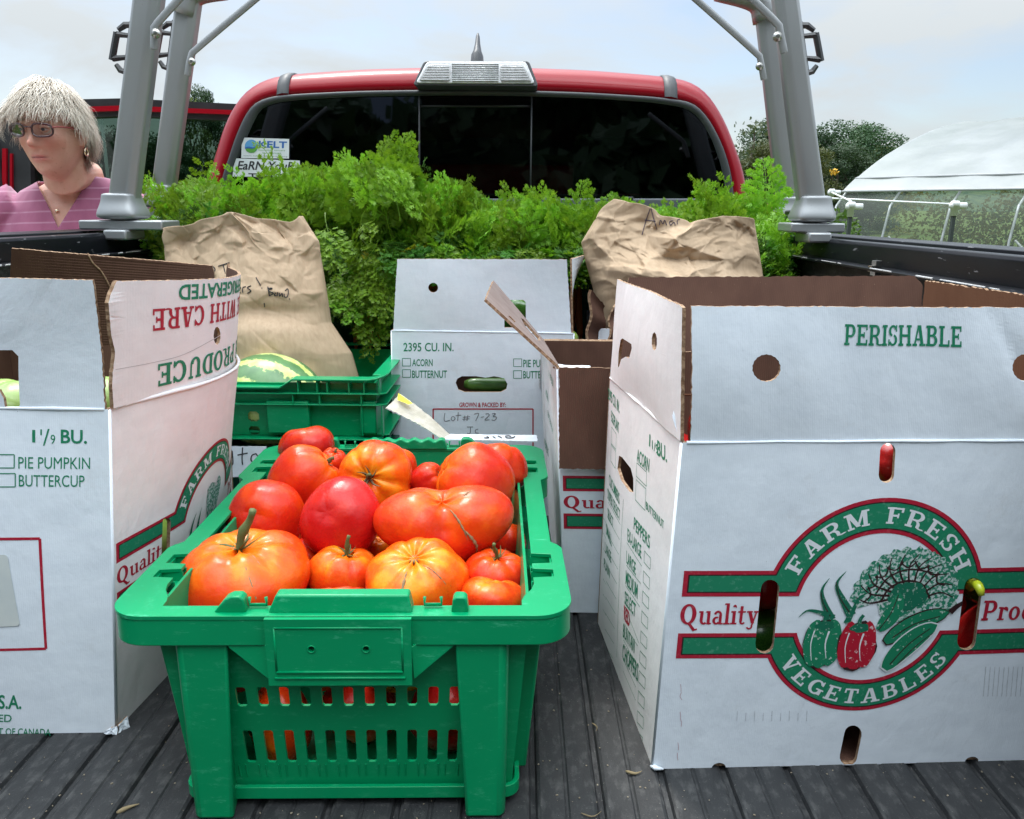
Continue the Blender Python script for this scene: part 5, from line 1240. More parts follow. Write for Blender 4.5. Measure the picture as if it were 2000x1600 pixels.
RF, rq, rp = prodbox('open white produce box lettered PERISHABLE above a round vegetable emblem', (fl, fr, br_, bl_), (tl, tr, ur, ul), None, holes={'front': h_front, 'left': h_left}, outers={'front': o_front}, mats={'left': (CARDW, None, None)},
    bulges={'front': lambda a, b: .004*math.sin(math.pi*a)*math.sin(math.pi*b), 'left': lambda a, b: .003*math.sin(math.pi*a)*math.sin(math.pi*b)})
Q = rq['front']; pf = rp['front']
crease(Q, Q.H, RF, .004)
cu, cv = Q.uv(1704, 1189); Rr = (Q.uv(1704, 981)[1]-Q.uv(1704, 1394)[1])/2; wR = (Q.uv(1921, 1189)[0]-Q.uv(1493, 1189)[0])/2
emblem(Q, pf, cu, cv, Rr, (Q.uv(1329, 1189)[0]-cu)/wR, 1.75+.12, sx=wR/Rr)
words('lettering', Q, [], 0, PGREEN, pf) if False else None
# dark half-discs cut in the lower edge, shallow rub marks
printed('handling_mark', Q, [line(Q.uv(1925+i*9, 1302), Q.uv(1920+i*9, 1360), .0006) for i in range(9)]+[line(Q.uv(1440+i*17, 1388+(i % 2)*4), Q.uv(1439+i*17, 1408), .0005) for i in range(9)], .0003, simple('rub_mark', (.40, .43, .47), .6, c2=(.55, .58, .62), scale=200), pf)
printed('red_scuff', Q, [curvep(lambda x, y: Q.uv(x, y), [(1329+r_[0], y), (1328+r_[1], y+8), (1330+r_[0], y+15)], .5, .5, 6) for y, r_ in ((1336, (0, 2)), (1352, (2, 0)), (1390, (-1, 1)), (1404, (0, 3)), (1450, (-5, -3)), (1470, (-6, -5)))], .0003, simple('scuff_red', (.5, .32, .36), .6), pf)
# front flap
QF = Quad(Q.at(.008, Q.H, -.001), Q.at(Q.W, Q.H, -.001), aY(2125, 602, .752), aY(1350, 598, .728), lambda a, b: .004*math.sin(math.pi*b)*(.6+.5*math.sin(a*7+1))-.0035*math.exp(-((a-.86+.10*b)/.022)**2)*b*(1-b)*3+.0015*math.sin(a*31)*b)
ff = board('front_flap', QF, RF, None, [hole_px(QF, 1497, 719, 27, 26, 36, .035), hole_px(QF, 2000, 718, 23, 25, 36, .035), slot_px(QF, (1734, 858), (1734, 875), 15)] if False else [hole_px(QF, 1497, 719, 27, 26, 36, .035), hole_px(QF, 2004, 718, 26, 26, 36, .035)], .0035, cuts=(50, 12), ragged=.0005)
layered('lettering', QF, slab_line(QF, 'PERISHABLE', (1648, 674), (1879, 678), (1650, 633), .03), .0004, PGREEN, ff)
# side flap on the left, standing up and leaning a little outwards
QL = rq['left']
a0, a1 = QL.at(0, QL.H), QL.at(QL.W, QL.H)
t0, t1 = aY(1205, 545, 1.035), aY(1334, 597, .735)
QSF = Quad(a0+V((0, 0, .001)), a1+V((-.001, 0, .001)), t1, t0, lambda a, b: .006*math.sin(math.pi*b)*math.sin(math.pi*a)+.002*math.sin(a*9))
sfo = QSF.px([(1190, 742), (1262, 800), (1318, 866)])
oo = [(0, 0), (QSF.W, 0)]+QSF.px([(1331, 790), (1316, 700), (1322, 620), (1333, 598)])+[(QSF.W*.5, QSF.H), (0, QSF.H)]
outer = [(0, 0), (QSF.W, 0), (QSF.W, QSF.H*.985), (QSF.W*.97, QSF.H), (.004, QSF.H), (.001, QSF.H*.93), (-.002, QSF.H*.6), (.003, QSF.H*.3)]
sf = board('side_flap', QSF, RF, outer, [hole_px(QSF, 1278, 667, 5, 17, 20, .06), QSF.px([(1212, 664), (1216, 661), (1233, 672), (1234, 680), (1229, 700), (1222, 697), (1213, 702), (1209, 716), (1207, 718), (1208, 690)])], .0035, (CARDW, BROWN, EDGE), (16, 12))
crease(QL, QL.H, RF, 0, QL.W-.006, .0018, CARDW)
w_ = lambda s, a, b, c_, wt=.012: (s, a, b, c_, wt)
words('lettering', QL, [w_('1', (1268, 871), (1270, 873), (1269, 846), 0), w_('1/9', (1274, 877), (1286, 889), (1274, 858), .005), w_('BU.', (1284, 888), (1303, 903), (1284, 858), .02),
 w_('ACORN', (1244, 901), (1268, 923), (1245, 875)), w_('BUTTERNUT', (1262, 994), (1297, 1034), (1262, 978), .01), w_('PEPPERS', (1238, 1033), (1269, 1072), (1239, 1008)),
 w_('EX-LARGE', (1226, 1056), (1253, 1092), (1226, 1030)), w_('LARGE', (1224, 1099), (1242, 1124), (1224, 1074)), w_('MEDIUM', (1222, 1140), (1245, 1170), (1223, 1112)), w_('SELECT', (1220, 1178), (1241, 1206), (1221, 1152)),
 w_('BUNTAN', (1217, 1243), (1239, 1276), (1218, 1216)), w_('CHOPPERS', (1216, 1287), (1246, 1331), (1217, 1254)),
 w_('2395 CU. IN.', (1188, 778), (1210, 807), (1188, 756), .015), w_('EGGPLANT', (1194, 822), (1209, 848), (1194, 800)), w_('CUCUMBERS', (1190, 946), (1210, 986), (1190, 924)),
 w_('SUPER SELECT', (1187, 973), (1211, 1018), (1187, 952)), w_('SELECT', (1187, 1010), (1198, 1032), (1187, 990)), w_('SMALL', (1184, 1042), (1195, 1068), (1184, 1020)), w_('LARGE', (1182, 1078), (1194, 1100), (1182, 1057)), w_('PLAIN', (1180, 1108), (1191, 1130), (1180, 1088))], .0003, PGREEN, rp['left'])
words('lettering', QL, [w_('RED', (1219, 1209), (1230, 1225), (1219, 1180), .03)], .0003, PRED, rp['left'])
fr_ = []
for a, b, c_, d_ in (((1244, 904), (1263, 922), (1263, 950), (1243, 930)), ((1243, 937), (1262, 955), (1260, 997), (1241, 976)), ((1195, 834), (1204, 848), (1203, 878), (1194, 866)), ((1194, 868), (1203, 882), (1202, 915), (1193, 900))):
    fr_ += frame4(QL.px([a, b, c_, d_]), .0008)
for i in range(10):
    y = 1076+i*39.0; x = 1259-i*1.7; fr_ += frame4(QL.px([(x, y), (x+12, y+14), (x+11, y+36), (x-1, y+22)]), .0008)
for i, (y0, y1) in enumerate(((1064, 1106), (1108, 1140), (1148, 1185), (1188, 1256), (1222, 1262), (1254, 1300), (1290, 1342))): fr_.append(line(QL.uv(1225-i*1.3, y0-4), QL.uv(1254-i*2, y1), .0007))
for i in range(11): fr_.append(line(QL.uv(1188-i*.8, 984+i*31-4), QL.uv(1212-i*1.6, 1025+i*29), .0006))
for i in range(7): fr_.append(line(QL.uv(1178, 1010+i*30), QL.uv(1184, 1022+i*30), .0005))
fr_.append(line(QL.uv(1218, 975), QL.uv(1205, 1284), .0009)); fr_.append(line(QL.uv(1217, 1310), QL.uv(1242, 1368), .0006))
printed('print', QL, fr_, .0003, PGREEN, rp['left'])
# back and right flaps, brown inside out
QB = rq['back']
b0, b1 = QB.at(QB.W, QB.H), QB.at(0, QB.H)
QBF = Quad(b1, b0, aY(1228, 543, 1.09), aY(1800, 540, 1.11)); board('back_flap', QBF, RF, rag([(0, 0), (QBF.W, 0), (QBF.W, QBF.H), (.012, QBF.H), (.0, QBF.H-.014)], .0008), [], .004)
QR = rq['right']; r0, r1 = QR.at(0, QR.H), QR.at(QR.W, QR.H)
QRF = Quad(r0, r1, aY(1812, 548, 1.06)*1, aY(2120, 592, .80), None)
board('side_flap', QRF, RF, rag([(0, 0), (QRF.W, 0), (QRF.W, QRF.H), (0, QRF.H)], .001), [], .004, (CARD, BROWNC, EDGE))
# inner cross flap seen through the gap and the round hole
QI = Quad(V((.27, .98, .26)), V((.64, .99, .26)), V((.64, 1.0, .40)), V((.27, .99, .405))); board('inner_flap', QI, RF, None, [], .004, (BROWN, BROWN, EDGE)); crease(QI, QI.H*.62, RF, m=BROWNC)
tubeo('torn_corner', [Q.at(-.002, .002, -.002), Q.at(.001, .004, .003), Q.at(.010, .003, .004)], [.0015, .003, .001], CARD, RF, 6)
QT = Quad(aY(1313, 815, .745), aY(1330, 870, .735), aY(1335, 822, .74), aY(1316, 800, .75)); board('torn_tab', QT, RF, None, [], .003, (CARD, CARD, EDGE))
anchor(RF, ((fl+br_)/2))

# ======================================================================= left front box
fr = V((-.345, .776, 0)); fl = V((-.674, .762, 0)); br_ = V((-.352, 1.19, 0)); bl_ = V((-.672, 1.18, 0))
tr = V((-.3255, .806, .369)); tl = V((-.690, .806, .369)); ur = V((-.345, 1.21, .369)); ul = V((-.68, 1.20, .369))
def hlF(Q): return []
CORN = lambda a, b: (.018+.046*max(0, b)**1.3)*math.sin(math.pi*min(1, max(0, a))**1.1)
LF, lq, lp = prodbox('open white produce box of green squash, lettered PIE PUMPKIN and BUTTERCUP, at the left', (fl, fr, br_, bl_), (tl, tr, ur, ul), None, holes={'right': lambda Q: [slot_px(Q, (325, 1020), (323, 1105), 8)]}, mats={'right': (CARDW, BROWN, EDGE)},
    bulges={'front': lambda a, b: .006*math.sin(math.pi*a)*math.sin(math.pi*b)-.0*b, 'right': CORN})
Q = lq['front']
crease(Q, Q.H, LF, 0, Q.W-.004, .0022)
words('lettering', Q, [('1', (63, 864), (69, 864), (63, 838), .0), ('1', (79, 850), (82, 850), (79, 838), .0), ('/', (84, 870), (97, 870), (84, 836), .0), ('9', (99, 867), (108, 867), (99, 848), 0), ('BU.', (119, 865), (170, 866), (119, 838), .02),
 ('PIE PUMPKIN', (36, 915), (176, 916), (36, 891), .0), ('BUTTERCUP', (37, 950), (165, 951), (37, 926), .0), ('U.S.A.', (-30, 1383), (42, 1384), (-30, 1356), .02), ('PACKED', (-60, 1409), (23, 1410), (-60, 1394), .012), ('PRODUCT OF CANADA', (-65, 1434), (99, 1437), (-65, 1420), .012), ('GROWN & PACKED BY:', (-150, 1036), (40, 1036), (-150, 1020), .01)][:10], .0003, PGREEN, lp['front'])
printed('print', Q, frame4(Q.px([(-30, 888), (28, 888), (28, 914), (-30, 914)]), .0011)+frame4(Q.px([(-30, 925), (30, 925), (30, 951), (-30, 951)]), .0011), .0003, PGREEN, lp['front'])
printed('print', Q, frame4(Q.px([(-330, 1052), (78, 1052), (90, 1267), (-330, 1272)]), .0030), .0003, PRED, lp['front'])
lbl = smoothclosed([(-60, 1085), (15, 1083), (40, 1222), (-40, 1226)], 8); printed('paper_label', Q, [Q.px(lbl)], .0008, simple('label_paper', (.62, .66, .64), .4, c2=(.55, .6, .6), scale=25), lp['front'])
for q in ([(-.012, -.002, .0), (.004, -.004, .0), (.006, -.003, .011), (-.004, -.0015, .007)], [(.003, -.003, .0), (.012, .010, .0), (.009, .012, .013), (.005, .001, .009)]):
    qq = Quad(*[fr+V(p) for p in q], lambda a, b: .0012*math.sin(9*a+5*b)); board('torn_corner', qq, LF, None, [], .002, (CARD, EDGE, EDGE), (4, 4), .0012)
# front flap with its handle notch
QF = Quad(Q.at(0, Q.H, 0), Q.at(Q.W-.003, Q.H, 0), aY(181, 547, .80), aY(-176, 538, .80), lambda a, b: .0035*math.sin(math.pi*b)*math.sin(5*a)+.003*b*math.sin(3*a))
hp = QF.px([(-18, 690), (-10, 684), (26, 685), (36, 694), (38, 720), (40, 796)]); n1 = (QF.uv(40, 796)[0], .0008); n2 = (QF.uv(6, 805)[0], .0008); mid = QF.px([(7, 780), (-2, 762), (-16, 757)])
ffl = board('front_flap', QF, LF, None, [QF.px([(-70, 700), (-50, 684), (24, 684), (36, 696), (39, 790), (36, 797), (10, 797), (7, 778), (-2, 762), (-60, 757)])], .0038, cuts=(30, 10), ragged=.0006)
# right side flap, inside-out lettering
QR = lq['right']; a0, a1 = QR.at(0, QR.H), QR.at(QR.W, QR.H)
QRF = Quad(a0+V((.004, 0, 0)), a1, V((-.335, 1.215, .490)), aY(216, 550, tr.y-.004), lambda a, b: (.056+.004*b)*math.sin(math.pi*min(1, max(0, a))**1.1))
o_ = [(0, 0), (QRF.W, 0), (QRF.W, QRF.H*.93), (QRF.W*.985, QRF.H*1.04), (QRF.W*.975, QRF.H*.995), (QRF.W*.6, QRF.H*1.0), (.008, QRF.H), (-.006, QRF.H*.84), (-.002, QRF.H*.62), (.004, QRF.H*.45), (-.002, QRF.H*.2)]
rfl = board('side_flap', QRF, LF, o_, [hole_px(QRF, 424, 656, 6.5, 17, 22, .05)], .0038, (CARDW, BROWN, EDGE), (20, 14))
tri_ = lambda s, a, b, c_, tr_: slab_line(QRF, s, a, b, c_, tr_)
def ud(s, ya, yb, px0, kind, wt=.02, tr_=.05):
    """a line of upside-down lettering centred on the flap; its last letter ends at pixel px0"""
    u0, va = QRF.uv(px0, ya); _, vb = QRF.uv(px0, yb); Wt = {'F': .325, 'K': .26, 'H': .33}[s[0]]; return s, (u0+Wt, va), (u0, va), (u0+Wt, vb)
a_ = ud('FRESH PRODUCE', 712, 756, 306, 0); layered('lettering', QRF, slab_line(QRF, a_[0], a_[1], a_[2], a_[3], .05, True), .0005, PGREEN, rfl)
a_ = ud('KEEP REFRIGERATED', 557, 588, 349, 0); words('lettering', QRF, [(*a_, .02, 'uv')], .0005, PGREEN, rfl)
words('lettering', QRF, [('HANDLE WITH CARE', (456, 582), (296, 604), (455, 628), .03)] if False else [], .0005, PRED, rfl) if False else None
SL['W'] = (1.3, [dg(.30, 0, .08, 1, .2), dg(.32, 0, .62, 1, .12), dg(.80, 0, .58, 1, .2), dg(.82, 0, 1.08, 1, .12), rc(0, 1-T_, .36, 1), rc(.5, 1-T_, .84, 1), rc(.98, 1-T_, 1.28, 1)])
SL['N'] = (1.0, [rc(.1, 0, .22, 1), rc(.76, 0, .88, 1), dg(.66, 0, .12, 1, .22), rc(0, 0, .34, T_), rc(.64, 1-T_, .98, 1), rc(0, 1-T_, .3, 1)])
a_ = ud('HANDLE WITH CARE', 604, 647, 296, 0); layered('lettering', QRF, slab_line(QRF, a_[0], a_[1], a_[2], a_[3], .05, True), .0005, PRED, rfl)
crease(QR, QR.H, LF, .004, QR.W, .0024, CARDW)
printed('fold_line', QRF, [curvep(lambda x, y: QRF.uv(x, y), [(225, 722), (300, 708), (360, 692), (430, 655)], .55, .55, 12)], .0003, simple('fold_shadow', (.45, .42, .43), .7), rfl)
# emblem on the right side
cu, cv = QR.uv(408, 1028); sR = QR.W/.42; cu2 = QR.W*.47; Rr2 = .098
_j = QR.uv(338, 1003); EV = _j[1]-.034; EU = _j[0]+.094
emblem(QR, lp['right'], EU, EV, Rr2, (QR.uv(226, 1060)[0]-EU)/Rr2, 1.8, veg=False)
vg = lambda x, y: (EU+x*Rr2, EV+y*Rr2)
layered('print', QR, [blob(vg, .1+.12*math.cos(i*2.4)*(i/9), -.15+.5*(i/14.), .16-.006*i, .13, 16, .1, i, i) for i in range(15)], .0006, PLEAF, lp['right'], .00001)
layered('print', QR, [curvep(vg, [(-.55, -.3), (-.5, .0), (-.42, .15)], .05, .002), curvep(vg, [(-.38, -.3), (-.33, .0), (-.28, .18)], .05, .002)], .0008, PLEAFD, lp['right'])
# back flap (brown inside) and left flap
QB = lq['back']; b0, b1 = QB.at(QB.W, QB.H), QB.at(0, QB.H)
QBF = Quad(b1, b0, aY(25, 484, 1.16), aY(416, 518, 1.22)); bf = board('back_flap', QBF, LF, None, [], .004)
printed('paper_tear', QBF, [], .0003, EDGE, bf) if False else None
bm = bmesh.new(); bvh_q = QBF
pts = [QBF.at(*QBF.uv(*p), -.0046) for p in smooth_px] if False else [QBF.at(*QBF.uv(x, y), -.0050) for x, y in ((174, 494), (184, 512), (200, 528), (212, 548), (218, 562))]
tubeo('paper_tear', smoothline(pts, 14), .0012, EDGE, LF, 5)
QLl = lq['left']; board('side_flap', Quad(QLl.at(0, QLl.H, .004), QLl.at(QLl.W, QLl.H, .004), tl+V((-.06, 0, -.10)), ul+V((-.06, 0, -.10))), LF)
anchor(LF, ((fl+br_)/2))

# ======================================================================= middle box "2395 CU. IN."
X0, X1, Yf, Yb2 = -.128, .205, 1.45, 1.80
f0, f1 = aY(765, 648, Yf), aY(1118, 652, Yf)
fl, fr = V((f0.x-.004, Yf, 0)), V((f1.x-.002, Yf, 0)); tl, tr = V((f0.x, Yf, .360)), V((f1.x+.002, Yf, .358)); bl_, br_ = V((fl.x, Yb2, 0)), V((fr.x, Yb2, 0)); ul, ur = V((tl.x, Yb2, .36)), V((tr.x, Yb2, .358))
def hm(Q): return [Q.px([(890, 748), (893, 740), (902, 735), (930, 735), (948, 738), (965, 735), (985, 739), (991, 750), (989, 760), (978, 766), (908, 766), (895, 761)])]
MB, mq, mp = prodbox('white produce box lettered 2395 CU. IN., cucumber showing in its handle hole', (fl, fr, br_, bl_), (tl, tr, ur, ul), None, holes={'front': hm})
Q = mq['front']; crease(Q, Q.H-.0005, MB, 0, Q.W, .0016)
words('lettering', Q, [('2395 CU. IN.', (788, 686), (886, 686), (788, 669), .012), ('ACORN', (805, 715), (845, 715), (805, 701), .012), ('BUTTERNUT', (805, 738), (873, 738), (805, 723), .012), ('PIE PUMPKIN', (1022, 717), (1092, 717), (1022, 702), .012), ('BUTTERCUP', (1022, 739), (1086, 739), (1022, 724), .012)], .0003, PGREEN, mp['front'])
printed('print', Q, sum([frame4(Q.px([(x, y), (x+16, y), (x+16, y+15), (x, y+15)]), .0011) for x, y in ((786, 700), (786, 722), (1003, 701), (1003, 724))], []), .0003, PGREEN, mp['front'])
words('lettering', Q, [('GROWN & PACKED BY:', (897, 795), (988, 795), (897, 786), .02)], .0003, PRED, mp['front'])
printed('print', Q, frame4(Q.px([(846, 799), (1041, 799), (1041, 900), (846, 900)]), .0026), .0003, PRED, mp['front'])
def scrawl(Q, strokes, w, m, parent, th=.9, name='handwriting'):
    polys = []
    for s in strokes:
        p = [V((*q, 0)) for q in s]; P = smoothline(p, max(6, len(p)*5)) if len(p) > 2 else p; L_, R_2 = [], []
        for i, a in enumerate(P):
            t = (P[min(i+1, len(P)-1)]-P[max(i-1, 0)]); t = t.normalized() if t.length else V((1, 0, 0)); q = V((-t.y, t.x, 0))*th; L_.append(Q.uv(*(a+q).xy)); R_2.append(Q.uv(*(a-q).xy))
        for i in range(len(P)-1): polys.append([L_[i], L_[i+1], R_2[i+1], R_2[i]])
    return layered(name, Q, polys, w, m, parent)
scrawl(Q, [[(869, 807), (868, 822), (879, 821)], [(884, 813), (881, 818), (885, 822), (889, 817), (885, 813)], [(895, 805), (894, 822)], [(890, 812), (901, 811)], [(908, 812), (906, 822)], [(914, 811), (912, 822)], [(904, 815), (918, 814)], [(903, 819), (917, 818)],
 [(926, 809), (935, 808), (929, 822)], [(939, 815), (945, 814)], [(948, 809), (954, 808), (955, 812), (947, 820), (956, 820)], [(961, 808), (968, 808), (963, 813), (970, 815), (966, 821), (960, 820)],
 [(912, 834), (924, 834)], [(919, 834), (918, 846), (912, 846)], [(934, 838), (929, 840), (929, 845), (935, 846)]], .0004, PENCIL, mp['front'], .7)
QF = Quad(Q.at(.003, Q.H, -.001), Q.at(Q.W-.004, Q.H, -.001), aY(1107, 507, Yf-.004), aY(776, 506, Yf-.004), lambda a, b: .003*math.sin(math.pi*b)*math.sin(4*a+.5))
board('front_flap', QF, MB, None, [hole_px(QF, 846, 562, 9.5, 9.5, 24), QF.px([(985, 590), (990, 586), (1022, 586), (1027, 591), (1027, 640), (985, 640)])], .0035, cuts=(16, 8))
QR = mq['right']; board('side_flap', Quad(QR.at(0, QR.H), QR.at(QR.W, QR.H), aY(1142, 499, 1.56), aY(1117, 506, Yf+.012)), MB, None, [], .0035)
QR = mq['left']; board('side_flap', Quad(QR.at(0, QR.H), QR.at(QR.W, QR.H), tl+V((-.10, .02, -.10)), ul+V((-.10, 0, -.10))), MB, None, [], .0035) if False else None
QB = mq['back']; board('back_flap', Quad(QB.at(0, QB.H), QB.at(QB.W, QB.H), ul+V((0, .03, .10)), ur+V((0, .03, .10))), MB, None, [], .0035)
anchor(MB, ((fl+br_)/2))

# ======================================================================= box behind the right front box, flap hanging down
Yf = 1.066; tlp = aY(1090, 726, Yf-.01); fl = aZ(1108, 1206, 0); fl = V((.176, Yf, 0)); fr = V((.594, Yf, 0)); bl_ = V((.166, 1.385, 0)); br_ = V((.585, 1.385, 0))
tl = V((tlp.x, Yf, .366)); tr = V((.594, Yf, .366)); ul = aY(1063, 668, 1.388); ul = V((ul.x-.005, 1.388, .354)); ur = V((.59, 1.388, .354))
def h2(Q): return [Q.px([(1056, 792), (1061, 795), (1063, 810), (1061, 818), (1056, 808)])]
MR, nq, np_ = prodbox('white produce box with a brown flap folded down over its emblem, beside the tomato crate', (fl, fr, br_, bl_), (tl, tr, ur, ul), None, holes={'left': h2}, mats={'left': (CARDW, None, None)})
Q = nq['front']; cu, cv = Q.W*.5, Q.uv(1100, 975)[1]; emblem(Q, np_['front'], cu, cv, .098, (Q.uv(1100, 975)[0]-cu)/.098, 1.8, veg=False)
QH = Quad(Q.at(.002, Q.H+.002, .004), Q.at(Q.W, Q.H+.002, .004), aY(1500, 916, Yf-.012), aY(1092, 916, Yf-.012)); QH = Quad(aY(1092, 916, Yf-.014), aY(1500, 919, Yf-.014), Q.at(Q.W, Q.H+.003, .004), Q.at(.002, Q.H+.003, .004))
board('front_flap', QH, MR, None, [], .004, (BROWN, CARD, EDGE), ragged=.0009)
QL = nq['left']; crease(Quad(QL.at(0, 0), QL.at(QL.W, 0), QL.at(QL.W, QL.H), QL.at(0, QL.H)), QL.H, MR, 0, QL.W, .0018, EDGE)
QSF = Quad(QL.at(0, QL.H), QL.at(QL.W, QL.H), aY(945, 588, 1.07), aY(961, 551, 1.36))
board('side_flap', QSF, MR, rag([(0, 0), (QSF.W, 0), (QSF.W, QSF.H), (0, QSF.H)], .001), [QSF.px([(1014, 625), (1019, 627), (1050, 662), (1052, 669), (1046, 668), (1022, 640)]), QSF.px([(988, 621), (992, 621), (1003, 632), (1001, 634)])], .004, (CARD, simple('brown_board_grey', (.22, .17, .155), .8, c2=(.17, .12, .105), scale=30, bscale=200), EDGE), (8, 4))
scr = lambda s, a, b, c_: (s, a, b, c_, .012)
words('lettering', QL, [scr('1 1/9 BU.', (1072, 735), (1081, 757), (1072, 722)), scr('ACORN', (1066, 770), (1071, 787), (1066, 757)), scr('BUTTERNUT', (1070, 810), (1080, 850), (1070, 800)), scr('EGGPLANT', (1053, 740), (1057, 755), (1053, 725)), scr('PEPPERS', (1064, 870), (1071, 893), (1064, 855)), scr('CUCUMBERS', (1052, 830), (1056, 850), (1052, 815))], .0003, PGREEN, np_['left'])
QB = nq['back']; board('back_flap', Quad(QB.at(0, QB.H), QB.at(QB.W, QB.H), ul+V((.0, .06, -.10)), ur+V((0, .06, -.10))), MR, None, [], .004)
QT = Quad(aY(1086, 722, 1.09), aY(1150, 722, 1.10), aY(1152, 714, 1.14), aY(1080, 710, 1.14)); board('torn_tab', QT, MR, rag([(0, 0), (QT.W*.55, .004), (QT.W, .0), (QT.W, QT.H), (QT.W*.4, QT.H*.8), (0, QT.H)], .002), [], .003, (CARD, BROWN, EDGE))
anchor(MR, ((fl+br_)/2))

# ======================================================================= box at the right rear that carries the paper bag
Yf = 1.50; x0 = aY(1150, 660, Yf).x; fl, fr = V((x0+.02, Yf, 0)), V((x0+.44, Yf, 0)); bl_, br_ = fl+V((0, .32, 0)), fr+V((0, .32, 0)); up_ = V((0, 0, .36))
BR, bq, bp = prodbox('open produce box with crumpled brown inner flaps, standing behind under the right paper bag', (fl, fr, br_, bl_), (fl+up_, fr+up_, br_+up_, bl_+up_), None)
for nme, q in (('side_flap', Quad(aY(1172, 668, Yf+.02), aY(1146, 666, Yf-.03), aY(1152, 566, Yf-.03), aY(1178, 597, Yf+.0), lambda a, b: .004*math.sin(9*b))), ('front_flap', Quad(aY(1188, 668, Yf-.1), aY(1215, 668, Yf-.1), aY(1205, 590, Yf-.08), aY(1198, 600, Yf-.1), lambda a, b: .006*math.sin(7*b)))):
    board(nme, q, BR, None, [], .006, (BROWN, BROWN, EDGE), (4, 8), .0012)
board('back_flap', Quad(aY(1560, 600, 1.70), aY(1720, 600, 1.70), aY(1718, 536, 1.70), aY(1580, 526, 1.70)), BR, None, [], .004, (BROWNC, BROWNC, EDGE))
anchor(BR, ((fl+br_)/2))

# ======================================================================= torn label strips
def strip(name, label, Qs, mats, cat, marks=None):
    o = thing(name, label, cat); bs = [board('board_piece', q, o, None, [], .002, mats, (8, 4), .0012) for q in Qs]
    return o, bs
Qa = Quad(aY(870, 858, 1.20), aY(1050, 862, 1.215), aY(1048, 850, 1.26), aY(872, 848, 1.24)); Qb = Quad(aY(753, 797, 1.24), aY(862, 858, 1.20), aY(885, 856, 1.235), aY(782, 770, 1.27), lambda a, b: .004*math.sin(a*3))
TORN = simple('torn_grey_board', (.40, .38, .31), .9, c2=(.50, .48, .42), scale=60, bscale=300, bstr=.5)
so_, bs = strip('cardboard_strip', 'torn pale cardboard strip folded over the far rim of the tomato crate', [Qa, Qb], (TORN, TORN, CARD), 'cardboard')
bs[0].material_slots[0].link = 'OBJECT'; bs[0].material_slots[0].material = CARD
scrawl(Qa, [[(1006, 853), (1000, 856), (990, 856), (987, 853), (994, 852), (998, 854)], [(972, 852), (980, 856)], [(962, 853), (968, 857), (964, 854)], [(950, 853), (955, 856), (945, 856)]], .0008, INK, bs[0], .9)
YEL = simple('yellow_label', (.75, .72, .02), .6); pyd('yellow_label', [aY(778, 768, 1.262), aY(806, 788, 1.245), aY(798, 790, 1.24), aY(776, 781, 1.252)], [(0, 1, 2, 3)], YEL, so_)
anchor(so_, aY(960, 858, 1.21))
sg = thing('paper_sign', 'white paper with black handwriting below the green crate, mostly hidden', 'sign'); Qs = Quad(aY(436, 932, 1.262), aY(520, 932, 1.262), aY(520, 872, 1.266), aY(436, 872, 1.266)); b_ = board('sheet', Qs, sg, None, [], .001, (CARD, CARD, CARD))
scrawl(Qs, [[(452, 884), (444, 880), (440, 890), (447, 898), (454, 890), (453, 880), (455, 905), (447, 912), (440, 908)], [(474, 874), (473, 895), (474, 908)], [(464, 889), (484, 885)], [(500, 886), (492, 890), (491, 900), (500, 904), (506, 896), (500, 886)]], .0005, INK, b_, 1.2)
anchor(sg, aY(470, 932, 1.262))
# ======================================================================= green harvest crates
def rrect(w, l, r, n=8, cx_=0, cy_=0):
    out = []
    for sx, sy, a0 in ((1, -1, -90), (1, 1, 0), (-1, 1, 90), (-1, -1, 180)):
        for i in range(n+1): a = math.radians(a0+90*i/n); out.append((cx_+sx*(w-r)+r*math.cos(a), cy_+sy*(l-r)+r*math.sin(a)))
    return out
def slab_bm(bm, outer, holes, z0, z1):
    polys = [[V((*p, 0)) for p in pl] for pl in [outer]+list(holes)]; tri = tessellate_polygon(polys); flat = [p for pl in polys for p in pl]
    A = [bm.verts.new((p.x, p.y, z1)) for p in flat]; B = [bm.verts.new((p.x, p.y, z0)) for p in flat]
    for f in tri:
        if len(set(f)) < 3: continue
        try: bm.faces.new([A[i] for i in f]); bm.faces.new([B[i] for i in f[::-1]])
        except ValueError: pass
    k = 0
    for pl in polys:
        c = len(pl)
        for i in range(c): bm.faces.new((A[k+i], A[k+(i+1) % c], B[k+(i+1) % c], B[k+i]))
        k += c
def fin(name, bm, m, parent, bev=.0015, seg=2, ang=40):
    bmesh.ops.remove_doubles(bm, verts=bm.verts, dist=1e-6); bmesh.ops.recalc_face_normals(bm, faces=bm.faces); o = frombm(name, bm, m, parent)
    return bevel(o, bev, seg, ang) if bev else o
def rsl(x0, y0, x1, y1, r=.0022): return rrect((x1-x0)/2, (y1-y0)/2, r, 3, (x0+x1)/2, (y0+y1)/2)

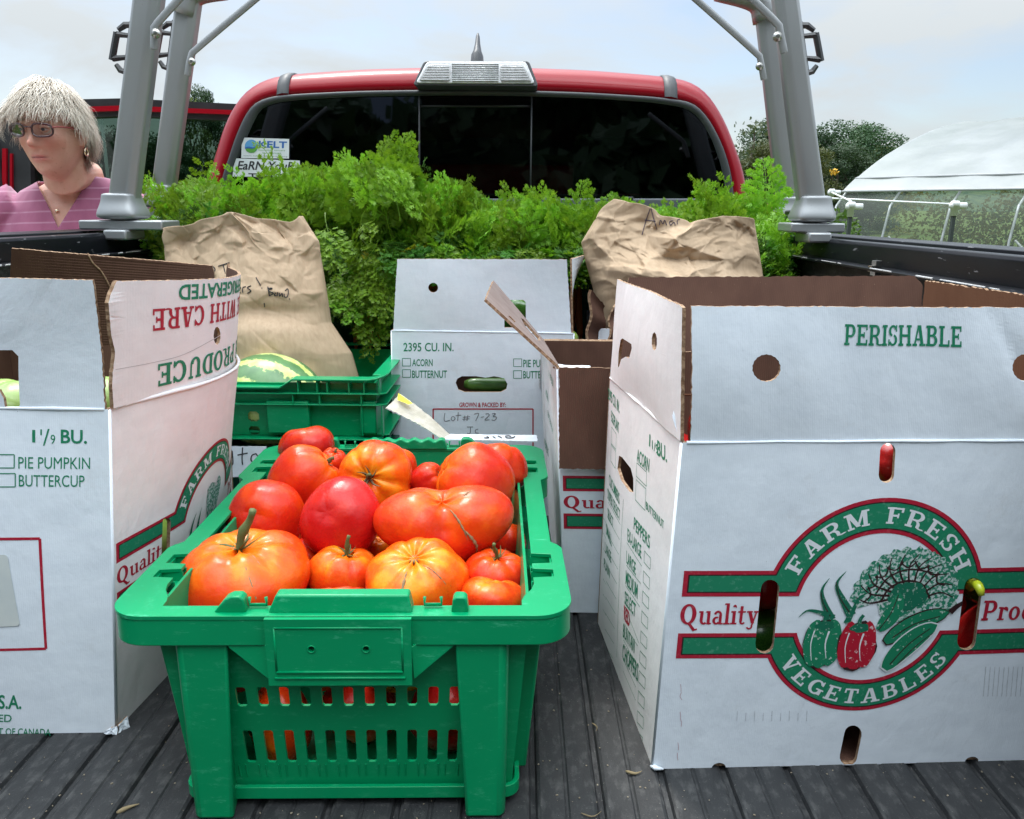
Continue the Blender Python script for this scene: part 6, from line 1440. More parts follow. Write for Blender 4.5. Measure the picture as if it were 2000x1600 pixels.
def grid_wall(name, Q, slots, t, m, parent, ch=.0018):
    """a moulded wall with rectangular slots (u0, v0, u1, v1) whose corners are eased"""
    us = sorted({0, Q.W, *[round(k, 6) for s in slots for k in (s[0], s[2])]}); vs_ = sorted({0, Q.H, *[round(k, 6) for s in slots for k in (s[1], s[3])]})
    isl = lambda u, v: any(s[0] < u < s[2] and s[1] < v < s[3] for s in slots)
    bm = bmesh.new(); cache = {}
    def vt(u, v, w):
        k = (round(u, 6), round(v, 6), w)
        if k not in cache: cache[k] = bm.verts.new(Q.at(u, v, w))
        return cache[k]
    for a, b in zip(us, us[1:]):
        for c, d in zip(vs_, vs_[1:]):
            if isl((a+b)/2, (c+d)/2): continue
            bm.faces.new([vt(*p, 0) for p in ((a, c), (b, c), (b, d), (a, d))]); bm.faces.new([vt(*p, -t) for p in ((a, d), (b, d), (b, c), (a, c))])
    for s in slots:
        a, c, b, d = s; O = [(a+ch, c), (b-ch, c), (b, c+ch), (b, d-ch), (b-ch, d), (a+ch, d), (a, d-ch), (a, c+ch)]
        for p, q, r in (((a, c), O[0], O[7]), ((b, c), O[2], O[1]), ((b, d), O[4], O[3]), ((a, d), O[6], O[5])):
            bm.faces.new([vt(*x, 0) for x in (p, q, r)]); bm.faces.new([vt(*x, -t) for x in (p, r, q)])
        for i in range(8):
            p, q = O[i], O[(i+1) % 8]; bm.faces.new((vt(*p, 0), vt(*q, 0), vt(*q, -t), vt(*p, -t)))
    for p, q in (((0, 0), (Q.W, 0)), ((Q.W, 0), (Q.W, Q.H)), ((Q.W, Q.H), (0, Q.H)), ((0, Q.H), (0, 0))): bm.faces.new([vt(*q, 0), vt(*p, 0), vt(*p, -t), vt(*q, -t)])
    return frombm(name, bm, m, parent)
def tomato_crate():
    """0.42 x 0.54 m, rim at 0.22; front end is y = 0 in its own frame"""
    m = GCR; W, Ln, H = .2125, .54, .22
    t = thing('crate', 'bright green slotted plastic crate heaped with big tomatoes, nearest the camera', 'crate', group='green plastic harvest crates')
    # rim: flat flange with the inner opening notched by pockets, and the skirt below it
    out = rrect(W, Ln/2, .034, 10, 0, Ln/2)
    # step the long sides in over the middle third
    o2 = []
    for x, y in out: o2.append((x, y))
    # insert the side steps
    def side(sx): return [(sx*W, .150), (sx*(W-.004), .158), (sx*(W-.011), .166), (sx*(W-.011), Ln-.166), (sx*(W-.004), Ln-.158), (sx*W, Ln-.150)]
    n = 11; o2 = out[:n]+side(1)+out[n:3*n]+side(-1)[::-1]+out[3*n:]
    o2 = out[:n]+side(1)+out[n:2*n]+out[2*n:3*n]+side(-1)[::-1]+out[3*n:]
    I = .034                                                     # flange width on the long sides
    ix = W-I
    def pocket(sx, y0, y1, d=.021): return [(sx*ix, y0), (sx*(ix+d), y0+.002), (sx*(ix+d), y1-.002), (sx*ix, y1)]
    g = .052
    R_ = [(ix-.013, .020), (ix-.013, .030), (ix-.010, .040), (ix-.003, .052), (ix, .064)]
    pk = [(.078, .098), (.110, .135), (Ln-.135, Ln-.110), (Ln-.098, Ln-.078)]
    inner = list(R_)
    for a, b in pk: inner += pocket(1, a, b)
    inner += [(ix, Ln-.052), (ix-.006, Ln-.04), (ix-.02, Ln-.022)]
    inner += [(-ix+.02, Ln-.022), (-ix+.006, Ln-.04), (-ix, Ln-.052)]
    for a, b in pk[::-1]: inner += pocket(-1, a, b)[::-1]
    inner += [(-x, y) for x, y in R_[::-1]]
    bm = bmesh.new(); slab_bm(bm, o2, [inner[::-1]], H-.004, H); fin('rim', bm, m, t, .0016, 3)
    bm = bmesh.new(); sk = [(x*.9955, (y-Ln/2)*.997+Ln/2) for x, y in o2]; sk2 = [(x*.975, (y-Ln/2)*.98+Ln/2) for x, y in o2]
    A = [bm.verts.new((*p, H-.0015)) for p in sk]; A2 = [bm.verts.new((p[0]*1.003, (p[1]-Ln/2)*1.002+Ln/2, H-.030)) for p in sk]; B2 = [bm.verts.new((*p, H-.030)) for p in sk2]; B = [bm.verts.new((*p, H-.0035)) for p in sk2]; c = len(sk)
    for a_, b_ in ((A, A2), (A2, B2), (B2, B)):
        for i in range(c): bm.faces.new((a_[i], a_[(i+1) % c], b_[(i+1) % c], b_[i]))
    fin('rim_skirt', bm, m, t, .002, 3)
    # pocket floors and cheeks
    for sx in (1, -1):
        for a, b in pk:
            z = H-.014; lo = min(sx*(ix-.001), sx*(ix+.021)); hi = max(sx*(ix-.001), sx*(ix+.021))
            bm = bmesh.new(); bx(bm, (lo, a-.001, z-.002), (hi, b+.001, z)); bx(bm, (sx*(ix+.0205)-.001, a, z), (sx*(ix+.0205)+.001, b, H-.0042)); bx(bm, (lo, a-.0022, z), (hi, a-.0002, H-.0042)); bx(bm, (lo, b+.0002, z), (hi, b+.0022, H-.0042)); fin('pocket', bm, m, t, 0)
    # walls: quads leaning inwards to the base, plates of their own thickness
    zb = .012; wt, wb = .173, .157; yt, yb = .018, .030        # half width at top / bottom, inset of the ends
    zt = H-.004
    ends = (Quad((-wb, yb, zb), (wb, yb, zb), (wt, yt, zt), (-wt, yt, zt)), Quad((wb, Ln-yb, zb), (-wb, Ln-yb, zb), (-wt, Ln-yt, zt), (wt, Ln-yt, zt)))
    for e, Q in enumerate(ends):
        holes = []
        for i in range(11):
            u = Q.W/2+(i-5)*.0203; k = (i-5)*.0001
            holes.append((u-.0048, .034, u+.0048, .072)); holes.append((u-.0048, .100, u+.0048, .1215))
        o_ = [(Q.W/2-wb+.0, 0), (Q.W/2+wb, 0), (Q.W, Q.H), (0, Q.H)]; o_ = [(0, 0), (Q.W, 0), (Q.W, Q.H), (0, Q.H)]
        grid_wall('end_wall', Q, holes, .003, m, t)
        bm = bmesh.new(); nrm = Q.n                               # shallow ribs between the lower slots
        for i in range(12):
            u = Q.W/2+(i-5.5)*.0203; tube(bm, [Q.at(u-.0035, .018, .0002), Q.at(u-.0035, .032, .0006)], .0008, 4); tube(bm, [Q.at(u+.0035, .018, .0002), Q.at(u+.0035, .032, .0006)], .0008, 4)
        bmesh.ops.recalc_face_normals(bm, faces=bm.faces); tag(frombm('wall_bead', bm, m, t), kind='stuff')
    for sx in (1, -1):
        a, b = (sx*wb, yb, zb), (sx*wb, Ln-yb, zb); c_, d_ = (sx*wt, Ln-yt, zt), (sx*wt, yt, zt)
        Q = Quad(a, b, c_, d_) if sx > 0 else Quad(b, a, d_, c_); holes = []
        for i in range(17):
            u = Q.W/2+(i-8)*.0235; holes.append((u-.005, .104, u+.005, .128)); holes.append((u-.005, .034, u+.005, .074))
        grid_wall('side_wall', Q, holes, .003, m, t)
        for i in range(4):                                          # vertical columns outside
            uu = (.10, .36, .64, .90)[i]*Q.W; bm = bmesh.new(); q = [(uu-.018, .002, 0), (uu+.018, .002, 0), (uu+.026, Q.H-.03, 0), (uu-.026, Q.H-.03, 0)]
            lo_ = [bm.verts.new(Q.at(x, y, .0003)) for x, y, _ in q]; hi_ = [bm.verts.new(Q.at(x, y, .016-.008*(j < 2)*0)) for j, (x, y, _) in enumerate(q)]
            bm.faces.new(hi_)
            for j in range(4): bm.faces.new((lo_[j], lo_[(j+1) % 4], hi_[(j+1) % 4], hi_[j]))
            fin('column', bm, m, t, .003, 3)
    # base plate with its thin lip
    bm = bmesh.new(); slab_bm(bm, rrect(wb+.004, Ln/2-yb+.004, .012, 5, 0, Ln/2), [oval(x, y, .006, .006, 10) for x in (-.1, 0, .1) for y in (.1, .27, .44)], zb-.002, zb+.002); fin('base', bm, m, t, .001)
    bm = bmesh.new(); slab_bm(bm, rrect(wb+.0085, Ln/2-yb+.0085, .016, 5, 0, Ln/2), [rrect(wb+.0035, Ln/2-yb+.0035, .012, 5, 0, Ln/2)[::-1]], zb-.003, zb+.010); fin('base_lip', bm, m, t, .001)
    # corner legs: tapered, standing proud of the end walls
    for e in (0, 1):
        for sx in (-1, 1):
            bm = bmesh.new(); s = 1 if e == 0 else -1; y_ = lambda v: v if e == 0 else Ln-v
            top = [(.103, .004), (.148, .004), (.154, .010), (.158, .055), (.120, .055)]; bot = [(.112, .004), (.146, .004), (.151, .009), (.151, .055), (.120, .055)]
            zz0 = -.0 if e == 0 else 0
            T1 = [bm.verts.new((sx*x, y_(y), H-.028)) for x, y in top]; B1 = [bm.verts.new((sx*(x), y_(y), .0005)) for x, y in bot]
            for i in range(5): bm.faces.new((T1[i], T1[(i+1) % 5], B1[(i+1) % 5], B1[i]))
            bm.faces.new(B1); bm.faces.new(T1); fin('corner_leg', bm, m, t, .004, 3)
    # handle block at each end
    for e in (0, 1):
        M = Matrix.Identity(4) if e == 0 else Matrix.Translation((0, Ln, 0)) @ Matrix.Rotation(math.pi, 4, 'Z')
        hd = []
        Qh = Quad((-.075, -.007, H-.066), (.075, -.007, H-.066), (.075, -.007, H+.001), (-.075, -.007, H+.001)); Qh = Quad(*[M @ p for p in Qh.c])
        hx0 = .066
        # outer plate with two screw holes and the recess frame
        wpl = [(.009, 0), (.141, 0), (.141, .066), (.009, .066)]
        Qh2 = Quad(Qh.at(.010, 0), Qh.at(.140, 0), Qh.at(.1405, .0665), Qh.at(.0095, .0665)); grid_wall('handle_panel', Qh2, [(.0405-.0026, .0344, .0405+.0026, .0396), (.0895-.0026, .0344, .0895+.0026, .0396)], .004, m, t, .0015)
        bm = bmesh.new()
        for a, b in (((.016, .008), (.134, .008)), ((.018, .014), (.132, .014))): tube(bm, [Qh.at(*a, .0004), Qh.at(*b, .0004)], .0013, 8)
        for a, b in (((.018, .014), (.018, .058)), ((.132, .014), (.132, .058)), ((.018, .058), (.132, .058))): tube(bm, [Qh.at(*a, .0), Qh.at(*b, .0)], .0010, 6)
        bmesh.ops.recalc_face_normals(bm, faces=bm.faces); frombm('panel_bead', bm, m, t, True)
        for u in (.0505, .0995):
            bm = bmesh.new(); P = [Qh.at(u+.0034*math.cos(a*math.pi/8), .037+.0034*math.sin(a*math.pi/8), .0002) for a in range(17)]; tube(bm, P, .0006, 5, cap=False); frombm('screw_boss', bm, m, t, True)
        # wings running from the skirt down to the panel
        for s in (-1, 1):
            bm = bmesh.new(); p = [(s*.0650, -.0045, H-.0285), (s*.070, .0005, H-.0292), (s*.103, .0016, H-.0296), (s*.102, .0022, H-.033), (s*.0655, -.001, H-.0655)]; p2 = [(x, y+.004, z) for x, y, z in p]
            a_ = [bm.verts.new(M @ V(q)) for q in p]; b_ = [bm.verts.new(M @ V(q)) for q in p2]; bm.faces.new(a_); bm.faces.new(b_[::-1])
            for i in range(5): bm.faces.new((a_[i], a_[(i+1) % 5], b_[(i+1) % 5], b_[i]))
            fin('handle_wing', bm, m, t, .0012, 2)
        # raised grip behind the rim
        bm = bmesh.new(); pr = [(-.0655, H-.001), (-.0585, H+.0155), (.0620, H+.0155), (.0655, H-.001)]; y0, y1 = .006, .024
        if e: pr = [(-.0655, H-.001), (-.062, H+.013)]+[(-.062+.124*i/36, H+.0135+.0022*math.sin(i*2*math.pi/6)) for i in range(1, 36)]+[(.062, H+.013), (.0655, H-.001)]
        a_ = [bm.verts.new(M @ V((x, y0+(z-H)*.25, z))) for x, z in pr]; b_ = [bm.verts.new(M @ V((x, y1, z))) for x, z in pr]; bm.faces.new(a_); bm.faces.new(b_[::-1]); c = len(pr)
        for i in range(c): bm.faces.new((a_[i], a_[(i+1) % c], b_[(i+1) % c], b_[i]))
        fin('grip', bm, m, t, .002, 3, 50)
        for s in (-1, 1):                                            # pegs and small clips
            bm = bmesh.new(); prf = [(-.017, 0), (-.006, .0135), (.0, .0165), (.008, .0165), (.0115, .013), (.0125, 0)] if s < 0 else [(-.0075, 0), (-.006, .013), (-.003, .0155), (.0045, .0155), (.007, .013), (.0085, 0)]
            cx2 = -.098 if s < 0 else .108
            a_ = [bm.verts.new(M @ V((cx2+x, .007, H-.001+z))) for x, z in prf]; b_ = [bm.verts.new(M @ V((cx2+x, .020, H-.001+z))) for x, z in prf]; bm.faces.new(a_); bm.faces.new(b_[::-1]); c = len(prf)
            for i in range(c): bm.faces.new((a_[i], a_[(i+1) % c], b_[(i+1) % c], b_[i]))
            fin('peg', bm, m, t, .0015, 2)
        for cx2 in (-.0765, .0835):
            bm = bmesh.new(); tube(bm, [M @ V((cx2-.0075, .016, H+.0105)), M @ V((cx2-.0078, .016, H+.003)), M @ V((cx2+.0078, .016, H+.003)), M @ V((cx2+.0075, .016, H+.0105))], .0017, 6); bmesh.ops.recalc_face_normals(bm, faces=bm.faces); frombm('clip', bm, m, t, True)
    return t
TC = tomato_crate(); _a = aZ(215, 1200, .22); _b = aZ(1112, 1200, .22)
TCX, TCY = (_a.x+_b.x)/2-.001, .646
TC.location = (TCX, TCY, 0); TC.rotation_euler = (0, 0, math.atan2(_b.y-_a.y, _b.x-_a.x)+R(.2))
def crate_side(label, x0, x1, y0, y1, z0, H, m, group='green plastic harvest crates'):
    """long side faces the camera: x0..x1 at the rim; straight walls, double flange, raised shoulders at the corners"""
    t = thing('crate', label, 'crate', group=group); w = x1-x0; zt = z0+H
    i = .022
    bm = bmesh.new()
    # wall faces, stepped corner columns
    Q = Quad((x0+i, y0+i, z0+.01), (x1-i, y0+i, z0+.01), (x1-i+.004, y0+i-.004, zt-.01), (x0+i-.004, y0+i-.004, zt-.01))
    hl = []
    for px, ya, yb in ((495, 829, 800), (496, 849, 831)):
        c = Q.uv(px, (ya+yb)/2); UC = Q.uv(495, 814)[0]
        if 0 < c[0] < Q.W and z0 > .05: hl.append((UC-.0095, c[1]-.0085, UC+.0095, c[1]+(.0095 if ya < 830 else .0070)))
    bm.free(); grid_wall('side_wall', Q, hl, .003, m, t, .004)
    Qb_ = Quad((x1-i, y1-i, z0+.01), (x0+i, y1-i, z0+.01), (x0+i, y1-i, zt-.01), (x1-i, y1-i, zt-.01)); board('side_wall', Qb_, t, None, [], .003, (m, m, m), (0, 0), 0)
    for a, b in (((x1-i, y0+i), (x1-i, y1-i)), ((x0+i, y1-i), (x0+i, y0+i))): board('end_wall', Quad((*a, z0+.01), (*b, z0+.01), (*b, zt-.012), (*a, zt-.012)), t, None, [], .003, (m, m, m), (0, 0), 0)
    box('base', (x0+i+.003, y0+i+.003, z0+.008), (x1-i-.003, y1-i-.003, z0+.012), m, t)
    for k, cxx in enumerate((.30, .70)):
        xm = x0+w*cxx; bm = bmesh.new(); bx(bm, (xm-.036, y0+.008, z0+.012), (xm+.036, y0+i+.002, zt-.040)); fin('column', bm, m, t, .003, 3)
    for cxx in (.055, .945):
        xm = x0+w*cxx; bm = bmesh.new(); bx(bm, (xm-.016, y0+.010, z0+.012), (xm+.012, y0+i+.004, zt-.040)); fin('column', bm, m, t, .003, 3)
    # flanges: middle dip, shoulders higher
    def ztop(x):
        d = min(x-x0, x1-x); s = min(1, max(0, (d-.155)/.022)); e = min(1, max(0, (.022-d)/.022)); return zt-.014*s+.007*e
    xs = sorted(set([x0, x0+.006, x0+.015, x0+.03, x0+.155, x0+.166, x0+.177, x0+.2, x1-.2, x1-.177, x1-.166, x1-.155, x1-.03, x1-.015, x1-.006, x1]))
    for nm, dz, dep, th in (('rim', 0, .0, .003), ('flange', -.0245, .002, .0022), ('flange', -.044, .004, .0022)):
        bm = bmesh.new(); rows = []
        for x in xs:
            z = (ztop(x) if dz == 0 else zt-.014 if dz > -.04 and False else (zt+dz)); c_ = min(x-x0, x1-x); r0 = max(0, .012-c_)*.8
            rows.append([bm.verts.new((x, y0+dep+r0, z)), bm.verts.new((x, y0+i+.004, z)), bm.verts.new((x, y0+i+.004, z-th)), bm.verts.new((x, y0+dep+r0, z-th))])
        for a_, b_ in zip(rows, rows[1:]):
            for j in range(4): bm.faces.new((a_[j], b_[j], b_[(j+1) % 4], a_[(j+1) % 4]))
        bm.faces.new(rows[0]); bm.faces.new(rows[-1]); fin(nm, bm, m, t, .0007)
    for nm, dz in (('rim', .004), ('flange', -.0245), ('flange', -.044), ('flange', -.1)):
        for sx, xe in ((1, x1), (-1, x0)):
            bm = bmesh.new(); lo = (min(xe, xe-sx*(i+.003)), y0+i, zt+dz-.0025); hi = (max(xe, xe-sx*(i+.003)), y1-i, zt+dz); bx(bm, lo, hi); fin(nm, bm, m, t, .0008)
    bm = bmesh.new(); bx(bm, (x0, y1-i, zt-.003), (x1, y1, zt)); fin('rim', bm, m, t, .0008)
    # webs between flanges
    for f in (.02, .11, .175, .205, .262, .738, .795, .825, .89, .935, .98):
        xx = x0+w*f; box('web', (xx-.001, y0+.003, zt-.0265), (xx+.001, y0+i, ztop(xx)-.003), m, t)
    for f in (.02, .20, .28, .72, .80, .925): xx = x0+w*f; box('web', (xx-.001, y0+.004, zt-.046), (xx+.001, y0+i, zt-.0267), m, t)
    for f in (.925, .985): xx = x0+w*f; box('web', (xx-.001, y0+.006, z0+.01), (xx+.001, y0+i, zt-.0464), m, t)
    bm = bmesh.new(); bx(bm, (x0+.01, y0+.004, z0+.002), (x1-.01, y0+i+.004, z0+.0045)); fin('flange', bm, m, t, .0007)
    anchor(t, ((x0+x1)/2, (y0+y1)/2, z0)); return t
y0 = 1.285; xr = aY(752, 740, y0).x
zt2 = aY(650, 739, y0).z; zb2 = aY(650, 862, y0).z
crate_side('green plastic crate holding the watermelon and a paper bag', xr-.56, xr, y0, y0+.38, zb2-.002, zt2-zb2, GCR)
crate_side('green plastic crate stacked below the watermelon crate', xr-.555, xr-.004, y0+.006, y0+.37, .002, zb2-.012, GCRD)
xl_, xr_ = aY(640, 600, 1.70).x, aY(640, 600, 1.70).x+.60
crate_side('dark green crate of carrot bunches against the cab end of the bed', -.30, .30, 1.70, 1.90, .14, aY(700, 565, 1.70).z-.14, GCRD) if False else None
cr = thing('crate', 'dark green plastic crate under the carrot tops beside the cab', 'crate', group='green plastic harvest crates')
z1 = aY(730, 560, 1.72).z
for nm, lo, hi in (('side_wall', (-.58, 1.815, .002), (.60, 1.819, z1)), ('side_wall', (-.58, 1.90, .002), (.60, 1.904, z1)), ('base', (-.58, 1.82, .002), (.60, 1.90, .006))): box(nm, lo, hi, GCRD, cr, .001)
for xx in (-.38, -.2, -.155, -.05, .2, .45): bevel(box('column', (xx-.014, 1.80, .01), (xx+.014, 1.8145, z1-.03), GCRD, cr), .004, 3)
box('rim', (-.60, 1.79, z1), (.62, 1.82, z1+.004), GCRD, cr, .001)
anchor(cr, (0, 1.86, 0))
# ======================================================================= tomatoes
def tomatomat():
    m, nt, b = newmat('tomato_skin'); tc2 = nd(nt, 'ShaderNodeTexCoord').outputs['Object']; oi = nd(nt, 'ShaderNodeObjectInfo').outputs['Random']
    at = nd(nt, 'ShaderNodeAttribute', attribute_name='ripe'); at.attribute_type = 'GEOMETRY'
    f = noise_fac(nt, 1.7, 5, .25, .75, rough=.6); hue = nd(nt, 'ShaderNodeAttribute', attribute_name='tone', attribute_type='OBJECT').outputs['Fac']
    k = nd(nt, 'ShaderNodeMath', {0: at.outputs['Fac'], 1: hue}, operation='ADD').outputs[0]
    k = nd(nt, 'ShaderNodeMath', {0: f, 1: .50, 2: k}, operation='MULTIPLY_ADD').outputs[0]
    k = nd(nt, 'ShaderNodeMath', {0: k, 1: -.22}, operation='ADD').outputs[0]
    cr_ = nd(nt, 'ShaderNodeValToRGB', {0: k}); e = cr_.color_ramp.elements
    e[0].position = 0; e[0].color = (.48, .009, .008, 1); e[1].position = 1; e[1].color = (.80, .25, .010, 1)
    for p, c in ((.28, (.56, .020, .006)), (.55, (.68, .050, .004)), (.8, (.76, .115, .005))):
        q = e.new(p); q.color = (*c, 1)
    c = cr_.outputs[0]
    sp = noise_fac(nt, 22, 2, .745, .775, b=.7); c = mixc(nt, sp, c, (.25, .12, .04))                      # corky specks
    st = noise_fac(nt, 3.5, 9, .66, .73, stretch=(1, 1, .4), rough=.75, b=.45); c = mixc(nt, st, c, (.55, .35, .14))
    nt.links.new(c, b.inputs['Base Color']); b.inputs['Roughness'].default_value = .26; b.inputs['Specular IOR Level'].default_value = .27
    b.inputs['Subsurface Weight'].default_value = .12; b.inputs['Subsurface Radius'].default_value = (1, .25, .08); b.inputs['Subsurface Scale'].default_value = .006
    nt.links.new(nd(nt, 'ShaderNodeMapRange', {0: noise_fac(nt, 4, 6, .3, .7), 3: .20, 4: .34}).outputs[0], b.inputs['Roughness'])
    p = bump(nt, b, noise_fac(nt, 3, 4, 0, 1), .06, .03); bump(nt, b, noise_fac(nt, 60, 2, 0, 1), .04, .002, p)
    return m
TOM = tomatomat(); CALYX = simple('calyx_green', (.055, .10, .018), .7, c2=(.14, .13, .05), scale=120, bscale=300); CALD = simple('calyx_dry', (.10, .075, .035), .85, c2=(.16, .13, .07), scale=150)
CORK = simple('cork_scar', (.33, .22, .11), .85, c2=(.16, .09, .04), scale=90, bscale=200, bstr=.5)
def tomato_mesh(seed, ribs=6, depth=.08, flat=.78, lobes=(), pinch=.2, n=56, k=34):
    r2 = random.Random(seed); ph = r2.uniform(0, 6.28); am = [r2.uniform(.4, 1.25) for _ in range(40)]; off = [r2.uniform(-.16, .16) for _ in range(40)]
    vs, fs, ripe = [], [], []
    for j in range(k+1):
        th = math.pi*j/k
        for i in range(n):
            p = 2*math.pi*i/n; s = math.sin(th); z = math.cos(th)
            x = p*ribs/(2*math.pi)+ph; a = am[int(x) % ribs]; fr = x-int(x); w = fr+off[int(x) % ribs]*math.sin(math.pi*fr)
            groove = (1-abs(math.sin(math.pi*w))**.55)*a*depth*(.25+.75*max(0, z+.25)**.8)*(1 if s > .02 else 0)
            rad = 1-groove+.045*noise.noise(V((math.cos(p)*s*1.1, math.sin(p)*s*1.1, z*1.1+seed)))*2
            for lp, lt, la, lw in lobes:
                d = (math.cos(p-lp)*s*math.sin(lt)+z*math.cos(lt)); rad += la*math.exp(-(math.acos(max(-1, min(1, d)))/lw)**2)
            R2 = rad; zz = z*flat*rad
            if z > 0: zz -= pinch*math.exp(-(s/.30)**2)*flat*(1+.2*math.cos(ribs*p+ph))                      # hollow at the stem
            else: zz += .06*math.exp(-(s/.2)**2)
            vs.append((math.cos(p)*s**.92*R2, math.sin(p)*s**.92*R2, zz)); ripe.append(.10+.45*max(0, z)**1.3+.20*noise.noise(V((math.cos(p)*2, math.sin(p)*2, z*.8+seed))))
    for j in range(k):
        for i in range(n): fs.append((j*n+i, (j+1)*n+i, (j+1)*n+(i+1) % n, j*n+(i+1) % n))
    me = bpy.data.meshes.new('tomato'); me.from_pydata(vs, [], fs); bm = bmesh.new(); bm.from_mesh(me); bmesh.ops.remove_doubles(bm, verts=bm.verts, dist=1e-5)
    me2 = bpy.data.meshes.new('skin')
    bmesh.ops.recalc_face_normals(bm, faces=bm.faces); bm.verts.index_update(); cs = [v.co.copy() for v in bm.verts]; bm.to_mesh(me2); bm.free(); bpy.data.meshes.remove(me)
    at = me2.attributes.new('ripe', 'FLOAT', 'POINT'); lk = {}
    for i, v in enumerate(vs): lk[(round(v[0], 4), round(v[1], 4), round(v[2], 4))] = ripe[i]
    at.data.foreach_set('value', [lk.get((round(c.x, 4), round(c.y, 4), round(c.z, 4)), .3) for c in cs])
    me2.polygons.foreach_set('use_smooth', [True]*len(me2.polygons)); return me2
def stem(parent, kind, seed, z, flat):
    r2 = random.Random(seed); bm = bmesh.new()
    for i in range(6 if kind != 'scar' else 0):
        a = i*1.05+r2.uniform(-.3, .3); l = r2.uniform(.22, .42); up = r2.uniform(.0, .35); m_ = CALYX
        P = smoothline([V((0, 0, z)), V((math.cos(a)*l*.5, math.sin(a)*l*.5, z+.05+up*.3)), V((math.cos(a+.3)*l, math.sin(a+.3)*l, z+up*.8+.02))], 7)
        tube(bm, P, [.034, .036, .034, .028, .02, .012, .005], 5, flat=.35)
    if kind == 'scar':
        tube(bm, [V((0, 0, z+.01)), V((0, 0, z+.035))], [.13, .07], 9)
    bmesh.ops.recalc_face_normals(bm, faces=bm.faces); frombm('calyx' if kind != 'scar' else 'stem_scar', bm, CALYX if kind == 'green' else CALD if kind != 'scar' else CORK, parent, True)
    if kind in ('green', 'dry'):
        l = {'green': .62, 'dry': .3}[kind]; bm = bmesh.new(); b_ = r2.uniform(-.25, .25); P = smoothline([V((0, 0, z-.03)), V((b_*.3, .02, z+l*.4)), V((b_, .05, z+l*.75)), V((b_*1.3, .02, z+l))], 9)
        tube(bm, P, [.075, .062, .055, .06, .078, .06, .05, .048, .055], 8); bmesh.ops.recalc_face_normals(bm, faces=bm.faces); frombm('stem', bm, CALYX, parent, True)
TOMS = []
def tomato(px, py, rx, ry, z, label, seed, ribs=6, depth=.07, tone=.0, kind='none', axis=None, lobes=(), pinch=.2, spin=0., scar=None, Y=None, flat=None):
    c = aY(px, py, Y) if Y else aZ(px, py, z); d = (c-CAM).dot(FWD); r = rx*d/FPX*1.06; ry_ = ry*d/FPX*1.06
    ax_ = V(axis).normalized() if axis else V((0, -.15, 1)).normalized()
    # vertical half size seen = mix of flattened height and depth
    cs = abs(ax_.dot(UP)); fl_ = flat if flat else max(.66, min(1.0, (ry_/r-(1-cs)*.25)/max(.4, cs) if cs > .35 else .85))
    root = thing('tomato', label, 'tomato', c, 0, 'big tomatoes heaped in the green crate')
    me = tomato_mesh(seed, ribs, depth, fl_, lobes, pinch); me.materials.append(TOM)
    q = ax_.to_track_quat('Z', 'Y') @ Matrix.Rotation(spin, 3, 'Z').to_quaternion(); root.rotation_euler = q.to_euler(); root.scale = (r, r, r)
    sk = bpy.data.objects.new('skin', me); link(sk, root); sk['tone'] = float(tone)
    if kind != 'none': stem(root, kind, seed, fl_*(1-pinch)-.02, fl_)
    if scar:
        for P, w in scar:
            bm = bmesh.new(); L2 = []
            for th, p in P:
                th, p = math.radians(th), math.radians(p); best = V((math.sin(th)*math.cos(p), math.sin(th)*math.sin(p), math.cos(th)))
                hit = None; L2.append(best)
            bv = BVHTree.FromPolygons([v.co for v in me.vertices], [tuple(f.vertices) for f in me.polygons]); pts = []
            for b_ in smoothline(L2, 18):
                h = bv.ray_cast(b_*3, -b_); pts.append((h[0]-b_*.004) if h[0] else b_)
            k = len(pts); tube(bm, pts, [w*math.sin(math.pi*(i+.4)/k)*(1+.4*math.sin(i*2.3+seed)) for i in range(k)], 6, flat=.5); bmesh.ops.recalc_face_normals(bm, faces=bm.faces)
            frombm('cork_seam', bm, CORK, root, True)
    TOMS.append((c, r)); return root
VIEW = -(FWD)
T = tomato
T(475, 1128, 125, 74, .188, 'largest orange ribbed tomato with a thick green stem, front left in the crate', 1, 7, .10, .34, 'green', (-.02, -.10, 1), (), .30, .4, [([(22, -80), (50, -75), (80, -72), (110, -72)], .012), ([(14, -60), (40, -58), (70, -57)], .010)])
T(815, 1134, 94, 61, .186, 'orange ribbed tomato with a stem scar on top and a corky split down its front', 2, 9, .09, .38, 'scar', (-.05, -.30, 1), (), .22, 0, [([(26, -96), (50, -93), (75, -92), (104, -90)], .035), ([(20, -40), (45, -34), (75, -30)], .014)])
T(670, 1120, 66, 50, .178, 'small orange tomato with a long bent green stem, between two larger ones in front', 3, 6, .10, .36, 'green', (.22, -.05, 1), (), .26, 1.2)
T(672, 1166, 54, 26, .160, 'low red tomato just above the crate grip', 4, 6, .10, .15, 'none', (.1, .2, 1))
T(520, 1010, 70, 52, .205, 'smooth orange-red tomato by the left crate wall, above the biggest one', 5, 4, .07, .22, 'none', (.1, .75, -.4), (), .2, 0, [([(120, -60), (140, -80), (160, -90)], .010)])
T(667, 1014, 78, 66, .222, 'smooth deep red tomato in the very middle of the heap', 6, 5, .06, -.12, 'none', (.2, .8, -.5), (), .1)
T(862, 1024, 88, 66, .222, 'huge twin-lobed orange-red tomato with a brown corky wound', 7, 5, .05, .14, 'none', (.05, -.30, .95), ((3.14, 1.4, .42, .62), (0, 1.3, .55, .66), (-1.57, .2, -.16, .34), (-1.57, .6, -.20, .30), (-1.57, 1.0, -.20, .30), (-1.57, 1.5, -.16, .3), (1.57, .5, -.18, .4), (1.57, 1.1, -.16, .4)), .18, 0, [([(22, -65), (50, -62), (78, -60)], .028), ([(60, -62), (84, -52), (100, -50)], .05), ([(30, -10), (36, 5), (42, 8)], .03)])
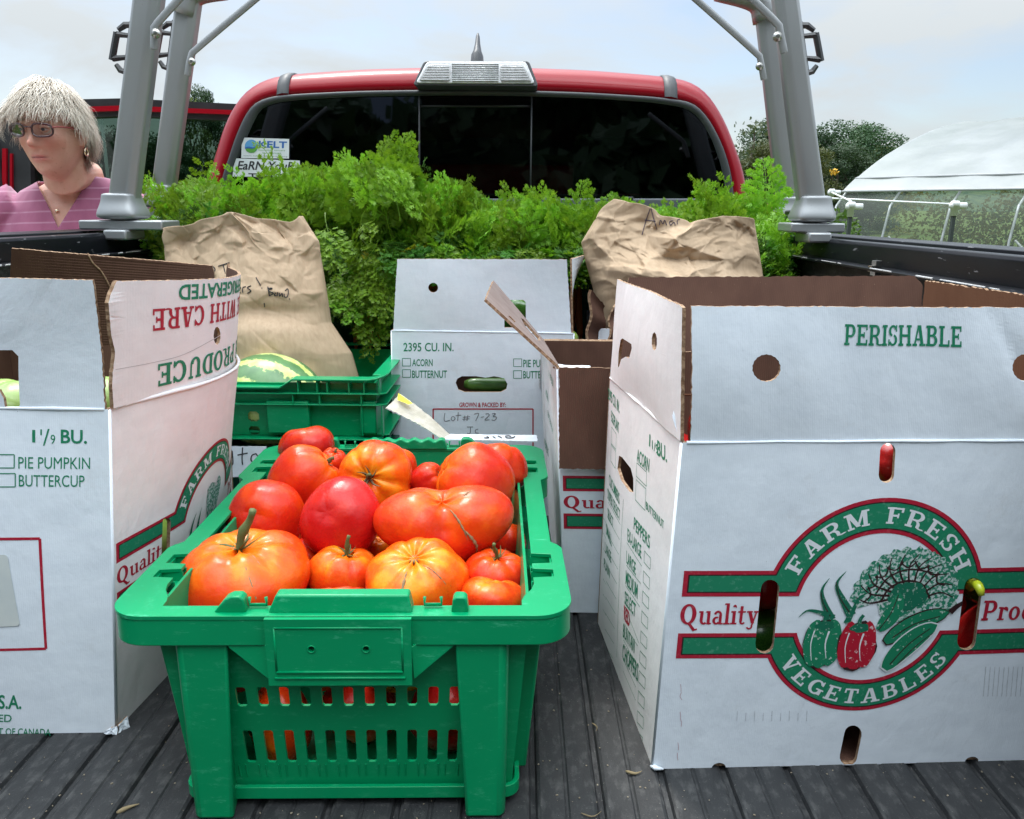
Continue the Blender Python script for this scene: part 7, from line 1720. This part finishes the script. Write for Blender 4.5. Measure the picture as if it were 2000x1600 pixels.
T(596, 938, 66, 50, .222, 'pinkish orange tomato with a dry stem at its right shoulder, rear left', 8, 5, .10, .20, 'dry', (.72, .1, .55), (), .24)
T(600, 872, 52, 38, .225, 'red tomato at the far left corner of the crate', 9, 5, .07, .02, 'none', (-.2, .3, 1), (), .15)
T(651, 902, 26, 28, .222, 'small red ribbed tomato with a dry stem, wedged behind the rear left ones', 10, 7, .12, .06, 'dry', (.25, -.2, 1), (), .24)
T(733, 932, 70, 48, .225, 'orange ribbed tomato with curled dry sepals facing the camera', 11, 8, .12, .40, 'dry', (-.06, -.95, .30), (), .26, .5)
T(783, 908, 30, 38, .218, 'orange tomato with an upright dry stem near the far rim', 12, 6, .10, .36, 'green', (-.5, .0, .8), (), .22)
T(838, 941, 36, 30, .205, 'small red tomato with a dark stem pit, right of the ribbed orange one', 13, 5, .10, .04, 'dry', (.75, -.3, .6), (), .3)
T(926, 942, 72, 42, .235, 'long orange-red tomato lying behind the twin-lobed one', 14, 4, .08, .22, 'none', (-.8, -.1, .4), ((0, 1.4, .12, .8),), .16)
T(976, 914, 52, 44, .228, 'orange-red tomato in the far right corner of the crate', 15, 5, .09, .20, 'none', (.2, .4, .8), (), .2, 0, [([(40, -80), (70, -70), (95, -66)], .012)])
T(992, 1055, 34, 42, .168, 'red tomato low against the right crate wall', 16, 4, .05, .10, 'none', (.1, .3, .9))
T(968, 1118, 60, 34, .185, 'red ribbed tomato with a green stem by the right crate wall', 17, 7, .12, .10, 'green', (.10, -.05, 1), (), .28)
T(962, 1172, 66, 44, .172, 'smooth orange-red tomato in the front right corner of the crate', 18, 4, .08, .26, 'none', (.1, .3, .9))
T(604, 1086, 34, 36, .175, 'red tomato sunk between the biggest one and the deep red one', 19, 6, .08, .06, 'dry', (.6, -.4, -.2))
T(740, 1076, 26, 26, .175, 'bit of orange tomato showing below the deep red one', 20, 5, .06, .45)
T(882, 920, 24, 18, .19, 'red tomato barely showing behind the long orange-red one', 21, 5, .06, .02)
T(520, 1075, 40, 40, .15, 'red tomato hidden under the left side of the heap', 22, 5, .06, .05)
# tomatoes seen only through the slots, and the layers that carry the heap
rt2 = random.Random(12); n_ = 0
ang = TC.rotation_euler.z; Mc = Matrix.Translation(TC.location) @ Matrix.Rotation(ang, 4, 'Z')
proto = [tomato_mesh(40+i, rt2.choice((4, 6, 7)), .09, .8, (), .2, 32, 20) for i in range(4)]
for p_ in proto: p_.materials.append(TOM)
spots = []
for lay, z in ((0, .058), (1, .128)):
    for iy in range(6):
        for ix in range(3 if lay == 0 else 4):
            x = (ix-(1 if lay == 0 else 1.5))*(.088 if lay == 0 else .084); y = .085+iy*.078+(.012 if ix % 2 else 0)
            spots.append((x+rt2.uniform(-.008, .008), y+rt2.uniform(-.006, .006), z+rt2.uniform(-.006, .006), .042 if lay == 0 else .041))
for i, (x, y, z, r) in enumerate(spots):
    front = y < .12
    if i % 2 and not front and .15 < y < .4 and z < .1: continue
    lb = (['red tomato', 'orange tomato', 'scarred orange tomato', 'ripe red tomato'][i % 4]+' seen through the '+('lower' if z < .1 else 'upper')+' row of slots, '+['at the left', 'left of the middle', 'right of the middle', 'at the right'][min(3, max(0, int((x+.17)/.085)))]) if front else 'tomato deep inside the heap in the green crate'
    t = thing('tomato', lb, 'tomato', Mc @ V((x, y, z)), 0, 'big tomatoes heaped in the green crate'); t.rotation_euler = (rt2.uniform(0, 6), rt2.uniform(0, 6), 0); t.scale = (r, r, r*1.0)
    sk = bpy.data.objects.new('skin', proto[i % 4]); link(sk, t); sk['tone'] = rt2.choice((-.15, 0, .1, .35))
# ======================================================================= paper bags
def papermat():
    m, nt, b = newmat('kraft_paper'); f = noise_fac(nt, 7, 6, .35, .65); c = mixc(nt, f, (.52, .385, .26), (.46, .335, .22)); g = noise_fac(nt, 150, 5, .4, .65, stretch=(1, 1, .25), b=.5); c = mixc(nt, g, c, (.40, .28, .18))
    nt.links.new(c, b.inputs['Base Color']); b.inputs['Roughness'].default_value = .72; b.inputs['Specular IOR Level'].default_value = .3
    p = bump(nt, b, noise_fac(nt, 60, 6, 0, 1), .12, .001); bump(nt, b, noise_fac(nt, 500, 3, 0, 1), .15, .0004, p); return m
PAPER = papermat()
def vor(p):
    d, _ = noise.voronoi(p); return d[0], d[1]
from mathutils.geometry import delaunay_2d_cdt
_facets = {}
def facets(seed, n, bias):
    """folded-paper relief: random points, each raised or sunk, joined by flat triangles"""
    r2 = random.Random(seed); P = [V((a, b)) for a in (-.3, 1.6) for b in (-.3, 1.8)]+[V((r2.uniform(-.3, 1.6), -.2+1.9*r2.random()**bias)) for _ in range(n)]
    vo, _, tr, _, _, _ = delaunay_2d_cdt(P, [], [], 0, 1e-6); h = [r2.uniform(-1, 1) for _ in vo]
    return BVHTree.FromPolygons([(v.x, v.y, h[i]) for i, v in enumerate(vo)], [tuple(t) for t in tr])
def crumple(s, t, seed):
    out = 0
    for k, (n, a) in enumerate(((42, .62), (300, .24), (1500, .08))):
        key = (seed, k)
        if key not in _facets: _facets[key] = facets(int(seed*100)+k, n, 1.25)
        w = .02*noise.noise(V((s*4, t*4, k+seed)))
        h = _facets[key].ray_cast(V((s+w, t+w, 5)), V((0, 0, -1)))
        if h[0]: out += a*h[0].z
    return out
def crumple_old(s, t, seed):
    w = V((noise.noise(V((s*3, t*3, seed))), noise.noise(V((s*3, t*3, seed+9))), 0))*.25; q = V((s, t, 0))+w
    a = vor(V((q.x*3.4, q.y*4.2, seed))); b = vor(V((q.x*7.5, q.y*9, seed+3.3))); c = vor(V((q.x*17, q.y*20, seed+5.1)))
    return a[0]*1.1+b[0]*.45+c[0]*.14-.55
def bag(name, label, left, right, top, Y, depth, amp, seed, ns=200, ntt=180, tilt=0., low=.15):
    """left/right: pixel edge at given heights; top: pixel outline of the mouth; Y: distance of the middle"""
    root = thing(name, label, 'paper bag', group='crumpled brown paper bags')
    def interp(lst, y, a, b):
        for p, q in zip(lst, lst[1:]):
            if p[b] <= y <= q[b] or p[b] >= y >= q[b]: f = (y-p[b])/(q[b]-p[b]) if q[b] != p[b] else 0; return p[a]+(q[a]-p[a])*f
        return lst[-1][a] if abs(y-lst[-1][b]) < abs(y-lst[0][b]) else lst[0][a]
    yb = left[-1][1]
    def sheet_(sgn):
        vs = []
        for j in range(ntt+1):
            t = j/ntt
            for i in range(ns+1):
                s = i/ns; x0 = interp(top, 0, 0, 0) if False else None
                L0, L1 = interp(left, left[0][1]+(yb-left[0][1])*t, 0, 1), interp(right, right[0][1]+(yb-right[0][1])*t, 0, 1); x = L0+(L1-L0)*s
                xt = left[0][0]+(right[0][0]-left[0][0])*s; ytop = interp(top, xt, 1, 0); y = ytop+(yb-ytop)*t
                edge = math.sin(math.pi*min(1, max(0, s)))**.5; op = .35+.65*min(1, t*2.2); bul = depth*edge*op
                k = crumple(s*1.2, t*1.4, seed+(0 if sgn < 0 else 20)); fade = (low+(1-low)*max(0, 1-t*1.7)**.8); sh_ = amp*k*fade*min(1, edge*1.6+.1)*min(1, .25+t*7)
                sp_ = (t-(.68-.06*s if seed < 5 else .52+.10*math.sin(s*4)))/.035; fold = (.020 if seed < 5 else .014)/(1+math.exp(-max(-30, min(30, sp_))))*math.sin(math.pi*s)**.5-.010*math.exp(-(sp_+1.5)**2/3)*math.sin(math.pi*s)
                p = aY(x+2.0*noise.noise(V((s*9, t*9, seed)))*(edge > .2)*6*fade, y+4*noise.noise(V((s*7, 1, seed)))*(t < .1), Y+tilt*t+sgn*(bul+fold)-sh_*1.0); vs.append(p)
        return vs
    uvs = []
    me = bpy.data.meshes.new('paper'); A, B_ = sheet_(-1), sheet_(1); n = len(A); st_ = ns+1
    # share the outline so the bag is one closed wall, open at the mouth
    for j in range(ntt+1):
        for i in (0, ns): m_ = (A[j*st_+i]+B_[j*st_+i])/2; A[j*st_+i] = m_; B_[j*st_+i] = m_.copy()
    F1 = [(j*st_+i, (j+1)*st_+i, (j+1)*st_+i+1, j*st_+i+1) for j in range(ntt) for i in range(ns)]; F2 = [tuple(n+k for k in f[::-1]) for f in F1]
    me.from_pydata([tuple(v) for v in A+B_], [], F1+F2); me.update()
    o = mobj('paper', me, PAPER, root, False); me.polygons.foreach_set('use_smooth', [True]*len(me.polygons)); o.modifiers.new('t', 'SOLIDIFY').thickness = .0007
    bv = BVHTree.FromPolygons([V(v) for v in A], F1); return root, bv
def ink_on(bv, strokes, m, parent, r=.0008):
    bm = bmesh.new()
    for s in strokes:
        P = smoothline([V((*p, 0)) for p in s], max(5, len(s)*6)) if len(s) > 2 else [V((*s[0], 0)).lerp(V((*s[1], 0)), k/6) for k in range(7)]; pts = []
        for p in P:
            h = bv.ray_cast(CAM, ray(p.x, p.y).normalized())
            if h[0]: pts.append(h[0]-ray(p.x, p.y).normalized()*.0012)
        if len(pts) > 2: tube(bm, pts, r, 5)
    bmesh.ops.recalc_face_normals(bm, faces=bm.faces); return frombm('handwriting', bm, m, parent)
bgl, bv = bag('paper_bag', 'crumpled brown paper bag with black handwriting, standing behind the watermelon', [(318, 440), (322, 500), (330, 560), (345, 640), (350, 745)], [(592, 421), (622, 470), (634, 540), (648, 630), (688, 690), (704, 745)],
    [(318, 447), (345, 442), (385, 437), (415, 424), (440, 414), (470, 417), (500, 424), (540, 432), (565, 432), (582, 420), (592, 421)], 1.53, .085, .046, 1.7)
ink_on(bv, [[(412, 533), (408, 526), (414, 520), (420, 526), (416, 534)], [(426, 520), (448, 513)], [(436, 517), (440, 534)], [(462, 570), (470, 562), (464, 560), (462, 568), (470, 572)], [(474, 572), (474, 562), (480, 560)], [(490, 558), (483, 562), (490, 568), (483, 573)], [(500, 542), (509, 558)], [(511, 562), (512, 563.5)],
    [(523, 560), (526, 577)], [(522, 563), (532, 563), (524, 568), (534, 573), (525, 578)], [(538, 572), (536, 577), (542, 577), (542, 571)], [(546, 572), (546, 579), (551, 573), (552, 580)], [(555, 574), (556, 580), (561, 580)], [(557, 568), (562, 564), (563, 573), (561, 580)], [(565, 583), (566, 585)], [(516, 592), (517, 600)]], INK, bgl, .0009)
anchor(bgl, aY(520, 745, 1.53))
bgr, bv = bag('paper_bag', 'crumpled brown paper bag marked Amar, slumped behind the PERISHABLE box', [(1192, 392), (1160, 425), (1135, 468), (1142, 500), (1158, 560), (1180, 690)], [(1474, 430), (1482, 480), (1492, 545), (1500, 600), (1510, 690)],
    [(1192, 400), (1200, 389), (1250, 398), (1300, 420), (1345, 435), (1400, 424), (1440, 421), (1466, 428), (1474, 436)], 1.58, .10, .050, 6.2, low=.5)
ink_on(bv, [[(1271, 404), (1262, 430), (1254, 459)], [(1271, 404), (1276, 425), (1283, 448)], [(1259, 430), (1280, 432)], [(1288, 440), (1290, 430), (1295, 438), (1298, 430), (1302, 440)], [(1315, 431), (1308, 433), (1310, 440), (1316, 434), (1319, 440)], [(1323, 438), (1323, 430), (1328, 428)]], simple('biro_ink', (.03, .02, .06), .5), bgr, .0007)
anchor(bgr, aY(1330, 690, 1.58))

# ======================================================================= watermelon
m, nt, b = newmat('watermelon_rind'); tc3 = nd(nt, 'ShaderNodeTexCoord').outputs['Object']
mp = nd(nt, 'ShaderNodeMapping', {'Vector': tc3, 'Scale': (1, .25, 1)}); nz = nd(nt, 'ShaderNodeTexNoise', {'Vector': tc3, 'Scale': 38, 'Detail': 8, 'Roughness': .7}); nz2 = nd(nt, 'ShaderNodeTexNoise', {'Vector': mp.outputs[0], 'Scale': 8, 'Detail': 3})
sx_ = nd(nt, 'ShaderNodeSeparateXYZ', {0: tc3}); ang_ = nd(nt, 'ShaderNodeMath', {0: sx_.outputs[0], 1: sx_.outputs[2]}, operation='ARCTAN2').outputs[0]
q = nd(nt, 'ShaderNodeMath', {0: ang_, 1: 11.0}, operation='MULTIPLY').outputs[0]; q = nd(nt, 'ShaderNodeMath', {0: nz.outputs[0], 1: 7.0, 2: q}, operation='MULTIPLY_ADD').outputs[0]; q = nd(nt, 'ShaderNodeMath', {0: nz2.outputs[0], 1: 6.5, 2: q}, operation='MULTIPLY_ADD').outputs[0]
q = nd(nt, 'ShaderNodeMath', {0: q}, operation='SINE').outputs[0]; st_ = nd(nt, 'ShaderNodeMapRange', {0: q, 1: -.50, 2: -.12}).outputs[0]
c = mixc(nt, noise_fac(nt, 60, 5, .4, .6), (.50, .60, .16), (.64, .70, .28)); d_ = mixc(nt, noise_fac(nt, 40, 5, .35, .65), (.055, .16, .05), (.10, .23, .08)); nt.links.new(mixc(nt, st_, c, d_), b.inputs['Base Color']); b.inputs['Roughness'].default_value = .33
WM = m
wt_ = thing('watermelon', 'round watermelon with pale jagged stripes in the rear green crate', 'watermelon'); cW = aY(531, 785, 1.40)
bm = bmesh.new(); bmesh.ops.create_uvsphere(bm, u_segments=64, v_segments=40, radius=1); k = 99*1.40/FPX
for v in bm.verts: v.co = V((v.co.x*k*.98, v.co.y*k*1.15, v.co.z*k*.98))*(1+.012*noise.noise(v.co*2)); v.co = v.co
o = frombm('rind', bm, WM, wt_, True); wt_.location = cW; wt_.rotation_euler = (R(8), R(-14), R(72))

# ======================================================================= small vegetables inside the boxes
def veg_mat(n, a, b2, rough=.25): return simple(n, a, rough, c2=b2, scale=30, coat=.3)
RPEP, GPEP, LIME, CUC = veg_mat('pepper_red', (.42, .008, .012), (.52, .02, .015)), veg_mat('pepper_green', (.02, .09, .012), (.05, .16, .02)), veg_mat('squash_green', (.20, .36, .05), (.33, .48, .12), .4), veg_mat('cucumber_green', (.025, .10, .015), (.08, .20, .03), .35)
def pepper_mesh():
    bm = bmesh.new(); bmesh.ops.create_uvsphere(bm, u_segments=36, v_segments=22, radius=1)
    for v in bm.verts:
        x, y, z = v.co; a = math.atan2(y, x); s = math.hypot(x, y); g = 1-.13*(1-abs(math.sin(a*2)))**1.5*(.5+.5*abs(z)); tp_ = .82+.18*z; v.co = V((x*g*tp_*.85, y*g*tp_*.85, z*1.05-(.35*math.exp(-(s/.3)**2) if z > 0 else -.25*math.exp(-(s/.3)**2))))
    me = bpy.data.meshes.new('pepper_skin'); bm.to_mesh(me); bm.free(); me.polygons.foreach_set('use_smooth', [True]*len(me.polygons)); return me
PM = [pepper_mesh(), pepper_mesh()]; PM[0].materials.append(RPEP); PM[1].materials.append(GPEP)
bm = bmesh.new(); tube(bm, [(0, 0, .6), (.03, 0, .9), (.12, 0, 1.2)], [.13, .09, .12], 8); SM = bpy.data.meshes.new('stem'); bm.to_mesh(SM); bm.free(); SM.materials.append(LIME)
def pepper(p, k, r, rot, label):
    t = thing('bell_pepper', label, 'pepper', p, 0, 'bell peppers in the boxes'); t.rotation_euler = rot; t.scale = (r, r, r); link(bpy.data.objects.new('skin', PM[k]), t); link(bpy.data.objects.new('stem', SM), t)
pepper(aY(1322, 838, .85)+V((.040, 0, 0)), 0, .042, (.4, .2, 0), 'red bell pepper showing in the corner gap of the PERISHABLE box')
pepper(aY(1733, 898, .795), 0, .036, (1.4, .3, 0), 'red bell pepper behind the upper slot of the PERISHABLE box')
pepper(aY(1718, 850, .815), 1, .034, (.2, 1.2, 0), 'green bell pepper at the top of the upper slot')
pepper(aY(1728, 955, .80), 1, .036, (.8, 1.2, 1), 'green bell pepper at the bottom of the upper slot')
pepper(aY(1506, 1165, .86), 0, .034, (1.2, .6, 0), 'red bell pepper behind the left slot of the emblem')
pepper(aX(1232, 945, .298), 0, .042, (.1, .4, 0), 'red bell pepper behind the side handle hole of the PERISHABLE box')
for i in range(60): pepper((.30+.078*(i % 5)+.012*((i//5) % 2), .795+.095*((i//5) % 3), .048+.074*(i//15)), (i*7//3) % 2, .044, (i, i*.7, 0), 'bell pepper in the heap inside the PERISHABLE box')  # rest of the heap, added to block light inside the box behind its slots
pepper(aX(1060, 806, .215), 0, .040, (.4, .4, 0), 'red bell pepper behind the side hole of the box beside the tomato crate')
cu_ = thing('chili_pepper', 'yellow-green pepper tip poking out of the right slot of the emblem', 'pepper'); P = [aY(1893, 1150, .775), aY(1902, 1140, .752), aY(1912, 1146, .738), aY(1917, 1163, .734)]; tubeo('skin', smoothline(P, 10), [.003, .0045, .005, .0053, .0054, .0054, .0052, .005, .0044, .003], veg_mat('chili_yellow', (.45, .52, .02), (.55, .60, .05)), cu_, 10); anchor(cu_, P[0])
def squash(px, py, Y, r, label, zs=.9):
    t = thing('squash', label, 'squash', aY(px, py, Y), 0, 'round green squash in the left box'); bm = bmesh.new(); bmesh.ops.create_uvsphere(bm, u_segments=32, v_segments=20, radius=r)
    for v in bm.verts: a = math.atan2(v.co.y, v.co.x); v.co *= 1-.03*(1-abs(math.sin(a*4)))*(1-abs(v.co.z)/r*.5); v.co.z *= zs
    frombm('skin', bm, LIME, t, True)
squash(205, 806, .875, .046, 'green squash glimpsed in the corner gap of the left box'); squash(30, 806, .865, .04, 'green squash glimpsed through the handle notch of the left box'); squash(8, 790, .94, .035, 'smaller green squash behind the handle notch of the left box')
_sq = [o for o in COL.objects if o.name.startswith('squash') and o.parent is None and o.type == 'EMPTY'][0].children[0].data
for i in range(36):
    t = thing('squash', 'green squash in the heap inside the left box', 'squash', (-.62+.088*(i % 3)+.03*((i//12) % 2), .835+.088*((i//3) % 4), .045+.082*(i//12)), 0, 'round green squash in the left box'); link(bpy.data.objects.new('skin', _sq), t)
cb_ = thing('cucumber', 'dark green cucumber lying behind the handle hole of the middle box', 'cucumber'); P = [aY(910, 751, 1.475), aY(925, 751, 1.47), aY(960, 752, 1.475), aY(1000, 752, 1.48), aY(1060, 750, 1.50)]; bm = bmesh.new(); Pp = smoothline(P, 16); tube(bm, Pp, [.008, .0115, .0125, .013, .0135, .0138, .014, .014, .014, .014, .014, .013, .0125, .012, .010, .006], 14)
bmesh.ops.recalc_face_normals(bm, faces=bm.faces); frombm('skin', bm, CUC, cb_, True); tubeo('stem_scar', [P[0]+V((-.003, 0, 0)), P[0]+V((.0025, 0, 0))], [.007, .0095], CALD, cb_, 10); anchor(cb_, P[2])
pepper(aY(1012, 622, 1.54), 1, .045, (.2, .2, 0), 'green bell pepper behind the torn opening of the middle box flap'); squash(1112, 662, 1.50, .018, 'small lime green squash at the right corner of the middle box')
# ======================================================================= dry bits on the bed floor
STRAW = simple('straw', (.28, .22, .12), .9, c2=(.18, .14, .08), scale=80)
def bit(pts, r, label, name='dry_leaf'):
    P = [aZ(*p, .002) for p in pts]; o = tubeo(name, smoothline(P, 8), [r*.5, r, r*1.1, r, r*.8, r*.6, r*.4, r*.2], STRAW, None, 5); tag(o, label, 'plant debris')
bit([(228, 1588), (248, 1578), (272, 1570)], .0022, 'dry curled leaf on the bed floor at the front left'); bit([(1222, 1506), (1240, 1511), (1254, 1506)], .0016, 'small dry leaf crumb before the tall box corner')
bit([(1135, 1588), (1158, 1595), (1175, 1584)], .0007, 'thin dry root on the bed floor right of the tomato crate', 'root_fibre'); bit([(1156, 1412), (1166, 1420), (1164, 1428)], .0008, 'short dry root fibre beside the tomato crate', 'root_fibre')
rr3 = random.Random(5); bm = bmesh.new()
for i in range(700):
    x, y = rr3.uniform(-.66, .66), .6+rr3.random()**2*.55; s = rr3.uniform(.0002, .0008)
    a = rr3.uniform(0, 6.28); M = Matrix.Translation((x, y, .0004+s*.4)) @ Matrix.Rotation(a, 4, 'Z'); bx(bm, (-s*rr3.uniform(.8, 2.4), -s, -s*.5), (s, s*rr3.uniform(.6, 1), s*.5), M)
tag(frombm('grit', bm, simple('grit', (.32, .28, .21), .9, c2=(.16, .13, .09), scale=300)), 'pale grit and soil crumbs scattered over the dark bed floor', 'grit', kind='stuff')
# ======================================================================= carrot tops
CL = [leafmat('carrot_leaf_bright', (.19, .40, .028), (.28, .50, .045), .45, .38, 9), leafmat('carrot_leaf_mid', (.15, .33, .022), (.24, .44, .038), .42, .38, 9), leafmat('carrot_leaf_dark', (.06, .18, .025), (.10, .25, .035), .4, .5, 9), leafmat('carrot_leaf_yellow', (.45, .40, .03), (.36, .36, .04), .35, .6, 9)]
def frond_mesh(seed, curl=.25):
    r2 = random.Random(seed); vs, fs = [], []
    def lobe(p, d, n, l, w):
        """one leaflet: a narrow diamond with a raised middle"""
        s = d.cross(n).normalized(); k = len(vs); vs.extend([p, p+d*l*.45+s*w, p+d*l, p+d*l*.45-s*w]); fs.append((k, k+1, k+2, k+3))
    def twig(a, b, w):
        d = (b-a); s = d.cross(V((0, 0, 1))); s = s.normalized() if s.length > 1e-6 else V((1, 0, 0)); k = len(vs); vs.extend([a-s*w, a+s*w, b+s*w*.5, b-s*w*.5]); fs.append((k, k+1, k+2, k+3)); s2 = d.cross(s).normalized(); k = len(vs); vs.extend([a-s2*w, a+s2*w, b+s2*w*.5, b-s2*w*.5]); fs.append((k, k+1, k+2, k+3))
    # main stalk along +y, face normal about +z, drooping at the tip
    def axis(t): return V((.03*math.sin(t*5+seed), t, -curl*t**2.2+.02*math.sin(t*9+seed)))
    N_ = 12; P = [axis(i/N_) for i in range(N_+1)]
    for a, b in zip(P, P[1:]): twig(a, b, .009*(1-.6*a.y))
    NP = 8
    for i in range(NP):
        t = .30+.68*(i/(NP-1))**.92; c = axis(t); T_2 = (axis(min(1, t+.02))-axis(t-.02)).normalized(); ln = .36*(1-.76*((t-.30)/.70)**1.1)*r2.uniform(.8, 1.2)
        for s in (-1, 1):
            an = math.radians(r2.uniform(38, 62)); up_2 = V((0, 0, 1)); sd2 = T_2.cross(up_2).normalized()*s; d = (T_2*math.cos(an)+sd2*math.sin(an)+up_2*r2.uniform(-.25, .35)).normalized(); e = c+d*ln+V((0, 0, -ln*.22)); twig(c, e, .005)
            m_ = 4 if ln > .2 else 3 if ln > .12 else 2
            for j in range(m_+1):
                u = (j+.8)/(m_+.8); q = c.lerp(e, u)+V((0, 0, .02*math.sin(u*3)*ln)); sub = (ln*.36*(1-.45*u)+.030)*r2.uniform(.85, 1.15)
                for sg, ag in ([(1, 42), (-1, 42)] if j < m_ else [(1, 36), (-1, 36), (0, 0)]):
                    a2 = math.radians(ag+r2.uniform(-10, 10)); pn = d.cross(up_2).normalized(); dd = (d*math.cos(a2)+pn*sg*math.sin(a2)+up_2*r2.uniform(-.5, .4)).normalized(); nn = (up_2+V((r2.uniform(-.7, .7), r2.uniform(-.7, .7), 0))).normalized()
                    sub *= 1.12; lobe(q, dd, nn, sub, sub*.125); pn2 = dd.cross(nn).normalized()
                    for s3 in (-1, 1):
                        for fr in (.22, .50): q2 = q+dd*sub*fr; lobe(q2, (dd*.76+pn2*s3*.65+nn*r2.uniform(-.2, .2)).normalized(), nn, sub*(.62-.40*fr), sub*.092)
    me = bpy.data.meshes.new('leaf'); me.from_pydata([tuple(v) for v in vs], [], fs); return me
FR = []
for mi in range(4):
    row = []
    for sd3 in range(5 if mi < 3 else 2):
        me = frond_mesh(sd3*3+1, .10+.14*sd3); me.materials.append(CL[mi]); row.append(me)
    FR.append(row)
top_ = [(296, 402), (330, 372), (352, 322), (372, 320), (400, 345), (440, 352), (478, 352), (520, 342), (560, 335), (600, 300), (640, 305), (660, 298), (690, 318), (712, 285), (740, 274), (765, 282), (775, 335), (800, 345), (830, 350), (850, 360), (872, 335), (900, 360), (930, 385), (960, 382), (990, 370), (1015, 392), (1050, 385), (1080, 360), (1100, 352), (1130, 390), (1160, 392), (1188, 380), (1230, 395), (1290, 400), (1340, 395), (1380, 380), (1400, 362), (1415, 366), (1435, 385), (1462, 385), (1490, 374), (1510, 380), (1530, 415), (1556, 455), (1562, 480)]
def topy(x):
    for a, b in zip(top_, top_[1:]):
        if a[0] <= x <= b[0]: return 16+a[1]+(b[1]-a[1])*(x-a[0])/(b[0]-a[0])
    return 480
names = ['carrot bunch sprawling over the left rail beside the rack foot', 'carrot bunch behind the crown of the left paper bag', 'carrot bunch below the handwritten window sticker', 'tallest carrot bunch, rising left of the sliding window pane', 'carrot bunch in front of the sliding window pane', 'carrot bunch behind the white flap of the middle box', 'carrot bunch just left of the bag marked Amar', 'carrot bunch mostly behind the bag marked Amar', 'carrot bunch at the right rail by the rack foot']
cxs = [350, 470, 590, 710, 850, 980, 1110, 1290, 1470]; bunches = []
for lb, x in zip(names, cxs):
    p = aY(x, 560, 1.80); t = thing('carrot_bunch', lb, 'carrot bunch', (p.x, 1.82, .40), 0, 'carrot bunches with leafy tops along the cab'); bunches.append(t)
    if True:
        bm = bmesh.new()
        for i in range(5): a = i*1.26; q0 = V((.02*math.cos(a), .012*math.sin(a), 0)); tube(bm, [q0+V((0, 0, .02)), q0, q0+V((.01*math.cos(a), 0, -.09)), q0+V((.012*math.cos(a), 0, -.15))], [.010, .014, .009, .002], 8)
        o = frombm('root', bm, MATS.get('carrot_orange') or simple('carrot_orange', (.6, .16, .02), .5), t, True); o['kind'] = 'stuff'
r4 = random.Random(31)
def add_frond(tip, base, mi, roll, sc=None):
    d = tip-base; L_ = d.length; y = d.normalized(); towards = (CAM-base).normalized(); z = (towards*.62+V((0, 0, .78))+V((r4.uniform(-.95, .95), r4.uniform(-.5, .5), r4.uniform(-.5, .5)))); z = (z-y*z.dot(y)).normalized(); x = y.cross(z)
    M = Matrix((x, y, z)).transposed().to_4x4(); b_ = min(bunches, key=lambda t: abs(t.location.x-(tip.x*.3+base.x*.7)))
    me = r4.choice(FR[mi]); o = bpy.data.objects.new('leaf', me); s = L_; o.matrix_basis = Matrix.Translation(base-b_.location) @ M @ Matrix.Diagonal((s*(sc or 1), s, s, 1)); link(o, b_); return o
cnt = 0
# outline fronds
for i in range(230):
    x = 300+1255*(i+.5)/230+r4.uniform(-6, 6); y = topy(x)+r4.uniform(0, 26); Y = r4.uniform(1.66, 1.86); tip = aY(x, y, Y)
    lean = r4.uniform(-.09, .09)+(.07 if x < 420 else -.05 if x > 1480 else 0); base = tip+V((lean, r4.uniform(-.02, .07), -r4.uniform(.12, .19))); add_frond(tip, base, 0 if r4.random() < .65 else 1, 0)
# the mass below, with more of the darker leaves towards the crates
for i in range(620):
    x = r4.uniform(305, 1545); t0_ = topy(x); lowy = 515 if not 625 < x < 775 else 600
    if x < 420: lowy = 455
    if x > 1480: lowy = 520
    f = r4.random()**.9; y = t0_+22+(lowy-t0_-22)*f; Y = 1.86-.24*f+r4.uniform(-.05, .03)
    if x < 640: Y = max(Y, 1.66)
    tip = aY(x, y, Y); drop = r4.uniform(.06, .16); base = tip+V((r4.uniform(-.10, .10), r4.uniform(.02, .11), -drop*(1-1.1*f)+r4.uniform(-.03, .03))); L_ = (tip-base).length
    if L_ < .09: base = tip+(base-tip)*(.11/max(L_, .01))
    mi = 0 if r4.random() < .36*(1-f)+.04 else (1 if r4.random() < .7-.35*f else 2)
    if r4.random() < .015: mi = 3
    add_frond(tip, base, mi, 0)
# fronds hanging over the dark crate left of the middle box, and over the right rail
for (x, y) in ((700, 640), (735, 655), (745, 610), (715, 590), (680, 560), (760, 570), (668, 600), (690, 615), (650, 500), (660, 490), (1500, 520), (1540, 475), (1520, 500), (1556, 478), (1500, 560), (1490, 590), (310, 405), (322, 415), (345, 345), (1410, 345), (1490, 325), (712, 290), (745, 276), (880, 340), (1085, 362)):
    Y = 1.56 if 640 < x < 770 and y > 480 else 1.74; tip = aY(x, y, Y); up2 = y < 440
    base = tip+(V((r4.uniform(-.04, .04), .02, -.15)) if up2 and x > 340 else V((.10 if x < 400 else -.08 if x > 1400 else r4.uniform(-.05, .05), .10, .08 if y > 450 else -.06))); add_frond(tip, base, 1 if y > 450 else 0, 0)
